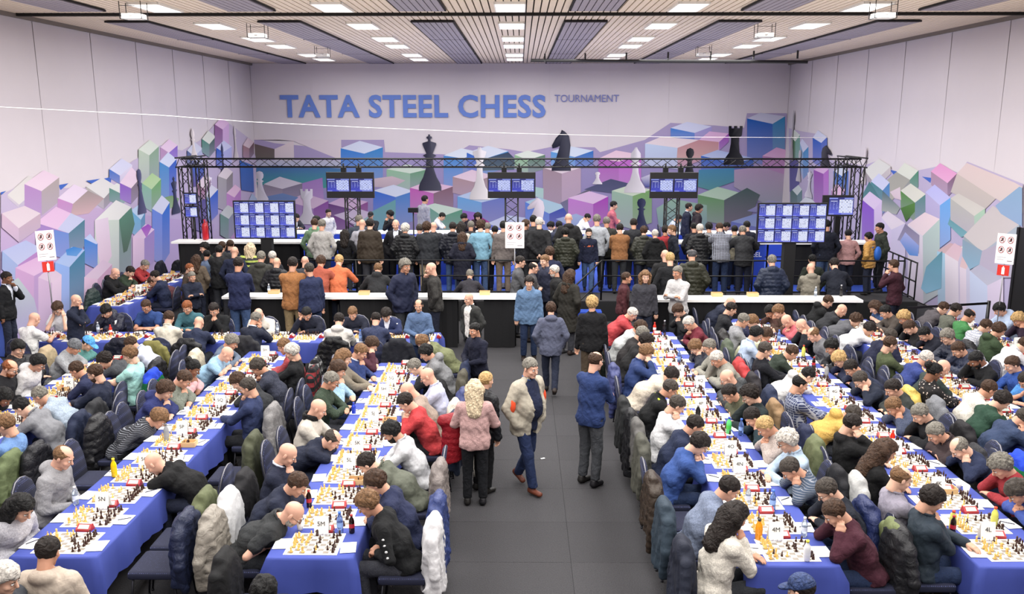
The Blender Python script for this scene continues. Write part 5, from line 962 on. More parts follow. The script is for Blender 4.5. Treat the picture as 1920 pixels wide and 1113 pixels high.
MURAL_B="""-10.62,4.00 -9.76,3.79 -7.11,3.54 -7.10,3.92 -5.40,3.92 -5.37,3.44 -2.66,3.34 -2.02,3.71 -0.43,3.55 0.21,3.44 1.26,3.65 2.96,3.63 3.17,3.44 4.93,3.92 5.92,4.58 7.66,4.48 8.82,4.38 8.90,4.95 10.46,4.95 10.92,0.03 -10.98,0.03|a89cc0 a090c0 1
-10.62,4.00 -9.01,3.88 -7.13,3.12 -7.10,3.92 -10.62,3.92|d8ccd4 d8ccd4 1
-5.85,3.12 3.28,3.13 10.71,2.71 10.92,0.03 -10.98,0.03 -10.79,2.49|9a90bc 8c84b8 1
-10.59,3.77 -9.77,3.56 -9.79,3.21 -10.63,3.12|6a5a5c 6a6460 1
-9.77,3.56 -8.99,3.88 -9.01,3.12 -9.79,3.12|e0d0d4 cfc4cc 1
-10.63,3.12 -7.13,3.12 -6.93,2.74 -8.86,2.70 -10.65,2.74|b8b8cc a8b0cc 1
-10.64,2.87 -9.70,2.91 -6.93,2.79 -6.85,2.17 -8.25,1.96 -10.81,2.17|4a6ca8 4a9890 1
-7.13,3.59 -6.20,3.38 -6.25,2.07 -7.18,2.28|3a80d0 b4a8cc 0.45
-6.20,3.38 -5.45,3.63 -5.49,2.32 -6.25,2.07|3a86c8 b4a8cc 0.45
-7.13,3.59 -6.36,3.88 -5.45,3.63 -6.20,3.38|d0d8ee ffffff 0.12
-10.28,2.17 -9.54,1.98 -9.56,1.47 -10.31,1.66|8a8090 b4a8cc 0.45
-9.54,1.98 -8.73,2.21 -8.76,1.70 -9.56,1.47|7c7488 b4a8cc 0.45
-10.28,2.17 -9.62,2.47 -8.73,2.21 -9.54,1.98|c8c0d0 ffffff 0.12
-8.73,2.21 -7.91,2.43 -7.89,1.32 -8.77,1.42|9a78b8 b090c4 1
-9.33,1.47 -8.33,1.19 -8.37,0.24 -9.38,0.52|a080bc b4a8cc 0.45
-8.33,1.19 -7.71,1.51 -7.75,0.56 -8.37,0.24|8a50a0 b4a8cc 0.45
-9.33,1.47 -8.69,1.81 -7.71,1.51 -8.33,1.19|ccb0d0 ffffff 0.12
-10.63,1.59 -9.55,1.81 -8.91,1.64 -9.81,0.99 -10.67,1.03|7088b8 6078b0 1
-5.33,2.77 -4.39,2.60 -4.41,1.96 -5.35,2.13|8fb89a b4a8cc 0.45
-4.39,2.60 -3.73,2.75 -3.74,2.11 -4.41,1.96|6a9878 b4a8cc 0.45
-5.33,2.77 -4.47,2.96 -3.73,2.75 -4.39,2.60|c8d8cc ffffff 0.12
-5.88,2.39 -5.12,2.49 -4.59,2.32 -5.14,2.02 -5.89,2.07|c8b4c0 b8a8b8 1
-5.89,1.92 -5.00,1.66 -5.03,0.46 -5.93,0.72|3a6ccc b4a8cc 0.45
-5.00,1.66 -4.26,1.90 -4.29,0.70 -5.03,0.46|4a80c8 b4a8cc 0.45
-5.89,1.92 -5.07,2.15 -4.26,1.90 -5.00,1.66|ccd4ec ffffff 0.12
-7.72,1.40 -6.78,1.17 -6.81,0.43 -7.75,0.67|6a4080 b4a8cc 0.45
-6.78,1.17 -6.12,1.47 -6.15,0.74 -6.81,0.43|8a5090 b4a8cc 0.45
-7.72,1.40 -7.08,1.68 -6.12,1.47 -6.78,1.17|c8a8d0 ffffff 0.12
-7.52,0.93 -6.71,0.56 -6.75,0.03 -7.56,0.06|7a4c90 b4a8cc 0.45
-6.71,0.56 -5.92,1.00 -5.95,0.13 -6.75,0.03|9ab8c0 b4a8cc 0.45
-7.52,0.93 -6.56,1.21 -5.92,1.00 -6.71,0.56|c8b8d8 ffffff 0.12
-6.14,1.00 -5.00,1.56 -5.03,0.35 -6.16,0.30|6aa0a8 7aa0b8 1
-3.04,3.31 -2.28,3.19 -2.29,1.96 -3.06,2.09|4a88cc b4a8cc 0.45
-2.28,3.19 -1.59,3.44 -1.60,2.22 -2.29,1.96|6a8ac0 b4a8cc 0.45
-3.04,3.31 -2.33,3.59 -1.59,3.44 -2.28,3.19|d8e0ee ffffff 0.12
-2.12,3.42 -1.49,3.15 -1.49,2.52 -2.13,2.79|2f68c4 b4a8cc 0.45
-1.49,3.15 -0.47,3.48 -0.47,2.85 -1.49,2.52|3c88c8 b4a8cc 0.45
-2.12,3.42 -1.27,3.69 -0.47,3.48 -1.49,3.15|d4dcee ffffff 0.12
-1.49,3.15 -0.47,3.44 -0.19,3.17 -0.24,2.75 -1.60,2.71|3a4860 5a6a78 1
-0.22,3.34 0.31,3.13 0.32,2.58 -0.22,2.79|8fb890 b4a8cc 0.45
0.31,3.13 0.99,3.34 1.00,2.79 0.32,2.58|5c8068 b4a8cc 0.45
-0.22,3.34 0.31,3.50 0.99,3.34 0.31,3.13|dce4dc ffffff 0.12
1.22,3.46 2.18,3.25 2.19,2.71 1.23,2.92|5a9ad8 b4a8cc 0.45
2.18,3.25 2.90,3.50 2.91,2.96 2.19,2.71|2f70c0 b4a8cc 0.45
1.22,3.46 1.90,3.69 2.90,3.50 2.18,3.25|d0dcf0 ffffff 0.12
-4.41,2.03 -3.47,1.81 -3.49,0.83 -4.43,1.04|b860b0 b4a8cc 0.45
-3.47,1.81 -2.67,2.09 -2.69,1.11 -3.49,0.83|806070 b4a8cc 0.45
-4.41,2.03 -3.74,2.28 -2.67,2.09 -3.47,1.81|d8b4d4 ffffff 0.12
-2.69,2.47 -1.84,2.26 -1.84,1.62 -2.70,1.83|a88c94 b4a8cc 0.45
-1.84,2.26 -1.07,2.52 -1.07,1.88 -1.84,1.62|9c8890 b4a8cc 0.45
-2.69,2.47 -1.92,2.75 -1.07,2.52 -1.84,2.26|dcc4d8 ffffff 0.12
-2.51,1.69 -1.54,1.45 -1.55,0.33 -2.52,0.57|6aa0d8 b4a8cc 0.45
-1.54,1.45 -0.54,1.69 -0.54,0.57 -1.55,0.33|6a78c0 b4a8cc 0.45
-2.51,1.69 -1.71,1.96 -0.54,1.69 -1.54,1.45|b0c4e8 ffffff 0.12
-2.51,1.17 -1.55,1.00 -1.55,0.33 -2.52,0.57|9070c8 a868b8 1
-3.76,1.32 -3.12,0.89 -3.13,0.13 -3.77,0.57|6aa090 b4a8cc 0.45
-3.12,0.89 -2.32,1.17 -2.33,0.42 -3.13,0.13|5c9880 b4a8cc 0.45
-3.76,1.32 -3.43,1.41 -2.32,1.17 -3.12,0.89|c4d8d0 ffffff 0.12
-2.05,0.61 -1.51,0.83 -1.08,0.57 -1.62,0.13|a83890 b060a8 1
-1.31,0.61 -0.65,0.35 -0.65,0.03 -1.32,0.03|6a7cd8 b4a8cc 0.45
-0.65,0.35 0.54,0.79 0.54,0.09 -0.65,0.03|5a6cc8 b4a8cc 0.45
-1.31,0.61 -0.54,0.94 0.54,0.79 -0.65,0.35|c0c8ec ffffff 0.12
0.91,2.83 1.66,2.60 1.68,1.07 0.92,1.30|a08a98 b4a8cc 0.45
1.66,2.60 2.42,2.83 2.44,1.30 1.68,1.07|b8a0b4 b4a8cc 0.45
0.91,2.83 1.59,3.00 2.42,2.83 1.66,2.60|e0cfdc ffffff 0.12
0.60,2.07 0.94,2.01 0.94,1.60 0.60,1.69|a8ccc8 b0c8d0 1
0.21,1.47 1.18,1.00 1.19,0.03 0.22,0.40|5a80d8 b4a8cc 0.45
1.18,1.00 1.87,1.30 1.88,0.23 1.19,0.03|3a50b0 b4a8cc 0.45
0.21,1.47 0.75,1.65 1.87,1.30 1.18,1.00|a8c8e0 ffffff 0.12
1.61,1.43 2.84,2.03 2.85,1.43 1.91,1.00|6a6878 7a78a0 1
1.93,1.63 2.94,1.39 2.95,0.44 1.94,0.68|c080d0 b4a8cc 0.45
2.94,1.39 3.53,1.69 3.55,0.75 2.95,0.44|a848b8 b4a8cc 0.45
1.93,1.63 2.78,1.90 3.53,1.69 2.94,1.39|dcbce4 ffffff 0.12
1.44,0.79 2.26,1.00 2.91,0.75 2.27,0.36|a8b8e4 98a8dc 1
3.11,3.19 3.92,3.07 3.95,1.88 3.14,2.01|b060b8 b4a8cc 0.45
3.92,3.07 4.80,3.34 4.84,2.16 3.95,1.88|c068c8 b4a8cc 0.45
3.11,3.19 3.80,3.51 4.80,3.34 3.92,3.07|e8c8dc ffffff 0.12
2.56,1.97 3.62,2.39 4.48,2.18 3.74,1.82|4c5070 5a5c80 1
3.67,1.92 4.51,1.71 4.55,0.38 3.70,0.60|9ab8a8 b4a8cc 0.45
4.51,1.71 5.27,1.97 5.31,0.64 4.55,0.38|7aa868 b4a8cc 0.45
3.67,1.92 4.37,2.14 5.27,1.97 4.51,1.71|c8d8c4 ffffff 0.12
4.81,2.43 5.38,2.65 6.10,2.46 5.65,2.08 5.01,2.07|e0dcec 4c54a0 1
5.93,4.38 6.88,4.19 6.89,3.86 5.94,4.05|3f7ccc b4a8cc 0.45
6.88,4.19 7.54,4.44 7.56,4.11 6.89,3.86|a098d0 b4a8cc 0.45
5.93,4.38 6.57,4.62 7.54,4.44 6.88,4.19|ccd0ec ffffff 0.12
7.06,3.92 7.86,3.84 7.88,3.51 7.07,3.59|d8a0c0 b4a8cc 0.45
7.86,3.84 8.22,4.17 8.24,3.84 7.88,3.51|9848b0 b4a8cc 0.45
7.06,3.92 7.46,4.25 8.22,4.17 7.86,3.84|dcb0d8 ffffff 0.12
4.94,3.78 6.23,3.61 6.26,2.77 4.96,2.94|c0d0ec b4a8cc 0.45
6.23,3.61 7.06,3.92 7.10,3.09 6.26,2.77|c89098 b4a8cc 0.45
4.94,3.78 5.58,4.05 7.06,3.92 6.23,3.61|e4d4dc ffffff 0.12
6.23,3.61 7.06,3.92 7.84,3.84 7.83,3.13 6.21,3.13|c08c94 cca8a8 1
8.91,4.75 9.92,4.54 10.03,2.88 9.00,3.09|1f5cb0 b4a8cc 0.45
9.92,4.54 10.39,4.83 10.49,3.17 10.03,2.88|2f80b0 b4a8cc 0.45
8.91,4.75 9.42,4.97 10.39,4.83 9.92,4.54|c0c0d8 ffffff 0.12
7.17,3.30 7.81,3.53 9.25,3.21 8.47,3.07|b4c0e8 a0b0e0 1
7.17,3.30 8.47,3.03 8.51,2.39 7.20,2.67|3264c0 b4a8cc 0.45
8.47,3.03 9.25,3.17 9.28,2.54 8.51,2.39|3058a8 b4a8cc 0.45
7.17,3.30 7.71,3.46 9.25,3.17 8.47,3.03|b4c0e8 ffffff 0.12
9.60,3.30 10.64,3.13 10.72,1.99 9.67,2.16|b080b0 b4a8cc 0.45
10.64,3.13 10.62,3.51 10.69,2.37 10.72,1.99|a070a8 b4a8cc 0.45
9.60,3.30 10.13,3.63 10.62,3.51 10.64,3.13|d0a0cc ffffff 0.12
7.11,2.75 8.51,2.82 8.53,2.29 7.57,1.95 7.10,2.08|4a88b0 5a9098 1
8.51,2.75 9.54,2.88 10.73,2.50 10.81,1.23 9.73,1.44 8.54,2.08|b098b8 9aa0b0 1
7.11,1.76 8.17,1.55 8.22,0.56 7.16,0.77|6a9868 b4a8cc 0.45
8.17,1.55 8.81,1.84 8.87,0.86 8.22,0.56|587858 b4a8cc 0.45
7.11,1.76 7.89,2.08 8.81,1.84 8.17,1.55|b0ccb8 ffffff 0.12
8.17,1.55 9.06,2.04 9.60,1.76 9.14,0.58 8.22,0.49|4c6060 7c7488 1
5.47,1.22 6.09,1.61 7.49,1.35 7.54,0.36 5.60,0.47|98b8a8 88a0b0 1
8.49,0.69 9.57,0.47 9.62,0.03 8.53,0.03|6a78c8 b4a8cc 0.45
9.57,0.47 10.83,0.97 10.88,0.11 9.62,0.03|6a70b8 b4a8cc 0.45
8.49,0.69 9.75,1.10 10.83,0.97 9.57,0.47|8a9cd8 ffffff 0.12
9.11,1.12 9.94,1.55 10.80,1.44 10.82,1.01 9.76,1.01|a0a0c8 8c8cc0 1"""
FIG_B=[('king', -3.6, 1.92, 4.13, 0.9, '2c2c3c'),('queen', -1.61, 1.56, 3.63, 0.81, 'b8b4b8'),('knight', 1.64, 2.71, 4.31, 0.77, '1f2030'),('bishop', 4.59, 1.84, 3.63, 0.85, 'b4b0b8'),('rook', 8.48, 2.94, 4.46, 0.8, '101018'),('pawn', 6.73, 2.29, 3.61, 0.6, '181820'),('pawn', -10.42, 1.51, 2.7, 0.6, 'a4a0ac'),('rook', -8.57, 0.56, 1.98, 0.74, 'aca8b4'),('pawn', 4.87, 0.32, 1.63, 0.65, '1f2444'),('knight', 0.65, 0.57, 1.65, 0.73, 'b0a8b4'),('pawn', 7.62, 1.01, 1.86, 0.51, '8c8898'),('pawn', 3.09, 2.18, 2.67, 0.38, 'b4b0b8')]
FIG_L=[('pawn', 23.7, 2.14, 3.38, 0.54, '3c3c5c'),('bishop', 27.85, 3.42, 4.44, 0.64, 'b8b0b0'),('bishop', 31.98, 3.24, 4.49, 0.54, 'a8a0a4'),('king', 26.06, 1.89, 3.01, 0.65, '2c3048'),('bishop', 30.49, 2.74, 3.89, 0.55, '2c2e50'),('queen', 29.03, 2.08, 2.83, 0.8, 'b8b4bc')]
FIG_R=[('bishop', 33.52, 3.17, 5.05, 0.52, '8c888c'),('bishop', 26.33, 2.78, 3.89, 0.41, 'a8a0a4'),('knight', 29.7, 3.13, 3.85, 1.03, '24222c'),('queen', 31.21, 1.94, 2.89, 0.8, 'a8a4b0'),('pawn', 32.46, 2.43, 3.61, 0.56, '9c98a0')]
# ---------------- heads, hair, hands ----------------
SKIN=cmat('skin',.55,scale=14,bump=.08,amp=.07); LIPS=cmat('lips',.5,scale=14,bump=0,amp=.02,mul=.62)
EYEW=mat('eye_white','d8d4d0',.3); IRIS=mat('iris','1d1611',.2); BROW=mat('brow','33241a',.9)
HAIR=cmat('hair',.6,scale=50,bump=.5,amp=.42)
CL={'sw':cmat('sweater_cloth',.9,scale=90,bump=.25,amp=.14),'kn':cmat('knitted_wool',.95,'knit',80,.2,.25),'sh':cmat('shirt_cloth',.75,scale=40,bump=.15,amp=.08),
'pu':cmat('quilted_nylon',.45,scale=25,bump=.3,amp=.12),'pl':cmat('plaid_cloth',.85,'plaid',40,.15,.1),'st':cmat('striped_cloth',.85,'stripe',40,.15,.1),
'fl':cmat('floral_cloth',.8,'floral',40,.15,.1),'hv':cmat('high_visibility_cloth',.6,'hivis',30,.2,.1),'rp':cmat('checked_wool',.95,'redplaid',60,.3,.1),'rb':cmat('striped_wool',.9,'rainbow',60,.2,.1),
'dn':cmat('denim',.9,scale=110,bump=.3,amp=.25)}
def cran(P): return ellp(P,(0,-.012,.034),(.077,.097,.086))
def head_sdf(P):
    d=cran(P); d=smin(d,ellp(P,(0,.026,-.042),(.059,.068,.074)),.03)
    d=smin(d,cap(P,(-.012,.068,-.096),(.012,.068,-.096),.02,.02),.02)
    d=smin(d,cap(P,(-.034,.078,.026),(.034,.078,.026),.013,.013),.012)
    d=smin(d,cap(P,(0,.088,.014),(0,.112,-.024),.008,.0135),.01)
    d=smin(d,ellp(P,(0,.087,-.058),(.024,.013,.011)),.006)
    for s in (-1,1):
        d=smin(d,ellp(P,(s*.041,.058,-.028),(.026,.026,.022)),.012)
        e=cap(P,(s*.031,.107,.005),(s*.034,.107,.005),.016,.016); d=-smin(-d,e,.008)
        d=smin(d,ellp(P,(s*.083,-.008,-.004),(.008,.019,.031)),.006)
    d=smin(d,cap(P,(0,-.03,-.05),(0,-.035,-.13),.055,.056),.03)
    return d
P,lo,h=grid((-.11,-.13,-.15),(.11,.15,.14),.0072); HV,HF=nets(head_sdf(P),lo,h)
_c=HV[HF].mean(1); HM=np.zeros(len(HF),int); HM[(np.abs(_c[:,0])<.022)&(_c[:,1]>.082)&(np.abs(_c[:,2]+.058)<.0085)]=1
fe=MB()
for s in (-1,1):
    fe.mi=2; fe.ell((s*.032,.084,.005),(.0145,.011,.0085),8,6)
    fe.mi=3; fe.ell((s*.032,.0925,.004),(.006,.0045,.006),6,4)
    fe.mi=4; fe.tube([(s*.016,.0935,.023),(s*.032,.0955,.028),(s*.05,.084,.024)],[.003,.0042,.002],5)
FEV=np.array(fe.v,np.float32); _q=[(f,m_) for f,m_ in zip(fe.f,fe.m) if len(f)==4]; FEF=[f for f,m_ in _q]; FEM=[m_ for f,m_ in _q]
def hairmesh(st):
    P,lo,h=grid((-.17,-.28,-.46),(.17,.18,.2),.0105 if st in 'wlp' else .0095); x,y,z=P[...,0],P[...,1],P[...,2]
    t={'s':.014,'m':.024,'c':.03,'r':.009,'w':.024,'l':.018,'p':.014,'u':.014,'k':.014,'a':.013,'F':.013}[st]
    base=ellp(P,(0,-.016,.036),(.077+t,.097+t,.086+t*1.15))
    hl=np.interp(y,[-.09,-.03,.005,.02,.06,.1],[-.085,-.06,-.012,.022,.056 if st!='m' else .046,.062 if st!='m' else .046])
    hl=hl+.007*np.sin(x*190+y*60)+.012*np.clip(np.abs(x)*20-.8,0,1)*(y>.05)
    if st in 'ka':
        d=np.maximum(base,.02-z-.1*y*0) if st=='k' else np.maximum(base,.03-z)
        if st=='k': d=np.maximum(base,-(z+.005-.25*y)); d=smin(d,np.maximum(ellp(P,(0,-.016,.02),(.098,.118,.07)),np.abs(z-.02-.25*y)-.02),.01)
        else: d=smin(d,np.maximum(ellp(P,(0,.1,.035),(.075,.085,.02)),-(y-.05)),.01)
    elif st=='F':
        d=np.maximum(ellp(P,(0,.01,.065),(.1,.125,.055)),.035-z); d=smin(d,ellp(P,(0,.1,.045),(.07,.05,.012)),.01)
        d=np.minimum(d,np.maximum(np.maximum(ellp(P,(0,-.016,.036),(.083,.103,.09)),-(z-hl)),z-.05))
    else:
        if st=='c': base=base-wob(P,.008,85)-wob(P,.003,170)
        elif st in 'mwlu': base=base-wob(P,.005,50)-wob(P,.002,120)
        elif st=='s': base=base-wob(P,.003,70)-wob(P,.001,150)
        d=np.maximum(base,-(z-hl))
        if st=='r': d=np.maximum(d,-(ellp(P,(0,.035,.13),(.075,.115,.085))))
        if st in 'wl':
            m=cap(P,(0,-.055,.0),(0,-.10,-.32 if st=='w' else -.24),.098,.07,.72,(1,0,0)); 
            for s in (-1,1): m=smin(m,cap(P,(s*.075,-.01,.02),(s*.075,-.005,-.15),.03,.024),.03)
            m=m-wob(P,.008 if st=='w' else .004,55); d=smin(d,np.maximum(m,-ellp(P,(0,.06,-.05),(.066,.1,.115))),.02)
        if st=='p':
            d=smin(d,cap(P,(0,-.11,.03),(0,-.155,.0),.022,.03),.01); d=smin(d,cap(P,(0,-.155,.0),(0,-.15,-.11),.032,.02)-wob(P,.005,70),.02)
        if st=='u': d=smin(d,ellp(P,(0,-.125,.07),(.055,.05,.055))-wob(P,.006,80),.01)
    V,F=nets(d,lo,h); return mesh_np('hair',V,F,[HAIR])
HAIRM={}
def get_hair(s):
    if s not in HAIRM: HAIRM[s]=hairmesh(s)
    return HAIRM[s]
P,lo,h=grid((-.1,-.05,-.19),(.1,.13,.02),.008)
_b=np.maximum(ellp(P,(0,.026,-.048),(.064,.0745,.084)),np.maximum(P[...,2]+.052-.5*np.maximum(0,.03-P[...,1]),.0-P[...,1]))
_b=np.maximum(_b,-cap(P,(-.02,.115,-.056),(.02,.115,-.056),.014,.014)); V,F=nets(_b-wob(P,.002,90),lo,h); BEARD=mesh_np('beard',V,F,[HAIR])
g=MB()
for s in (-1,1):
    g.tube([(s*(.034+.022*math.cos(a)),.108,.004+.017*math.sin(a)) for a in [i*PI/5 for i in range(10)]],.0022,4,True)
    g.tube([(s*.056,.106,.01),(s*.078,.07,.012),(s*.085,-.01,.008)],.002,4)
g.tube([(-.013,.11,.006),(.013,.11,.006)],.002,4); GLASS=g.mesh('glasses',mat('spectacle_frame','1c1a1a',.3))
def hand_sdf(P,curl):
    # right hand: wrist at origin, fingers along +y, palm facing -z, thumb on -x side
    d=cap(P,(0,0,0),(-.004,.03,0),.021,.024,.7,(1,0,0)); d=smin(d,cap(P,(-.002,.03,0),(-.001,.078,0),.017,.0155,.42,(1,0,0)),.02)
    for x,L,y0 in ((-.03,.068,.082),(-.0095,.078,.086),(.011,.072,.083),(.03,.056,.076)):
        a=np.array((x*.85,y0-.012,0)); th=0
        for seg,(q,r) in enumerate(((.42,.0092),(.32,.0084),(.26,.0075))):
            th+=curl*(.55,1,.8)[seg]; b=a+L*q*np.array((x*.9*(1-curl)*.25/.03*.03,math.cos(th),-math.sin(th)))
            d=smin(d,cap(P,a,b,r,r-.0008),.0035); a=b
    a=np.array((-.02,.014,-.004)); b=np.array((-.044,.048,-.014-.01*curl)); c=np.array((-.042+.02*curl,.076,-.02-.014*curl))
    d=smin(d,cap(P,a,b,.0125,.0105),.008); d=smin(d,cap(P,b,c,.0105,.0085),.004); return d
HANDS={}
for k,cu in (('flat',.22),('curl',.75),('fist',1.25)):
    P,lo,h=grid((-.075,-.035,-.1),(.06,.18,.04),.0062); HANDS[k]=nets(hand_sdf(P,cu),lo,h)
# ---------------- posed bodies ----------------
def spine(th,hz):
    y,z=0.,hz; a1=th*.7; a2=th*1.15; a3=th*1.15+R(18)*min(1,max(th,.1)/R(12))
    mid=(y+.24*math.sin(a1),z+.24*math.cos(a1)); sh=(mid[0]+.27*math.sin(a2),mid[1]+.27*math.cos(a2))
    hc=(sh[0]+.205*math.sin(a3),sh[1]+.205*math.cos(a3)); return mid,sh,hc,a2
def ik(s,w,hint,l1=.285,l2=.262):
    s=Vector(s); w=Vector(w); d=w-s; L=d.length; mx=(l1+l2)*.995
    if L>mx: w=s+d*(mx/L); d=w-s; L=mx
    if L<.12: L=.12
    x=(l1*l1-l2*l2+L*L)/(2*L); hgt=math.sqrt(max(0,l1*l1-x*x)); u=d.normalized(); hv=Vector(hint); hv=hv-u*hv.dot(u)
    hv=hv.normalized() if hv.length>1e-6 else Vector((0,0,-1)); return s+u*x+hv*hgt,w
def pose(seat,lean,arms,walk=0,slim=1):
    th=R(lean); hz=.52 if seat else .93; mid,sh,hc,a2=spine(th,hz); J={}
    J['hip']=(0,0,hz); J['mid']=(0,*mid); J['sh']=(0,*sh); J['hc']=(0,*hc)
    down=R(22+lean*.55) if seat else R(8+lean*.9)
    if arms[0] in 'mkb' or arms[1] in 'mkb': down+=R(6)
    if not seat and arms=='ss': down=R(4)
    yaw=0; J['HR']=Matrix.Translation((0,hc[0],hc[1]))@Euler((-down,0,yaw)).to_matrix().to_4x4(); J['arm']=[]
    HR=J['HR']
    for s,a in ((-1,arms[0]),(1,arms[1])):
        S=Vector((s*.178,sh[0]-.01,sh[1]-.035)); hint=Vector((s*.5,-.3,-1)); hd='flat'; tz=.80
        if a=='f': w=(-s*.02,max(.40,sh[0]+.12),tz); dr=(-s*1,.25,-.05); hint=Vector((s*1,-.1,-.5))
        elif a=='t': w=(s*.16,max(.44,sh[0]+.2),tz); dr=(-s*.4,.9,-.1); hint=Vector((s*.8,-.4,-.4))
        elif a=='r': w=(s*.1,sh[0]+.42,.87); dr=(-s*.1,1,-.5); hint=Vector((s*.6,0,-1))
        elif a=='l': w=(s*.07,.26,.66) if seat else (s*.1,.2,.95); dr=(-s*.6,.8,-.25); hint=Vector((s*.8,-.6,-.3)); hd='curl'
        elif a in 'cm': w=HR@Vector((s*(.035 if a=='m' else .05),.15,-.16)); dr=(-s*.3,-.25,1); hint=Vector((s*.35,.35,-1)); hd='fist'
        elif a=='k': w=HR@Vector((s*.1,.085,-.13)); dr=(-s*.05,-.02,1); hint=Vector((s*.4,.4,-1)); hd='curl'
        elif a=='b': w=HR@Vector((s*.13,.105,-.07)); dr=(-s*.5,-.3,.9); hint=Vector((s*.5,.5,-1)); hd='curl'
        elif a=='s': w=(s*.25,.05,.86); dr=(0,.12,-1); hint=Vector((s*.3,-1,0)); hd='curl'
        elif a=='p': w=(s*.2,.07,.93); dr=(-s*.25,.25,-1); hint=Vector((s*.9,-.7,0)); hd='curl'
        elif a=='h': w=(s*.03,-.17,.98); dr=(-s*.8,0,-.5); hint=Vector((s*1,-.3,0)); hd='curl'
        elif a=='x': w=(-s*.07,.2+sh[0],1.2); dr=(-s*1,-.25,.15); hint=Vector((s*.9,.1,-.7)); hd='curl'
        elif a=='g': w=(s*.24,sh[0]+.34,1.17); dr=(-s*.1,1,-.25); hint=Vector((s*.7,-.3,-.6)); hd='curl'
        elif a=='w': w=(s*.045,.26,1.09); dr=(-s*.8,.5,-.1); hint=Vector((s*.9,-.5,-.2)); hd='curl'
        elif a=='o': w=(s*.12,.28,1.08); dr=(-s*.3,1,.1); hint=Vector((s*.7,-.5,-.4)); hd='curl'
        E,W=ik(S,w,hint)
        if seat and a!='l' and E.z<.80 and E.y>.30: E.z=.80
        J['arm'].append((S,E,W,Vector(dr),hd,s,a))
    J['leg']=[]
    for s in (-1,1):
        H=Vector((s*.09,0,hz-.01))
        if seat: K=Vector((s*.12,.42,.52)); A=Vector((s*.13,.36,.1))
        elif walk: K=H+Vector((0,.13 if s==walk else -.02,-.40)); A=Vector((s*.07,.2 if s==walk else -.2,.1 if s==walk else .16))
        else: K=Vector((s*.1,.025,.5)); A=Vector((s*.105,-.01,.09))
        J['leg'].append((H,K,A))
    J['seat']=seat; J['a2']=a2; J['walk']=walk; return J
def torso(P,J,g,belly=0):
    X=(1,0,0); hip,mid,sh=J['hip'],J['mid'],J['sh']
    d=cap(P,(0,hip[1],hip[2]-.02),mid,.118+g,.115+g,.72,X); d=smin(d,cap(P,mid,(0,sh[1]-.01,sh[2]-.1),.112+g,.118+g,.70,X),.05)
    ar=J['arm']; d=smin(d,cap(P,ar[0][0]*.85+Vector(sh)*.15+Vector((0,0,-.005)),ar[1][0]*.85+Vector(sh)*.15+Vector((0,0,-.005)),.056+g,.056+g),.07)
    n=np.array((0,math.sin(J['a2']),math.cos(J['a2']))); b=np.array(sh)
    d=smin(d,cap(P,b-.02*n,b+.05*n,.075+g*.5,.057+g*.5),.05)
    if belly: d=smin(d,ellp(P,(0,mid[1]+.07,mid[2]-.02),(.17+g,.15+g,.19+g)),.06)
    return d
def arms_sdf(P,J,g,upto=1.0,rs=1.):
    d=None
    for S,E,W,dr,hd,s,a in J['arm']:
        x=smin(cap(P,S,E,.052*rs+g,.043*rs+g),cap(P,E,E.lerp(W,upto),.043*rs+g,(.033*rs+g)*(1 if upto>.5 else 1.1)),.015) if upto>0 else cap(P,S,S.lerp(E,.58),.055+g,.052+g)
        d=x if d is None else np.minimum(d,x)
    return d
def legs_sdf(P,J,g):
    d=None; hip=J['hip']
    for i,(H,K,A) in enumerate(J['leg']):
        x=smin(cap(P,H,K,.085+g,.06+g),cap(P,K,A,.058+g,.042+g*1.6),.02); d=x if d is None else smin(d,x,.02)
    return smin(d,cap(P,(-.06,hip[1]-.01,hip[2]),(.06,hip[1]-.01,hip[2]),.105+g,.105+g),.05)
def bbox(J,m):
    pts=[J['hip'],J['mid'],J['sh']]+[q for a in J['arm'] for q in a[:3]]
    A=np.array([tuple(p) for p in pts]); lo=A.min(0)-m; hi=A.max(0)+m; return lo,hi
def hand_xf(S,E,W,dr,s):
    y=dr.normalized(); f=(W-E).normalized(); y=(y*.75+f*.25).normalized()
    up=Vector((0,0,1)) if abs(y.z)<.75 else Vector((0,-1 if y.z>0 else 1,0)); 
    if y.z>.75: up=Vector((s*.9,.35,0))
    z=(up-y*up.dot(y)).normalized(); x=y.cross(z); return Matrix((( x.x,y.x,z.x,W.x),(x.y,y.y,z.y,W.y),(x.z,y.z,z.z,W.z),(0,0,0,1)))
def xform(M,V): 
    M=np.array(M,np.float32); return V@M[:3,:3].T+M[:3,3]
CACHE={}
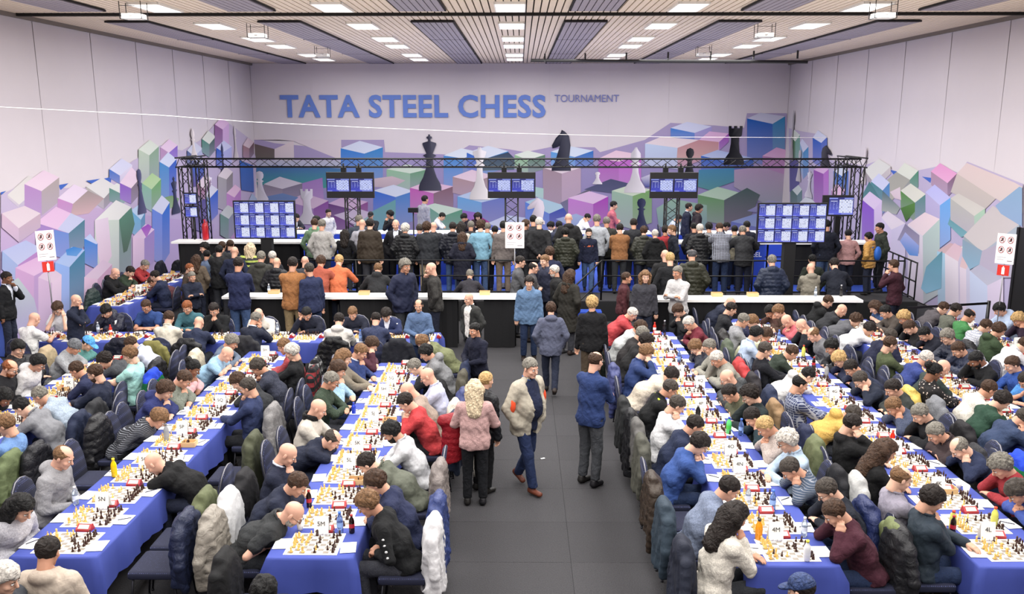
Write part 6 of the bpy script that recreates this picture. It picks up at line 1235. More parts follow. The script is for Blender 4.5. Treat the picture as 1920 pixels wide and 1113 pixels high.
def body_mesh(key,J):
    if ('b',key) in CACHE: return CACHE[('b',key)]
    lo,hi=bbox(J,.16); 
    for H,K,A in J['leg']:
        for q in (H,K,A): lo=np.minimum(lo,np.array(q)-.12); hi=np.maximum(hi,np.array(q)+.12)
    lo[2]=min(lo[2],.02); P,l,h=grid(lo,hi,.02)
    hc=Vector(J['hc']); nb=J['HR']@Vector((0,-.03,-.08)); d=torso(P,J,-.012)
    d=smin(d,cap(P,J['sh'],nb,.055,.052),.03); d=smin(d,arms_sdf(P,J,-.003,.98,.95),.02); d=smin(d,legs_sdf(P,J,-.012),.03)
    V,F=nets(d,l,h); Vs=[V]; Fs=[F]; Ms=[np.zeros(len(F),int)]; n=len(V)
    Vs.append(xform(J['HR'],HV)); Fs.append(HF+n); Ms.append(HM); n+=len(HV)
    Vs.append(xform(J['HR'],FEV)); Fs.append(np.array(FEF)+n); Ms.append(np.array(FEM)); n+=len(FEV)
    for S,E,W,dr,hd,s,a in J['arm']:
        if a=='p': continue
        v,f=HANDS[hd]; v=v.copy()
        if s<0: v[:,0]*=-1; f=f[:,::-1]
        Vs.append(xform(hand_xf(S,E,W,dr,s),v)); Fs.append(f+n); Ms.append(np.zeros(len(f),int)); n+=len(v)
    me=mesh_np('person_body',np.concatenate(Vs),np.concatenate(Fs),[SKIN,LIPS,EYEW,IRIS,BROW],True,np.concatenate(Ms)); CACHE[('b',key)]=me; return me
def top_mesh(key,J,style):
    k=('t',key,style)
    if k in CACHE: return CACHE[k]
    g={'ts':.012,'po':.013,'te':.011,'sw':.014,'kn':.018,'sh':.014,'ho':.022,'pu':.034,'ja':.026,'co':.03,'su':.02,'op':.03,'pl':.016,'st':.012,'fl':.016,'hv':.034,'in':.012,'bg':.012}[style]
    lo,hi=bbox(J,.2); hip=J['hip']; seat=J['seat']
    hem=hip[2]-(.04 if seat else .10); 
    if style=='co' and not seat: hem=hip[2]-.42
    if style in('ja','su','op','pu','hv','ho') and not seat: hem=hip[2]-.15
    lo[2]=min(lo[2],hem-.05); h0=.0165 if not seat else .0158
    P,l,h=grid(lo,hi,h0); d=torso(P,J,g,style in('bg',) or (style=='op' and J.get('big')))
    if not seat: d=smin(d,cap(P,(0,0,hip[2]),(0,0,hem+.02),.13+g,.128+g+(.03 if style=='co' else 0),.72,(1,0,0)),.05)
    else: d=smin(d,ellp(P,(0,-.02,.53),(.195+g,.155+g,.11)),.04)
    short=style in('ts','po'); a=arms_sdf(P,J,g+(.006 if short else 0),0 if short else (.94))
    if style in('pu','hv'):
        ph=np.sin((P[...,2]*1.0+P[...,1]*.35)*75); d=d-.005*ph
        for S,E,W,dr,hd,s,aa in J['arm']: pass
        a=a-.005*np.sin((P[...,2]+P[...,0]*.8+P[...,1]*.8)*70)
    d=smin(d,a,.03)
    d=d-wob(P,.006 if style not in('su','co') else .004,30,1.3)-wob(P,.0028,72,.4)
    d=d+.006*np.exp(-((np.sin(P[...,2]*26+P[...,0]*9+3*np.sin(P[...,0]*11+P[...,1]*7)))/.35)**2)*np.clip((J['sh'][2]-.12-P[...,2])*8,0,1)
    d=np.maximum(d,hem-P[...,2]+.006*np.sin(P[...,0]*30))
    if style=='op':
        x=np.abs(P[...,0]); wv=.05+.055*np.clip((P[...,2]-hem)/(J['sh'][2]-hem),0,1); d=np.maximum(d,-np.maximum(x-wv,.05-(P[...,1]-np.interp(P[...,2],[hip[2],J['sh'][2]],[0,J['sh'][1]]))))
    if style=='su':
        sy=np.interp(P[...,2],[hip[2],J['mid'][2],J['sh'][2]+.1],[0,J['mid'][1],J['sh'][1]]); wv=.055*np.clip((P[...,2]-J['mid'][2])/.25,0,1)
        d=np.maximum(d,-np.maximum(np.abs(P[...,0])-wv,.05-(P[...,1]-sy)))
    n=np.array((0,math.sin(J['a2']),math.cos(J['a2']))); b=np.array(J['sh']); fw=np.array((0,math.cos(J['a2']),-math.sin(J['a2'])))
    if style in('ho','co','pu') : 
        c=b-.085*fw+.045*n; hd=np.minimum(ellp(P,c,(.115,.075,.07)),ellp(P,b-.01*fw+.05*n,(.095,.09,.035))); d=smin(d,hd,.02); d=-smin(-d,ellp(P,b+.03*fw+.10*n,(.062,.07,.07)),.01)
    elif style in('sh','pl','su','ja','po','st','op'):
        d=smin(d,cap(P,b+.035*n-.01*fw,b+.075*n,.074,.068),.012); d=-smin(-d,cap(P,b+.06*n,b+.16*n,.057,.062),.008)
        d=-smin(-d,cap(P,b+.02*n+.09*fw,b+.1*n+.06*fw,.012,.03),.008)
    V,F=nets(d-.0,l,h); me=mesh_np('top',V,F,[CL.get(style if style in CL else {'ts':'sw','po':'sw','te':'sw','ho':'sw','ja':'sh','co':'sh','su':'sh','op':'sh','in':'sw','bg':'sw'}[style])]); CACHE[k]=me; return me
def trouser_mesh(key,J):
    k=('l',J['seat'],J['walk'])
    if k in CACHE: return CACHE[k]
    lo=np.array((-.26,-.3,.06)); hi=np.array((.26,.56 if J['seat'] else .3,J['hip'][2]+.14)); P,l,h=grid(lo,hi,.018)
    d=legs_sdf(P,J,.012)-wob(P,.004,38,.7); d=np.maximum(d,.1-P[...,2]); V,F=nets(d,l,h); CACHE[k]=mesh_np('trousers',V,F,[CL['dn']]); return CACHE[k]
P,lo,h=grid((-.07,-.12,-.11),(.07,.22,.06),.012)
_s=smin(cap(P,(0,-.045,-.045),(0,.12,-.06),.036,.032,.8,(1,0,0)),cap(P,(0,-.02,-.03),(0,-.02,.02),.042,.045),.03); _s=np.maximum(_s,-.085-P[...,2]); _s=np.maximum(_s,P[...,2]-.02)
V,F=nets(_s,lo,h); SHOE=mesh_np('shoe',V,F,[cmat('shoe_leather',.5,scale=20,bump=.1,amp=.1)])
c=MB()
for a0 in (-1,1): c.tube([(.0+a0*.02,.068,-.012),(a0*.055,.04,.0),(a0*.066,-.01,.012),(a0*.045,-.055,.02),(0,-.066,.022)],[.006,.011,.012,.012,.012],6)
COLLAR=c.mesh('collar',CL['sh'])
c=MB(); c.M=Matrix.Scale(1.1,4)
for i in range(3): c.tube([(.075*math.cos(a),.075*math.sin(a)-.01,-.012+i*.02+.006*math.sin(3*a+i)) for a in [j*PI/6 for j in range(12)]],.02,6,True)
SCARF=c.mesh('scarf',CL['kn'])
HC={'k':'0d0c0c','d':'1c1512','n':'3a281c','l':'6b4f36','y':'a88a5c','g':'6c6860','w':'b6b0a8','o':'7a4526','h':'39332e','-':'3a281c'}
SKINS=['c49a84','b98b74','cda48e','c0937c','b4846c']
ROT={'N':0,'W':90,'S':180,'E':-90,'NE':-45,'NW':45,'SE':-135,'SW':135}
nperson=0
def tone(h):
    c=lin(h); L=.3*c[0]+.6*c[1]+.1*c[2]; return tuple(.86*(v*.8+L*.2) for v in c)
def person(x,y,z,rz,seat,lean,arms,hair,top,flags,trous,label,scale=1,group=None,near=True):
    global nperson; nperson+=1; rnd=random.Random(nperson*7)
    ts=top.split('.'); style=ts[0]; colr=tone(ts[1]); big='26'==trous or style=='op' and 'navy polo' in label
    walk=0
    if 'walking' in label or big: walk=1 if big else -1
    key=(seat,lean,arms,walk,big); J=CACHE.get(('J',key))
    if J is None: J=pose(seat,lean,arms,walk); J['big']=big; CACHE[('J',key)]=J
    skin=lin(SKINS[nperson%5]); 
    if 'm' in flags: skin=lin('7d5642')
    if label.startswith('bald') or label.startswith('large'): skin=lin('c99b86')
    o=inst(body_mesh(key,J),'person',loc=(x,y,z),rz=R(rz),col=skin); o.scale=(scale*rnd.uniform(.98,1.03),scale,scale)
    prop(o,label,'person',group)
    kids=[]
    if style=='op':
        inst(top_mesh(key,J,'bg' if big else 'in'),'sweater',o,col=ts[2] if len(ts)>2 else 'c0c0c0'); inst(top_mesh(key,J,'op'),'jacket',o,col=colr)
        if big:
            m=MB()
            for s in (-1,1): m.box((s*.235,.06,1.22),(.07,.06,.16)); 
            S=J['arm']; m=MB()
            for A in S: m.ell(tuple(A[0].lerp(A[1],.8)+Vector((.0,.055,0))),(.045,.045,.10),10,8)
            ob=m.obj('orange_panel',mat('orange_cloth','d2461e',.8),[c for c in o.children if c.name.startswith('jacket')][0])
    else:
        nm={'sw':'sweater','kn':'sweater','te':'shirt','ts':'t_shirt','sh':'shirt','po':'polo_shirt','ho':'hoodie','pu':'padded_jacket','ja':'jacket','co':'coat','su':'suit_jacket','pl':'shirt','st':'sweater','fl':'blouse','hv':'safety_jacket'}[style]
        if style=='su': inst(top_mesh(key,J,'in'),'shirt',o,col='c8ccd8')
        t=inst(top_mesh(key,J,style),nm,o,col=colr)
    if trous is None or trous=='': trous=rnd.choice(['1b1f2e','15161a','232838','2a2c30','1e2a44','33343a'])
    trous={'b6a':'3c4f72','a28':'8a785a','a9a':'8e826c','968':'6c6058','544':'4a3f33','212':'121215','236':'1d2846','26':'1d2846','555':'3c3e42'}.get(trous,trous)
    inst(trouser_mesh(key,J),'trousers',o,col=trous)
    if near:
        for H,K,A in J['leg']:
            M=Matrix.Translation(A+Vector((0,0,0)))
            if walk and A.y<0: M=M@Euler((-.5,0,0)).to_matrix().to_4x4()
            inst(SHOE,'shoe',o,M=M,col='5a2e20' if big else rnd.choice(['17161a','1c1a19','2b2320','3a3a3e']))
    hs=hair[0]; top_o=[c for c in o.children if c.name.split('.')[0] not in('trousers','shoe','shirt') or c.name.startswith('shirt') and style!='su'][-1 if style!='op' else 1]
    if hs!='b':
        hc=HC.get(hair[1],'3a281c') if hair!='wy' else (.50,.40,.27)
        if hs=='k': hc='5c5e62'
        if hs=='a': hc={'n':'2b3a60','w':'4f93cf','k':'101014'}[hair[1]]
        if hs=='F': hc='47474a'
        nm={'k':'beanie','a':'baseball_cap','F':'flat_cap'}.get(hs,'hair')
        q=inst(get_hair(hs),nm,o,M=J['HR'],col=hc)
        if hs=='a' or hs=='k': inst(get_hair('r'),'hair',o,M=J['HR'],col=HC['d'])
    if 'b' in flags: inst(BEARD,'beard',o,M=J['HR'],col='8a8580' if hair[0]=='b' else HC.get(hair[1],'1c1512'))
    if 'g' in flags: inst(GLASS,'glasses',o,M=J['HR'])
    Mn=Matrix.Translation(Vector(J['sh'])+Vector((0,math.sin(J['a2'])*.065,math.cos(J['a2'])*.065)))@Euler((-J['a2'],0,0)).to_matrix().to_4x4()
    if 'c' in flags or style in('su',): inst(COLLAR,'collar',top_o,M=Mn,col='c6cddc')
    elif style=='op': inst(COLLAR,'collar',top_o,M=Mn,col='34507e' if big else 'd8d8d8')
    elif style in('sh','po'): inst(COLLAR,'collar',top_o,M=Mn,col=colr)
    if 'scarf' in label: inst(SCARF,'scarf',o,M=Mn,col='101012')
    if 'neon' in label or 'hi-vis' in label:
        m=MB(); m.M=Mn; 
        for s in (-1,1): m.ell((s*.12,-.03,-.04),(.05,.02,.012),8,5)
        m.obj('neon_panel',mat('neon_cloth','b8d020',.6),top_o)
    if 'backpack' in label:
        m=MB(); m.ell((.0,-.22,1.2),(.15,.09,.21),12,8); m.tube([(-.1,-.13,1.38),(-.12,.1,1.35),(-.12,.12,1.15)],.015); m.tube([(.1,-.13,1.38),(.12,.1,1.35),(.12,.12,1.15)],.015)
        m.obj('backpack',mat('blue_nylon','1858b0',.6),o)
    if 'orange lettering' in label:
        m=MB()
        for i in range(7): m.box((-.105+i*.035,.152-.012*abs(i-3),1.30),(.024,.012,.045))
        m.obj('chest_print',mat('orange_print','c8643c',.8),top_o)
    if 'sleeve print' in label:
        S,E_,W_=J['arm'][0][:3]; m=MB()
        for i in range(4): m.ell(tuple(S.lerp(E_,.25+.2*i)+Vector((-.057,0,.0))),(.008,.016,.014),6,4)
        m.obj('sleeve_print',mat('white_print','c8c8c8',.8),top_o)
    return o
# ---------------- room shell ----------------
XL,XR,YB,HC_=-10.56,10.5,34.45,6.86
CARP=mat('dark_carpet','2f2e31',.95,noise=.6,scale=75,bump=.6); CARP2=mat('dark_carpet_worn','323134',.95,noise=.6,scale=70,bump=.6)
m=MB(); m.box((0,15,-.06),(21.6,41,.1)); fl=m.obj('floor',mat('screed','222226',.9)); prop(fl,kind='structure')
tm=[]
for mm in (CARP,CARP2):
    m=MB(); m.box((0,0,-.005),(1.496,.946,.01)); tm.append(m.mesh('carpet_tile',mm))
rnd=random.Random(4)
for i in range(-7,7):
    for j in range(15): inst(tm[rnd.random()<.35],'carpet_tile',fl,loc=(.56+1.5*i+.75,5.66+.95*j+.475,.0))
m=MB(); m.box((0,27,-.006),(21,15,.008)); m.box((0,0,-.006),(21,11.2,.008)); m.obj('carpet',CARP,fl)
WALLM=mat('stretched_wall_fabric',(.55,.505,.54),.9,noise=.03,scale=1.2,bump=.06)
def wall(name,c,d): m=MB(); m.box(c,d); o=m.obj(name,mat('wall_core','b4aab2',.9)); return prop(o,kind='structure')
wl=wall('wall_left',(XL-.1,15,3.45),(.15,40,6.9)); wr=wall('wall_right',(XR+.1,15,3.45),(.15,40,6.9)); wb=wall('wall_back',(0,YB+.1,3.45),(21.2,.15,6.9))
m=MB(); m.box((0,-4.9,3.45),(21.2,.15,6.9)); prop(m.obj('wall_front',WALLM),kind='structure')
def banner(par,a,b,n,fn):
    wd=(b-a)/n
    for i in range(n):
        m=MB(); m.quad(*[fn(p,z,.02+.012*math.sin(k*2.1)) for k,(p,z) in enumerate(((a+i*wd+.0015,.02),(a+(i+1)*wd-.0015,.02),(a+(i+1)*wd-.0015,6.85),(a+i*wd+.0015,6.85)))]); m.obj('fabric_panel',WALLM,par)
FL=lambda p,z,o:(XL+o-.02,p,z); FR=lambda p,z,o:(XR-o+.02,p,z); FB=lambda p,z,o:(p,YB-o+.02,z)
banner(wl,4,YB,12,FL); banner(wr,4,YB,12,FR); banner(wb,XL,XR,9,FB)
# printed mural: flat print on the fabric
def vcol_mat(name,rough=.85):
    m,n,b=nt(name); a=n.nodes.new('ShaderNodeVertexColor'); a.layer_name='ink'; n.links.new(a.outputs['Color'],b.inputs['Base Color']); b.inputs['Roughness'].default_value=rough
    b.inputs['Specular IOR Level'].default_value=.2; return m
INK=vcol_mat('printed_fabric')
def print_mesh(name,polys,fn,par,o0):
    """polys: (points on the wall, ink colours per point)"""
    me=bpy.data.meshes.new(name); V=[];F=[];C=[]
    for k,(pts,cols) in enumerate(polys):
        b=len(V); V+=[fn(p,z,o0+k*.0003) for p,z in pts]; F.append(tuple(range(b,b+len(pts)))); C+=cols
    me.from_pydata(V,[],F); at=me.color_attributes.new('ink','FLOAT_COLOR','POINT')
    at.data.foreach_set('color',[x for c in C for x in (*c,1)]); me.materials.append(INK); return link(bpy.data.objects.new(name,me),par)
def mural(data,fn,par):
    polys=[]
    for line in data.strip().split('\n'):
        t=line.split('|'); pts=[tuple(float(v) for v in p.split(',')) for p in t[0].split(' ')]; a_,b_,f_=t[1].split(' '); a_,b_,f_=lin(a_),lin(b_),float(f_); cs=[tuple(.80*v for v in a_),tuple(.80*(v*(1-f_)+u*f_) for v,u in zip(a_,b_))]
        zs=[p[1] for p in pts]; z0,z1=min(zs),max(zs); cols=[]
        for p in pts:
            f=(p[1]-z0)/max(z1-z0,1e-6); cols.append(tuple(cs[0][i]*f+cs[1][i]*(1-f) for i in range(3)))
        polys.append((pts,cols))
    return print_mesh('mural_print',polys,fn,par,.04)
mural(MURAL_L,FL,wl); mural(MURAL_R,FR,wr); mural(MURAL_B,FB,wb)
# printed chess figures: outlines (half width by height)
PROF={'pawn':[(.5,0),(.5,.08),(.4,.16),(.28,.3),(.16,.5),(.15,.62),(.26,.66),(.12,.7),(.24,.78),(.27,.87),(.2,.96),(0,1)],
'king':[(.5,0),(.5,.07),(.44,.14),(.3,.24),(.17,.4),(.14,.58),(.3,.63),(.14,.66),(.3,.82),(.3,.85),(.06,.88),(.05,.92),(.12,.93),(.12,.96),(.04,.97),(.04,1),(0,1)],
'queen':[(.5,0),(.5,.07),(.44,.15),(.28,.25),(.16,.42),(.14,.62),(.26,.66),(.14,.7),(.3,.86),(.34,.92),(.1,.95),(.08,1),(0,1)],
'bishop':[(.5,0),(.5,.07),(.42,.15),(.24,.28),(.15,.45),(.13,.6),(.26,.64),(.13,.68),(.24,.78),(.22,.87),(.08,.96),(.05,1),(0,1)],
'rook':[(.5,0),(.5,.1),(.42,.2),(.26,.32),(.2,.55),(.2,.7),(.32,.76),(.34,1),(.2,1),(.2,.94),(.08,.94),(.08,1),(0,1)]}
def figure(kind,x,z0,z1,wd,c,fn,par):
    if kind=='knight': pts=[(-.5,0),(.5,0),(.48,.12),(.36,.18),(.42,.4),(.46,.62),(.38,.85),(.16,.96),(0,1),(-.06,.92),(-.3,.8),(-.5,.62),(-.46,.55),(-.22,.58),(-.08,.62),(-.2,.42),(-.34,.2),(-.48,.12)]
    else: pr=PROF[kind]; pts=[(-a,b) for a,b in pr]+[(a,b) for a,b in reversed(pr[:-1])]
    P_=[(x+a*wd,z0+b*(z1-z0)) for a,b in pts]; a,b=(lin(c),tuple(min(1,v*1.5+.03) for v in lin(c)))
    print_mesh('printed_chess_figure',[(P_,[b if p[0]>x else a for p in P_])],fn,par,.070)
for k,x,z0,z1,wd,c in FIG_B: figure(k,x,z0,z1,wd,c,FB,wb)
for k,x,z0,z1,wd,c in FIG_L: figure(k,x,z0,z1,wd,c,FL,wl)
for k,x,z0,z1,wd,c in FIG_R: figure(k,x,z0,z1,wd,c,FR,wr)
BLT=mat('blue_lettering','5a76bc',.7); BLT2=mat('grey_blue_lettering','6d74ac',.7)
Mb=Matrix(((1,0,0,0),(0,0,-1,YB-.045),(0,1,0,0),(0,0,0,1)))
me=font_mesh('TATA STEEL CHESS',1,'lettering',BLT,.004,.034); fit(me,-9.44,1.0,4.78,5.66); inst(me,'lettering',wb,M=Mb)
me=font_mesh('TOURNAMENT',1,'lettering',BLT2,.004,0); fit(me,1.35,3.87,5.38,5.66); inst(me,'lettering',wb,M=Mb)
# ceiling: slats on a dark backing, beam, vents, lights
SL=mat('pale_wood_slat','dccbb8',.6,noise=.08,scale=6); DK=mat('ceiling_void','1c1917',.9)
m=MB(); m.box((0,15,HC_+.1),(21.2,40,.06)); ce=m.obj('ceiling',DK); prop(ce,kind='structure')
wd=21.06/146
for (a,b) in ((10.5,18.42),(18.6,YB)):
    m=MB(); m.box((0,(a+b)/2,HC_+.015),(wd-.028,b-a,.03)); sm_=m.mesh('slat',SL)
    for i in range(146): inst(sm_,'slat',ce,loc=(XL+wd*(i+.5),0,0))
m=MB(); m.box((0,2.5,HC_+.015),(21.06,15.9,.03)); m.obj('ceiling_board',SL,ce)
m=MB(); m.box((0,18.51,HC_-.01),(21.06,.1,.09)); o=m.obj('trim_1',DK); prop(o,kind='structure')
m=MB(); m.box((XL+.06,22,HC_-.04),(.08,25,.08)); prop(m.obj('trim_2',mat('trim_paint','6f6660',.7)),kind='structure')
m=MB(); m.box((XR-.06,22,HC_-.04),(.08,25,.08)); prop(m.obj('trim_3',mat('trim_paint','6f6660',.7)),kind='structure')
WF=mat('white_metal','e4e2de',.4); GL=mat('light_diffuser','ffffff',.5,emit='fffaf2',es=3.2)
m=MB(); 
for s in (-1,1): m.box((s*.29,0,0),(.025,1.25,.05)); m.box((0,s*.6125,0),(.6,.025,.05))
lf=m.mesh('frame',WF); m=MB(); m.box((0,0,.005),(.555,1.2,.03)); ld=m.mesh('diffuser',GL)
ROWN=['nearest','second','third','fourth','fifth','farthest']; CN_=['far left','left','centre','right','far right']
for j,y in enumerate((17.4,20.75,24.05,26.35,29.9,32.0)):
    for i,x in enumerate((-7.1,-3.65,-.2,3.25,6.7)):
        t=empty('ceiling_light',(x,y,HC_-.02)); prop(t,f'white ceiling light panel, {ROWN[j]} row, {CN_[i]} column','light','ceiling light panels'); inst(lf,'frame',t); inst(ld,'diffuser',t)
VM=mat('vent_metal','8a828e',.55,noise=.1,scale=8); VD=mat('vent_dark','1a171c',.9)
for n_,(a,b) in enumerate(((11.5,17.78),(19.75,34.1))):
    m=MB(); m.box((0,(a+b)/2,.01),(.96,b-a,.02)); bk=m.mesh('backing',VD)
    m=MB(); m.box((0,(a+b)/2,-.012),(.11,b-a-.06,.03)); lv=m.mesh('louvre',VM)
    m=MB(); m.box((0,a,-.006),(.96,.05,.03)); m.box((0,b,-.006),(.96,.05,.03)); 
    for s in (-1,1): m.box((s*.475,(a+b)/2,-.006),(.012,b-a,.02))
    if n_: m.box((0,23.9,-.01),(.98,.03,.04)); m.box((0,29,-.01),(.98,.03,.04))
    vf=m.mesh('frame',VD)
    for i,x in enumerate((-8.75,-5.35,-1.95,1.45,4.85,8.35)):
        t=empty('ceiling_vent',(x,0,HC_-.03)); prop(t,f'dark louvred ceiling strip, {"front" if n_==0 else "long rear"} section, {("leftmost","second from the left","third from the left","third from the right","second from the right","rightmost")[i]}','vent','louvred ceiling strips'); inst(bk,'backing',t); inst(vf,'frame',t)
        for k in range(7): inst(lv,'louvre',t,loc=(-.39+.13*k,0,0))
m=MB(); m.box((0,0,-.14),(.34,.3,.1)); m.lathe([(.04,0),(.05,.03)],(0,-.16,-.14),10); pb=m.mesh('body',WF)
m=MB()
for sx in (-.2,.2):
    for sy in (-.14,.14): m.tube([(sx,sy,-.19),(sx,sy,.12)],.008,4)
m.tube([(-.2,-.14,-.19),(.2,-.14,-.19),(.2,.14,-.19),(-.2,.14,-.19)],.008,4,True); m.tube([(-.2,-.14,.04),(.2,-.14,.04)],.006,4); pf=m.mesh('bracket',mat('dark_metal','2c2b2e',.5,.6))
for x,y,l in ((-6.0,20.3,'near left'),(-5.9,26.4,'far left'),(5.55,20.3,'near right'),(5.4,26.2,'far right'),(-7.2,16.6,'front left'),(6.7,16.6,'front right')):
    t=empty('projector',(x,y,HC_-.14)); prop(t,f'white projector in a wire cage hanging from the ceiling, {l}','projector','caged ceiling projectors'); inst(pb,'body',t); inst(pf,'bracket',t)
m=MB(); m.tube([(.35,29,6.6),(8.9,27.5,6.45)],.05,8)
for i in range(7): m.box((.8+i*1.3,28.9-i*.22,6.68),(.05,.05,.25))
t=m.obj('ceiling_pipe',mat('black_paint','151416',.5)); prop(t,'black lighting bar hung below the ceiling at the right','bar')
m=MB(); m.tube(CABLE_PTS,.007,4)
CABLE_=m
BM=mat('black_metal','121214',.4,.5); WT=mat('white_laminate','e6e6e4',.35); BC=mat('black_cloth','0e0e11',.95); BLC=mat('royal_blue_cloth','2444b4',.8); BLK=mat('black_plastic','0b0b0d',.35)
# ---------------- platform and stage ----------------
m=MB(); m.box((1.9,22,.24),(15.0,4.3,.48)); pl=m.obj('platform',mat('black_skirt','131315',.95)); prop(pl,'low black carpeted spectator platform behind the railing','platform')
m=MB(); m.box((1.9,20.35,.49),(15.0,1.0,.02)); m.obj('deck',CARP,pl); m=MB(); m.box((1.9,22.5,.49),(15,3.3,.02)); m.obj('blue_carpet',mat('blue_carpet','1c3f9c',.95,noise=.1,scale=80),pl)
m=MB(); m.box((0,27.3,.24),(19,6.2,.48)); st=m.obj('stage',mat('black_skirt','131315',.95)); prop(st,'raised stage for the top players below the mural','stage')
m=MB(); m.box((0,27.3,.49),(19,6.2,.02)); m.obj('blue_carpet',mat('blue_carpet','1c3f9c'),st)
t=empty('steps',(1.36,19.6,0)); prop(t,'short blue carpeted steps in the gap of the railing','steps')
for k,(y,z) in enumerate(((-.02,.16),(-.32,.0))):
    m=MB(); m.box((0,y,z+.08),(1.1,.34,.16+.02*0)); m.obj('step',mat('blue_carpet','1c3f9c'),t)
    if k==0: m=MB(); m.box((0,y,.08),(1.08,.3,.16)); m.obj('riser',BC,t)
def rail(name,pts,zs,lab,grp=None):
    t=empty(name,pts[0]); prop(t,lab,'railing',grp); o=Vector(pts[0])
    for z in zs: m=MB(); m.tube([tuple(Vector(p)-o+Vector((0,0,z))) for p in pts],.02,6); m.obj('rail_bar',BM,t)
    for p in pts: m=MB(); q=Vector(p)-o; m.tube([tuple(q),tuple(q+Vector((0,0,zs[-1])))],.022,6); m.obj('post',BM,t)
rail('railing',[(-5.45+i*1.57,19.95,.5) for i in range(5)],(.2,.58,.95),'black three-bar railing on the platform left of the steps')
rail('railing',[(1.93+i*1.78,19.95,.5) for i in range(5)],(.2,.58,.95),'black three-bar railing on the platform right of the steps')
t=empty('railing',(9.35,19.95,.5)); prop(t,'black ramp railing with upright bars at the right platform corner','railing')
for z in (.1,.5,.95): m=MB(); m.tube([(0,0,z-.05),(-.1,2.2,z+.05)],.02,6); m.obj('rail_bar',BM,t)
for i in range(8): m=MB(); m.tube([(-.0125*i,i*.31,.02),(-.0125*i,i*.31,.92+.01*i)],.018,6); m.obj('upright',BM,t)
m=MB(); m.tube([(1.93,19.95,1.45),(1.1,18.9,.9)],.02,6); m.tube([(1.93,19.95,.98),(1.1,18.9,.45)],.018,6); m.tube([(1.1,18.9,.9),(1.1,18.9,0)],.02,6); prop(m.obj('handrail',BM),'sloping black handrail beside the blue steps','railing')
def truss(mb,a,b,s=.22,n=None,r=.02):
    A=Vector(a);B=Vector(b);d=(B-A);L=d.length;d=d/L; u=Vector((0,1,0)) if abs(d.y)<.9 else Vector((1,0,0)); w_=d.cross(u).normalized(); u=w_.cross(d); n=n or max(2,int(L/.28)); h=s/2
    cs=[u*h+w_*h,u*h-w_*h,-u*h-w_*h,-u*h+w_*h]
    for c in cs: mb.tube([tuple(A+c),tuple(B+c)],r,6)
    for k in range(4):
        c0,c1=cs[k],cs[(k+1)%4]
        for i in range(n):
            p=A+d*L*i/n; q=A+d*L*(i+1)/n; x,y=(c0,c1) if i%2 else (c1,c0); mb.tube([tuple(p+x),tuple(q+y)],r*.5,4)
m=MB(); truss(m,(-8.8,22.5,3.6),(8.8,22.5,3.6),.21)
tr=m.obj('truss_frame',BM); prop(tr,'long black lattice truss frame spanning the platform','truss')
for s in (-1,1):
    m=MB(); truss(m,(s*8.77,22.5,0 if s<0 else .505),(s*8.77,22.5,3.5),.24); m.obj('truss_leg',BM,tr)
    m=MB(); truss(m,(s*8.9,24.0,0),(s*8.9,24.05,3.6),.24); m.obj('truss_leg',BM,tr)
    m=MB(); truss(m,(s*8.9,22.55,3.6),(s*8.9,24.05,3.6),.24); m.obj('side_truss',BM,tr)
# screens
m_,n_,b_=nt('lit_screen'); a_=n_.nodes.new('ShaderNodeVertexColor'); a_.layer_name='ink'; n_.links.new(a_.outputs['Color'],b_.inputs['Emission Color']); b_.inputs['Emission Strength'].default_value=1.0; b_.inputs['Base Color'].default_value=(0.01,.01,.02,1); b_.inputs['Roughness'].default_value=.3; SCR=m_
def screen_mesh(w_,h_,seed,hi=0):
    rn=random.Random(seed); Q=[]
    def q(x0,y0,x1,y1,c,d,c2=None): Q.append(((x0,y0,x1,y1),lin(c),d,lin(c2 or c)))
    q(0,0,1,1,'101c6c',0,'3a44c8' if not hi else '5c66e4'); q(.0,.90,.35,.97,'8c9cf0',1); q(.62,.90,1,.97,'8c9cf0',1)
    q(.06,.76,.34,.8,'d8dcff',1)
    for k in range(5):
        for j,x in enumerate((.05,.17,.30)): q(x,.66-k*.085,x+.03+(.05*rn.random() if j else 0),.69-k*.085,'a8b4f4',1)
    q(.0,.02,.22,.06,'a8b4f4',1); q(.52,.02,.98,.06,'a8b4f4',1)
    q(.42,.1,.97,.87,'e8ecff' if hi else 'd0d8ff',1)
    sx,sy=.55/8,.77/8
    for i in range(8):
        for j in range(8):
            if (i+j)%2==0: q(.42+i*sx,.1+j*sy,.42+(i+1)*sx,.1+(j+1)*sy,'d4dcfa' if hi else 'a4b0e8',2)
            if rn.random()<.26: q(.42+(i+.3)*sx,.1+(j+.2)*sy,.42+(i+.7)*sx,.1+(j+.75)*sy,rn.choice(['202040','202040','ffffff']),3)
    me=bpy.data.meshes.new('screen_picture'); V=[];F=[];C=[]
    for (x0,y0,x1,y1),c,d,c2 in Q:
        b=len(V); V+=[(x*w_,-.001-d*.0008,y*h_) for x,y in ((x0,y0),(x1,y0),(x1,y1),(x0,y1))]; F.append((b,b+1,b+2,b+3)); C+=[c2,c2,c,c]
    me.from_pydata(V,[],F); at=me.color_attributes.new('ink','FLOAT_COLOR','POINT'); at.data.foreach_set('color',[x for c in C for x in (*c,1)]); me.materials.append(SCR); return me
SC=[screen_mesh(.525,.33,i) for i in range(4)]; SW=[screen_mesh(.345,.275,10+i,1) for i in range(6)]
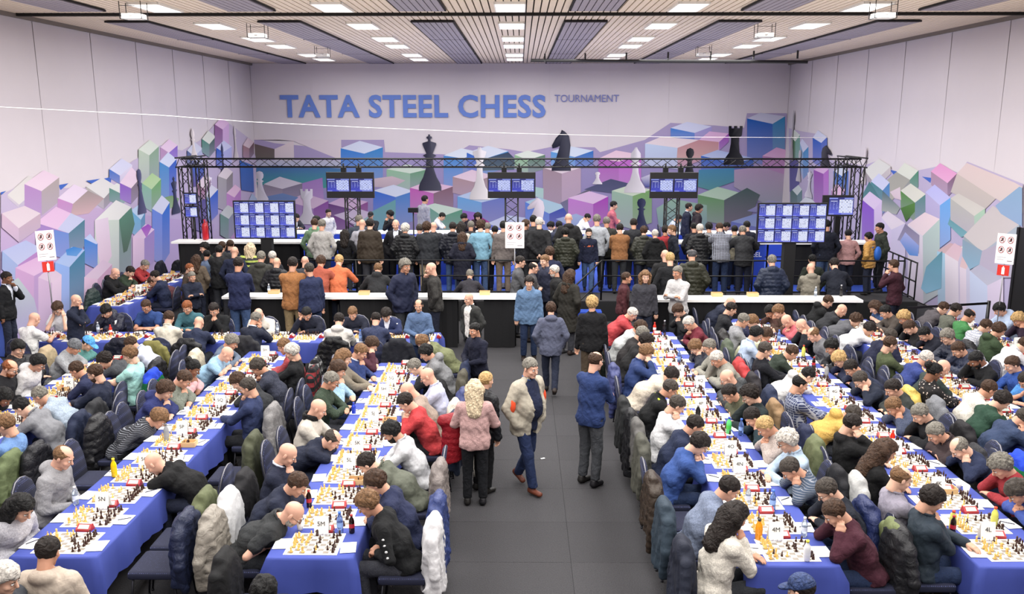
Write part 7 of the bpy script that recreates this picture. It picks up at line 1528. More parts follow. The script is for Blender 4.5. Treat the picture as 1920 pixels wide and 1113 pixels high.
for i,x in enumerate((-4.23,-.21,3.82)):
    t=empty('screen_stand',(x,21.5,.5)); t.scale=(1.05,1,.965); prop(t,f'twin chess broadcast screen on a black lattice post, {("left","middle","right")[i]} of three','screen','twin screens over the platform')
    m=MB(); truss(m,(0,.1,0),(0,.1,2.9),.3,12); m.obj('lattice_post',BM,t); m=MB(); m.box((0,.1,.02),(.6,.6,.04)); m.obj('base_plate',BM,t)
    m=MB(); m.box((0,-.08,2.70),(1.13,.08,.66)); sb=m.obj('screen_body',BLK,t)
    for s in (0,1): inst(SC[(i*2+s)%4],'screen_picture',sb,loc=(-.545+s*.555,-.121,2.54))
    m=MB()
    for s in (-.18,.18): m.box((s,.08,3.08),(.12,.1,.14)); m.tube([(s,.08,3.1),(s,.08,3.25)],.02,5)
    m.obj('mount',BM,t)
for i,(x0,x1,z0,z1,y,fl_) in enumerate(((-6.88,-5.43,1.9,2.78,20.5,0),(5.38,6.9,1.98,2.85,19.3,0))):
    t=empty('video_wall',((x0+x1)/2,y,fl_)); prop(t,f'large {("left","right")[i]} video wall of twelve lit chess board screens','screen','twelve-part video walls'); W_=x1-x0; H_=z1-z0
    m=MB(); m.box((0,.05,(z0+z1)/2),(W_+.04,.08,H_+.04)); sb=m.obj('screen_body',BLK,t); m=MB(); m.box((.0,.12,(z0)/2),(.26,.2,z0)); m.box((0,.12,.02),(.7,.6,.04)); m.obj('column',BC,t)
    for r_ in range(3):
        for c_ in range(4):
            o=inst(SW[(r_*4+c_+i)%6],'screen_picture',sb,loc=(-W_/2+W_/4*c_+.008,.008,z0+H_/3*r_+.008)); o.scale=((W_/4-.016)/.345,1,(H_/3-.016)/.275)
t=empty('side_screen',(7.62,20.5,.5)); prop(t,'single chess broadcast screen beside the right video wall','screen'); m=MB(); m.box((-.03,.03,2.19),(.74,.06,.5)); m.obj('screen_body',BLK,t); m=MB(); m.box((0,.1,1.05),(.1,.1,2.1)); m.box((0,.1,.02),(.5,.4,.04)); m.obj('column',BM,t)
o=inst(SW[2],'screen_picture',t,loc=(-.25,-.005,1.98)); o.scale=(1.68,1,1.5)
t=empty('side_screen',(-8.55,22.2,0)); prop(t,'small stacked score screens on the left truss leg','screen'); m=MB(); m.box((0,0,2.7),(.34,.06,.3)); m.box((0,0,2.36),(.34,.06,.3)); m.obj('screen_body',BLK,t); m=MB(); m.tube([(0,.06,0),(0,.06,2.8)],.025,6); m.obj('pole',BM,t)
for k in (0,1): o=inst(SW[3+k],'screen_picture',t,loc=(-.15,-.035,2.23+.34*k)); o.scale=(.87,1,.92)
# signs with prohibition pictograms
def sign_mesh():
    m=MB(); m.mi=0; m.box((0,0,0),(.44,.015,.6)); 
    for x in (-.1,.1):
        for z in (.18,-.02):
            m.mi=1; m.tube([(x+.065*math.cos(a),-.012,z+.065*math.sin(a)) for a in [i*PI/8 for i in range(16)]],.006,4,True); m.tube([(x-.045,-.013,z+.045),(x+.045,-.013,z-.045)],.005,4)
            m.mi=2; m.box((x+.01,-.009,z+.008),(.035,.004,.06)); m.box((x-.018,-.009,z-.02),(.03,.004,.03))
    m.mi=3; m.box((-.08,-.009,-.17),(.22,.003,.008)); m.box((-.1,-.009,-.215),(.16,.003,.008)); m.box((.12,-.009,-.24),(.12,.003,.02))
    return m.mesh('sign_board',[mat('sign_white','f0eaea',.5),mat('sign_red','a03038',.6),mat('sign_black','2a2426',.6),mat('sign_grey','908c94',.6)])
SG=sign_mesh()
for i,(x,y,rz,h,lab,gr) in enumerate(((-.12,19.7,0,2.08,'white notice with four prohibition pictograms on a pole at the railing',0),(-9.02,16.05,R(42),2.36,'white pictogram notice over a red extinguisher sign by the left wall',1),(9.15,16.05,R(-42),2.32,'white pictogram notice over a red extinguisher sign by the right wall',1))):
    t=empty('sign_stand',(x,y,0),rz); prop(t,lab,'sign'); o=inst(SG,'sign_board',t,loc=(0,0,h)); 
    m=MB(); m.tube([(0,.02,0),(0,.02,h+.2)],.012,6); m.obj('pole',mat('steel','8f9094',.35,.8),t); m=MB(); m.lathe([(.2,0),(.2,.012),(.03,.03)],(0,.02,0),14); m.obj('base_plate',BM,t)
    if gr:
        o.scale=(.72,1,.95); m=MB(); m.mi=0; m.box((0,-.002,h-.41),(.2,.015,.2)); m.mi=1; m.box((0,-.012,h-.42),(.05,.004,.13)); m.box((0,-.012,h-.345),(.02,.004,.03)); m.obj('extinguisher_sign',[mat('signal_red','c8281c',.5),mat('sign_white','f0eaea')],t)
m=MB(); m.lathe([(.0,0),(.075,.01),(.08,.05),(.08,.36),(.06,.42),(.025,.45),(.025,.5),(0,.5)],(-8.2,22.1,1.63),14); m.tube([(-8.2,22.1,2.1),(-8.12,22.04,2.12),(-8.1,22.02,1.8)],.012,5); m.box((-8.2,22.1,2.15),(.03,.12,.02)); prop(m.obj('fire_extinguisher',mat('extinguisher_red','a81420',.3)),'red fire extinguisher standing on the far left counter','extinguisher')
t=empty('exit_sign',(XL+.12,13.9,3.15)); prop(t,'green illuminated exit sign on the left wall','sign'); m=MB(); m.box((0,0,0),(.1,.55,.2)); m.obj('housing',WF,t); m=MB(); m.box((.055,0,0),(.01,.5,.16)); m.obj('lit_face',mat('exit_green','8fd8c0',.4,emit='60d8b0',es=.5),t)
# doors in the side walls
t=empty('door_1',(XL+.05,15.35,0)); t['kind']='structure'
FRM=mat('blue_door_frame','4a66c0',.5)
for y in (-1.35,1.35): m=MB(); m.box((.03,y,1.4),(.14,.12,2.8)); m.obj('frame_post',FRM,t)
m=MB(); m.box((.03,0,2.8),(.14,2.82,.12)); m.obj('frame_head',FRM,t); m=MB(); m.box((.08,0,1.4),(.01,.012,2.7)); m.obj('door_gap',mat('gap_grey','77738c',.8),t)
t=empty('door_2',(XR-.03,17.9,0)); t['kind']='structure'; m=MB(); m.box((0,-.8,1.25),(.08,1.5,2.5)); m.obj('door_leaf',mat('black_paint','151416'),t); m=MB(); m.box((0,.0,1.25),(.12,.08,2.5)); m.obj('frame_post',mat('dark_metal','2c2b2e'),t)
t=empty('belt_barrier',(9.85,17.66,0)); prop(t,'black stanchion with retractable belt near the right wall','barrier'); m=MB(); m.tube([(0,0,0),(0,0,.98)],.035,10); m.obj('post',BLK,t); m=MB(); m.lathe([(.17,0),(.17,.015),(.04,.04)],(0,0,0),14); m.obj('base_plate',BLK,t); m=MB(); m.box((-.98,-.25,.93),(1.96,.006,.05),R(14)); m.obj('belt',BLK,t)
# counters
def counter(name,x0,x1,y0,y1,z,fz,skirts,lab,banners=()):
    t=empty(name,((x0+x1)/2,(y0+y1)/2,fz)); prop(t,lab,'counter'); ox,oy=t.location[0],t.location[1]
    m=MB(); m.box((0,0,z-fz-.025),(x1-x0,y1-y0,.05)); m.obj('worktop',WT,t)
    for a,b in skirts:
        n=max(4,int((b-a)/.12)); V=[];F=[]
        for i in range(n+1):
            x=a+(b-a)*i/n-ox; y=y0-oy+.06+.02*(i%2)
            V+=[(x,y,0.01),(x,y,z-fz-.05)]
        F=[(2*i,2*i+2,2*i+3,2*i+1) for i in range(n)]; m=MB(); m.add(V,F); m.add([(v[0],v[1]+(y1-y0)-.14,v[2]) for v in V],F); m.obj('black_drape',BC,t)
    for a in [x0+.1+(x1-x0-.2)*k/3 for k in range(4)]: m=MB(); m.tube([(a-ox,0,0),(a-ox,0,z-fz-.05)],.025,6); m.obj('leg',BM,t)
    for a,b,tx in banners:
        m=MB(); m.box(((a+b)/2-ox,y0-oy+.03,(z-fz-.05)/2),(b-a,.01,z-fz-.06)); o=m.obj('blue_banner',BLC,t)
        me=font_mesh(tx,.17,'lettering',mat('white_lettering','d8dcf0',.6),.002,.002); inst(me,'lettering',o,M=Matrix(((1,0,0,(a+b)/2-ox),(0,0,-1,y0-oy+.02),(0,1,0,z-fz-.32),(0,0,0,1))))
    return t
counter('counter',-6.2,0,17.35,17.8,1.1,0,[(-6.05,-4.0),(-3.75,-2.3),(-1.75,-1.3),(-.75,-.1)],'long white-topped counter with black drapes left of the aisle')
counter('counter',2.35,7.0,17.12,17.6,1.1,0,[(2.45,6.9)],'long white-topped counter with black drapes right of the aisle')
counter('counter',-9.0,-5.5,21.8,22.35,1.62,.0,[(-8.8,-5.7)],'white-topped counter at the far left under the truss')
counter('counter',-5.3,-.4,21.8,22.35,1.62,.5,[(-4.2,-3.4)],'white-topped counter on the platform behind the left spectators',[(-5.25,-4.65,'STEEL'),(-3.3,-2.5,'TATA'),(-2.2,-1.3,'STEEL')])
counter('counter',1.2,9.1,21.8,22.35,1.62,.5,[(3.0,3.4),(5.2,5.6),(7,9)],'white-topped counter on the platform behind the right spectators',[(2.2,2.95,'TATA'),(4.1,5.1,'TATA'),(5.7,6.3,'STEEL')])
for i,(x0,x1) in enumerate(((-7.6,-5.0),(-4.5,-2.0),(-1.4,1.1),(1.6,4.1),(4.6,6.9),(7.3,9.3))):
    t=empty('stage_table',((x0+x1)/2,26.4,.5)); prop(t,f'stage chess table with blue lettered front, {("leftmost","second from the left","third from the left","third from the right","second from the right","rightmost")[i]}','table','blue-fronted tables on the stage'); W_=x1-x0
    m=MB(); m.box((0,.35,.74),(W_,.8,.03)); m.obj('tabletop',WT,t); m=MB(); m.box((0,-.03,.4),(W_,.02,.7)); bf=m.obj('blue_front',BLC,t)
    inst(font_mesh('TATA STEEL',.2,'lettering',mat('white_lettering','d8dcf0'),.002,.002),'lettering',bf,M=Matrix(((1,0,0,0),(0,0,-1,-.045),(0,1,0,.55),(0,0,0,1))))
    for s in (-1,1): m=MB(); m.tube([(s*(W_/2-.1),.4,0),(s*(W_/2-.1),.4,.73)],.025,6); m.obj('leg',BM,t)
t=empty('camera_tripod',(-3.2,25.6,.5)); prop(t,'black studio light on a tall stand beside the patterned top','light stand'); m=MB(); m.tube([(0,0,0),(0,0,1.5)],.02,6); m.obj('pole',BM,t); m=MB(); m.box((0,0,1.55),(.3,.12,.14)); m.obj('head',BLK,t)
# ---------------- playing tables ----------------
CLOTH=mat('blue_tablecloth','34428f',.8,noise=.08,scale=6,bump=.1); TT=mat('table_top_wood','8a7a66',.6); LEG=mat('table_leg','9c8f7c',.5)
# id: (x0,x1,y0,y1, front card text, n mats, first mat offset, axis)
TABLES={'T1':(-4.7,-3.9,7.2,14.35,'5N table',13,7.46),'T2':(-2.33,-1.53,7.2,13.65,'5M table',12,7.46),'T3':(2.1,2.9,7.1,15.8,'4M table',16,7.38),
'T4':(4.15,4.95,7.1,16.9,'4L table',18,7.40),'T5':(-7.2,-6.4,9.0,13.7,'5K table',9,9.3),'T6':(6.2,7.0,8.6,16.9,'third right-hand table',15,8.9),
'T8':(8.25,9.05,12.6,16.9,'2M table',8,12.9),'T7':(-9.3,-8.5,17.94,22.4,'3K table',8,18.2),'T6a':(-9.6,-8.8,11.0,13.9,'left-edge table',5,11.3),'CR':(-9.1,-1.5,14.95,15.72,'cross table',14,-8.8)}
for k,(x0,x1,y0,y1,nm,n,s0) in TABLES.items():
    cx,cy=(x0+x1)/2,(y0+y1)/2; W_,D_=x1-x0,y1-y0
    t=empty('trestle_table',(cx,cy,0)); prop(t,f'long trestle table under blue cloth, the {nm}','table','long playing tables')
    m=MB(); m.box((0,0,.735),(W_-.03,D_-.03,.03)); m.obj('tabletop',TT,t)
    for a in ((-1,-1),(1,-1),(1,1),(-1,1)): m=MB(); m.tube([(a[0]*(W_/2-.08),a[1]*(D_/2-.1),0),(a[0]*(W_/2-.08),a[1]*(D_/2-.1),.72)],.022,6); m.obj('leg',LEG,t)
    # cloth: flat top, rounded edge, wavy hanging sides
    L=2*(W_+D_); N=int(L/.09); ring=[]
    for i in range(N):
        s=L*i/N
        if s<W_: p=(-W_/2+s,-D_/2,0,-1)
        elif s<W_+D_: p=(W_/2,-D_/2+s-W_,1,0)
        elif s<2*W_+D_: p=(W_/2-(s-W_-D_),D_/2,0,1)
        else: p=(-W_/2,D_/2-(s-2*W_-D_),-1,0)
        cd=min(abs(abs(p[0])-W_/2)+abs(abs(p[1])-D_/2),1); ring.append((p,cd))
    V=[];F=[]
    for lev,(z,o) in enumerate(((.757,-.012),(.752,.004),(.735,.012),(.62,.022),(.40,.035))):
        for i,((x,y,nx,ny),cd) in enumerate(ring):
            c=max(0,1-cd/.12); oo=o+(.012*math.sin(i*.9)+.008*math.sin(i*2.3))*(lev>2)*(lev-2)+c*.05*(lev>2); sx,sy=(math.copysign(1,x),math.copysign(1,y))
            zz=z-(.09*c if lev==4 else 0)+(.012*math.sin(i*.4) if lev==4 else 0)
            V.append((x+(nx*oo if c==0 else sx*oo*.8),y+(ny*oo if c==0 else sy*oo*.8),zz))
    for l in range(4):
        for i in range(N): F.append((l*N+i,l*N+(i+1)%N,(l+1)*N+(i+1)%N,(l+1)*N+i))
    F=[tuple(reversed(f)) for f in F]+[tuple(range(N))]
    m=MB(); m.add(V,F,True); o=m.obj('tablecloth',CLOTH); o.location=(cx,cy,0); prop(o,f'royal blue tablecloth on the {nm}','tablecloth','blue tablecloths')
    o.data.polygons[len(F)-1].use_smooth=False
# chess pieces
WP=mat('boxwood','d8b060',.35); BP=mat('dark_wood','33170e',.3); MW=mat('mat_white','ece6da',.6); MD=mat('mat_brown','7e766c',.6)
PH={'pawn':(.05,.0145),'rook':(.056,.0165),'knight':(.062,.0165),'bishop':(.07,.0165),'queen':(.084,.018),'king':(.095,.018)}
def piece_mb(kind,n=8,mb=None):
    H_,r=PH[kind]; m=mb or MB()
    if kind=='knight':
        m.lathe([(r,0),(r,.006),(r*.7,.014),(r*.6,.02)],n=n)
        o=[(-.012,.02),(.012,.02),(.013,.035),(.012,.052),(.004,.062),(-.004,.058),(-.016,.046),(-.015,.039),(-.003,.042),(-.01,.03)]
        k=len(o); m.add([(a,-.007,b) for a,b in o]+[(a,.007,b) for a,b in o],[tuple(range(k)),tuple(range(2*k-1,k-1,-1))]+[(i,i+k,(i+1)%k+k,(i+1)%k) for i in range(k)]); return m
    pr=PROF[kind][:-1]; pr=pr[::2]+[pr[-1]]; m.lathe([(max(a,.05)*2*r,b*H_) for a,b in pr],n=n)
    if kind=='king': m.box((0,0,H_),(.012,.004,.004)); m.box((0,0,H_),(.004,.004,.016))
    return m
PM={(k,c):piece_mb(k).mesh('chess_'+k,WP if c=='white' else BP) for k in PH for c in ('white','black')}
m=MB(); m.mi=0; m.box((0,0,0),(.5,.42,.003)); m.mi=1
for i in range(8):
    for j in range(8):
        if (i+j)%2==0: x=-.22+i*.055; y=-.19+j*.0475; m.quad((x,y,.0022),(x+.055,y,.0022),(x+.055,y+.0475,.0022),(x,y+.0475,.0022))
MATM=m.mesh('chess_mat',[MW,MD])
ck=MB(); ck.box((0,0,.012),(.15,.085,.024)); ck.add([(-.075,-.04,.024),(.075,-.04,.024),(.075,.035,.024),(-.075,.035,.024),(-.07,.005,.058),(.07,.005,.058),(.07,.03,.058),(-.07,.03,.058)],[(0,1,5,4),(1,2,6,5),(2,3,7,6),(3,0,4,7),(4,5,6,7)]); CKB=ck.mesh('body',mat('clock_red','9c1c22',.4))
ck=MB(); ck.add([(-.055,-.0375,.029),(.055,-.0375,.029),(.052,-.002,.0565),(-.052,-.002,.0565)],[(0,1,2,3)]); CKD=ck.mesh('display',mat('clock_display','a8b4ac',.25))
ck=MB(); ck.box((0,.017,.062),(.12,.016,.008)); CKR=ck.mesh('rocker',mat('clock_white','d8d6d2',.4))
m=MB(); m.box((0,0,0),(.145,.2,.002)); SHEET=m.mesh('score_sheet',mat('paper','f0efec',.7)); m=MB(); m.tube([(-.065,0,.006),(.06,.03,.006)],.0045,5); PEN=m.mesh('pen',mat('pen_dark','1c1f3c',.4))
ORD=['front','second','third','fourth','fifth','sixth','seventh','eighth','ninth','tenth','eleventh','twelfth','thirteenth','fourteenth','fifteenth','sixteenth','seventeenth','eighteenth']
ORD2=['first']+ORD[1:]
def game(rn):
    occ={}
    back=['rook','knight','bishop','queen','king','bishop','knight','rook']
    for f in range(8): occ[(f,0)]=(back[f],'white'); occ[(f,1)]=('pawn','white'); occ[(f,6)]=('pawn','black'); occ[(f,7)]=(back[f],'black')
    for _ in range(rn.randint(14,30)):
        k=rn.choice(list(occ)); p,c=occ[k]
        if p=='king': continue
        if p=='pawn': d=(k[0]+(rn.choice((-1,1)) if rn.random()<.2 else 0),k[1]+(1 if c=='white' else -1)*rn.choice((1,1,2)))
        else: d=(k[0]+rn.randint(-2,2),k[1]+(1 if c=='white' else -1)*rn.randint(0,3))
        if not(0<=d[0]<8 and 0<=d[1]<8): continue
        if d in occ and (occ[d][1]==c or occ[d][0]=='king' or rn.random()<.35): continue
        occ[d]=occ.pop(k)
    return occ
INDIV={('T1',0),('T1',1),('T1',2),('T2',0),('T2',1),('T2',2),('T3',0),('T3',1),('T3',2),('T4',0),('T4',1)}
far={'white':([],[]),'black':([],[])}; tmpl={k:piece_mb(k,6) for k in PH}; npc=0
for tk,(x0,x1,y0,y1,nm,n,s0) in TABLES.items():
    for i in range(n):
        rn=random.Random(hash((tk,i))&0xffff if 0 else sum(map(ord,tk))*31+i); cr=tk=='CR'
        cx,cy=((x0+x1)/2,s0+.53*i) if not cr else (s0+.54*i,(y0+y1)/2)
        rz=0 if not cr else PI/2
        w_='from the left' if cr else 'from the front'
        od=ORD[i] if i<18 else 'last'
        wh=f'{od} {w_} on the {nm}'
        o=inst(MATM,'chess_mat',loc=(cx+rn.uniform(-.012,.012),cy,.7595),rz=rz+rn.uniform(-.02,.02)); prop(o,f'brown and white chess mat, {wh}','chess mat','chess mats on the playing tables')
        ind=(tk,i) in INDIV; oc=game(rn)
        for (f,r),(p,c) in oc.items():
            lx=-.22+(r+.5)*.055+rn.uniform(-.004,.004); ly=-.19+(f+.5)*.0475+rn.uniform(-.003,.003)
            X,Y=(cx+lx,cy+ly) if not cr else (cx-ly,cy+lx)
            if ind and npc<300:
                npc+=1; q=inst(PM[(p,c)],'chess_'+p,loc=(X,Y,.7618),rz=rn.uniform(-.5,.5) if p!='knight' else (PI if c=='white' else 0)+rn.uniform(-.4,.4))
                prop(q,f'{c} chess {p}, {ORD2[r]} from left and {ORD2[f]} from front on {od} mat, {nm}','chess piece',f'chess pieces on the {od} mat of the {nm}')
            else:
                V,F=far[c]; b=len(V); tp=tmpl[p]; sg=-1 if c=='white' else 1
                V+=[(v[0]*sg+X,v[1]*sg+Y,v[2]+.7618) for v in tp.v]; F+=[tuple(a+b for a in ff) for ff in tp.f]
        # clock in the gap behind each mat
        if i<n-1 or 1:
            gx,gy=(cx+.05,cy+.265) if not cr else (cx+.265,cy)
            t=empty('chess_clock',(gx+rn.uniform(-.03,.03),gy,.758),rz+rn.uniform(-.1,.1)); prop(t,f'red digital chess clock just past the {od} mat of the {nm}','clock','digital chess clocks'); cb=inst(CKB,'body',t); inst(CKD,'display',cb); inst(CKR,'rocker',cb)
        for s in (-1,1):
            dx,dy=(s*.322,rn.uniform(-.08,.06)) if not cr else (rn.uniform(-.05,.05),s*.315)
            o=inst(SHEET,'score_sheet',loc=(cx+dx,cy+dy,.7635),rz=rz+rn.uniform(-.15,.15)); prop(o,f'white score sheet at the {("left","right")[s>0] if not cr else ("near","far")[s>0]} side of the {od} mat of the {nm}','paper','score sheets on the tables')
            if rn.random()<.4 and not cr: q=inst(PEN,'pen',loc=(cx+dx,cy+dy+.02,.7645),rz=rn.uniform(0,6)); prop(q,f'dark pen on the {("left","right")[s>0]} score sheet, {wh}','pen','pens on score sheets')
for c,(V,F) in far.items():
    m=MB(); m.add(V,F,True); o=m.obj('chess_pieces',WP if c=='white' else BP); prop(o,f'{"pale wooden" if c=="white" else "dark"} chess pieces standing on all the more distant mats','chess pieces',kind='stuff')
# cards
for x,y,z,rz,tx,tn in CARDS:
    t=empty('table_card',(x,y,.761),rz); prop(t,f'white table card reading {tx} on the {tn}','card','table number cards')
    m=MB(); m.mi=0; m.add([(-.07,-.03,0),(.07,-.03,0),(.07,0,.19),(-.07,0,.19),(-.07,.05,0),(.07,.05,0)],[(0,1,2,3),(3,2,5,4)]); m.mi=1
    for k in range(9): m.add([(-.06+k*.0135,-.0305,.004),(-.05+k*.0135,-.0305,.004),(-.052+k*.0135,-.0285,.016+.006*(k%3))],[(0,1,2)])
    fc_=m.obj('folded_card',[mat('paper','f0efec'),mat('print_violet','5c5478',.6)],t); me=font_mesh(tx,.062,'lettering',mat('print_black','1c1c20',.6),.0005,0)
    a=math.atan2(.19,.03); inst(me,'lettering',fc_,M=Matrix.Translation((0,-.0165,.115))@Euler((a,0,0)).to_matrix().to_4x4())
# baskets, bottles, cups
BW=mat('pale_veneer','cda979',.6)
def basket(x,y,z,lab,s=1):
    m=MB(); a,b,h=.085*s,.06*s,.06*s
    for c,d in (((0,-b,h/2),(2*a,.006,h)),((0,b,h/2),(2*a,.006,h)),((-a,0,h/2),(.006,2*b,h)),((a,0,h/2),(.006,2*b,h)),((0,0,.004),(2*a,2*b,.008))): m.box(c,d)
    o=m.obj('wooden_box',BW); o.location=(x,y,z); prop(o,lab,'box','small pale wooden boxes')
for i,(x,y,z,lab) in enumerate(BASKETS): basket(x,y,z,lab,1.25 if z>1 else 1)
PLC={}
def bottle(x,y,z,kind,lab):
    col,ccol,h,r=BT[kind]; key=kind
    if key not in PLC:
        m=MB(); m.lathe([(r*.9,0),(r,.01),(r,h*.62),(r*.85,h*.72),(r*.4,h*.86),(r*.4,h*.9)],n=12); b=m.mesh('body',mat('bottle_'+kind,col,.15,trans=.0 if kind not in('clear','water') else .75)); m=MB(); m.lathe([(r*.5,h*.9),(r*.5,h)],n=10); c=m.mesh('cap',mat('cap_'+kind,ccol,.4)); m=MB(); m.lathe([(r*1.02,h*.3),(r*1.02,h*.52)],n=12,cap=False); l=m.mesh('label_band',mat('band_'+kind,{'coke':'b02030','red':'e8e4e0','water':'88a8e0','clear':'d0d8e8','green':'40b840'}.get(kind,col),.5)); PLC[key]=(b,c,l)
    t=empty('bottle',(x,y,z)); prop(t,lab,'bottle'); 
    bd=inst(PLC[key][0],'body',t); inst(PLC[key][1],'cap',t); inst(PLC[key][2],'label_band',bd)
BT={'yellow':('e0b800','e8d020',.22,.032),'orange':('d88a10','1c1a18',.21,.035),'water':('7a98d8','3a6ac8',.22,.032),'clear':('c8d4e4','d0d0d4',.2,.03),'red':('c02818','c83020',.2,.03),'coke':('1c0c0a','a82020',.19,.028),'green':('58c070','2c4aa8',.22,.034),'white':('d8d8da','d8d040',.2,.032),'steel':('8a8c90','5c5c60',.22,.033),'black':('141416','a8a8ac',.24,.034),'blue':('2038a8','2038a8',.16,.03),'juice':('c8c860','c84020',.2,.032)}
for x,y,z,k,lab in BOTTLES: bottle(x,y,z,k,lab)
m=MB(); m.lathe([(.026,0),(.036,.09),(.034,.09),(.025,.005)],n=14); CUPM=m.mesh('paper_cup',mat('cup_white','e8e6e2',.5))
for x,y,z,lab in CUPS: o=inst(CUPM,'paper_cup',loc=(x,y,z)); prop(o,lab,'cup')
# ---------------- chairs ----------------
PADM,_n,_b=nt('chair_padding'); 
def _pad():
    v=_n.nodes.new('ShaderNodeTexVoronoi'); v.inputs['Scale'].default_value=55; v.inputs['Randomness'].default_value=.1; t=_n.nodes.new('ShaderNodeTexCoord'); _n.links.new(t.outputs['Object'],v.inputs['Vector'])
    r=_n.nodes.new('ShaderNodeValToRGB'); r.color_ramp.elements[0].color=(*lin('5c6496'),1); r.color_ramp.elements[0].position=.12; r.color_ramp.elements[1].color=(*lin('12162e'),1); r.color_ramp.elements[1].position=.3
    _n.links.new(v.outputs['Distance'],r.inputs['Fac']); _n.links.new(r.outputs['Color'],_b.inputs['Base Color']); _b.inputs['Roughness'].default_value=.9
_pad()
P,lo,h=grid((-.26,-.26,.38),(.26,.28,.5),.018); q=np.abs(P-np.array((0,.01,.445),np.float32))-np.array((.2,.2,.012),np.float32); _s=np.sqrt((np.maximum(q,0)**2).sum(-1))-.03; V,F=nets(_s,lo,h); SEAT=mesh_np('seat',V,F,[PADM])
o_=[(-.2,.48),(-.215,.6),(-.21,.75),(-.17,.87),(-.09,.94),(0,.96),(.09,.94),(.17,.87),(.21,.75),(.215,.6),(.2,.48)]
def yb(z): return -.22-(z-.48)*.14
m=MB(); k=len(o_); m.add([(x*.98,yb(z)+.012,z-.0) for x,z in o_]+[(x*.9,yb(z)+.032,(z-.6)*.93+.6) for x,z in o_]+[(x*.98,yb(z)-.02,z) for x,z in o_],[tuple(range(k,2*k)),tuple(range(3*k-1,2*k-1,-1))]+[(i,i+1,k+i+1,k+i) for i in range(k-1)]+[(2*k+i,2*k+i+1,i+1,i) for i in range(k-1)]+[(0,k,2*k-1,k-1)],True); BACK=m.mesh('backrest',[PADM])
m=MB(); m.tube([(x,yb(z),z) for x,z in [(-.19,.43)]+o_+[(.19,.43)]],.0095,6); m.tube([(-.2,-.2,.425),(.2,-.2,.425),(.2,.2,.425),(-.2,.2,.425)],.0095,5,True); FRAME=m.mesh('frame',mat('chair_tube','6c6c72',.35,.7))
LEGM={}
for a,(sx,sy) in enumerate(((-1,-1),(1,-1),(1,1),(-1,1))): m=MB(); m.tube([(sx*.19,sy*.19,.42),(sx*.21,sy*.24,.012)],.0105,6); m.lathe([(.015,0),(.013,.02)],(sx*.21,sy*.24,0),6); LEGM[a]=m.mesh('leg',mat('chair_leg','2a2a30',.4,.5))
def chair(x,y,z,rz,lab,full=True):
    t=empty('chair',(x,y,z),R(rz)); prop(t,lab,'chair','navy padded conference chairs'); inst(SEAT,'seat',t); inst(BACK,'backrest',t); inst(FRAME,'frame',t)
    for a in range(4): inst(LEGM[a],'leg',t)
    return t
for i,(x,y,z,rz,lab) in enumerate(CHAIRS): chair(x,y,z,rz,lab)
# ---------------- coats hung on chair backs ----------------
def coat_mesh(v,puf):
    P,lo,h=grid((-.42,-.56,.1),(.42,.02,1.12),.0185); x,y,z=P[...,0],P[...,1],P[...,2]; ph=v*1.7
    lowz=(.3,.38,.24)[v%3]; t=np.clip((.99-z)/.7,0,1)
    hw=np.interp(z,[.2,.5,.75,.88,.95,1.01],[.30,.275,.262,.235,.18,.10]); yc=np.interp(z,[.3,.8,1.],[-.275,-.26,-.28]); dp=.085+.03*t
    d=((np.abs(x)/hw)**3+(np.abs(y-yc)/dp)**2.4)**.36; d=(d-1)*.085
    fold=np.abs(np.sin(x*15*(1+.35*t)+ph+1.3*np.sin(z*4.5+ph)))**.6; d=d+.020*fold*np.clip(t*1.6,0,1)-.012*np.clip(t*2,0,1)
    d=-smin(-d,-(z-.985+.6*x*x),.05)
    dg=np.abs(np.sin((z*.8+np.abs(x)*1.3)*14+ph)); d=d+.007*dg**.5
    d=np.maximum(d,lowz+.04*np.sin(x*9+ph)+.10*x*(1 if v%2 else -1)-z)
    d=smin(d,cap(P,(-.10,-.285,.965),(.10,-.285,.975),.05,.045),.03)
    for s in (-1,1):
        k_=math.sin(ph*2+s); e=(s*(.285+.02*k_),-.31,.56+.05*k_); b=(s*.20,-.285,.87); x2=smin(cap(P,b,e,.06,.055),cap(P,e,(e[0]-s*.045,e[1]-.015,.30+.05*k_),.053,.044),.015)+.006*np.abs(np.sin(z*38+s)); d=smin(d,x2,.012)
    if v==2: d=smin(d,ellp(P,(0,-.315,.86),(.14,.06,.11))+.01*np.abs(np.sin(x*30)),.015)
    if puf: d=d-.007*np.abs(np.sin(z*32+x*4*math.sin(ph)))**.7
    d=d-wob(P,.0035,30,ph); V,F=nets(d,lo,h); return mesh_np('coat',V,F,[CL['pu'] if puf else CL['sh']])
COATM={}
def coat(x,y,z,rz,v,st,colr,lab):
    k=(v,st=='pu')
    if k not in COATM: COATM[k]=coat_mesh(*k)
    me=COATM[k]
    if st in('rp','rb','pl','kn'):
        kk=(v,st)
        if kk not in COATM: me=me.copy(); me.materials[0]=CL[st]; COATM[kk]=me
        me=COATM[kk]
    o=inst(me,'coat',loc=(x,y,z),rz=R(rz),col=tone(colr)); prop(o,lab,'coat')
for a in COATS: coat(*a)
# the white cable strung across the hall
t=CABLE_.obj('cable',mat('white_rope','f4f0f0',.5)); prop(t,'thin white cable strung across the upper hall','cable')
# ---------------- people ----------------
for a in PEOPLE: person(*a)
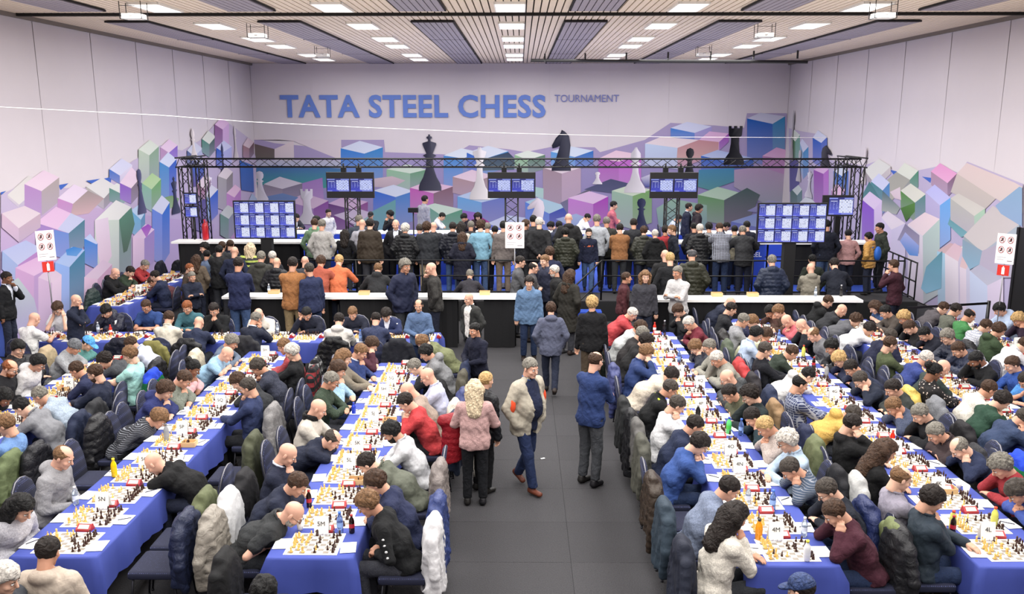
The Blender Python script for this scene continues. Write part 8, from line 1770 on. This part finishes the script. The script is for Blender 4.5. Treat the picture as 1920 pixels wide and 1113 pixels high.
# small things held or lying about
t=empty('held_coat',(-.62,10.18,0),R(20)); prop(t,'dark red quilted jacket with white fringed scarf over the blonde woman\'s arm','jacket')
P,lo,h=grid((-.3,-.22,.3),(.3,.22,1.2),.017); x,y,z=P[...,0],P[...,1],P[...,2]
d=np.sqrt((x/(.13+.05*(1.1-z)))**2+(y/.1)**2); d=(d-1)*.09; d=np.maximum(np.maximum(d,z-1.08),.52-z+.3*x); d=smin(d,cap(P,(.1,.0,1.0),(.17,-.05,.6),.06,.05),.03); d=smin(d,cap(P,(-.13,0,1.05),(.12,0,1.08),.07,.07),.04)-.006*np.abs(np.sin(z*38))
V,F=nets(d,lo,h); o=inst(mesh_np('red_jacket',V,F,[CL['pu']]),'red_jacket',t,loc=(-.22,0,0),col='7c141e')
m=MB(); m.add([(x_,-.03+.01*math.sin(x_*90+zz*20),zz) for zz in (1.08,.9,.7,.48,.40) for x_ in [-.06+.02*i for i in range(7)]],[(r*7+c,r*7+c+1,(r+1)*7+c+1,(r+1)*7+c) for r in range(4) for c in range(6)],True)
for i in range(8): m.tube([(-.06+.017*i,-.03,.4),(-.062+.018*i,-.03,.31)],.004,4)
o=m.obj('fringed_scarf',mat('cream_wool','d6cfc2',.95),t); o.location=(-.05,-.1,0)
m=MB(); m.box((0,0,.008),(.06,.03,.004),.5); o=m.obj('paper_scrap',mat('paper','f0efec')); o.location=(.33,11.4,.0); prop(o,'tiny white scrap of paper on the carpet beside the jacketed man','paper')

P,lo,h=grid((-.25,-.2,-.02),(.25,.2,.42),.016); z=P[...,2]
for x_,y_,c_,l_,s_ in ((-5.62,9.9,'c8ccc0','crumpled pale plastic bag on the floor beside a far-left chair',.75),(-3.3,9.95,'121214','black shoulder bag on the floor beside the 5P end of the table',1),(1.55,8.6,'26303a','dark rucksack on the floor by an aisle chair of the 4M table',1)):
    d=ellp(P,(0,0,.15),(.19,.12,.16))-wob(P,.010,32,s_*3); d=smin(d,cap(P,(-.08,0,.28),(.08,0,.30),.03,.03),.05); d=np.maximum(d,.004-z); V,F=nets(d,lo,h)
    o=inst(mesh_np('bag',V,F,[CL['pu']]),'bag',loc=(x_,y_,0),rz=s_*2,col=c_); o.scale=(s_,s_,s_); prop(o,l_,'bag')
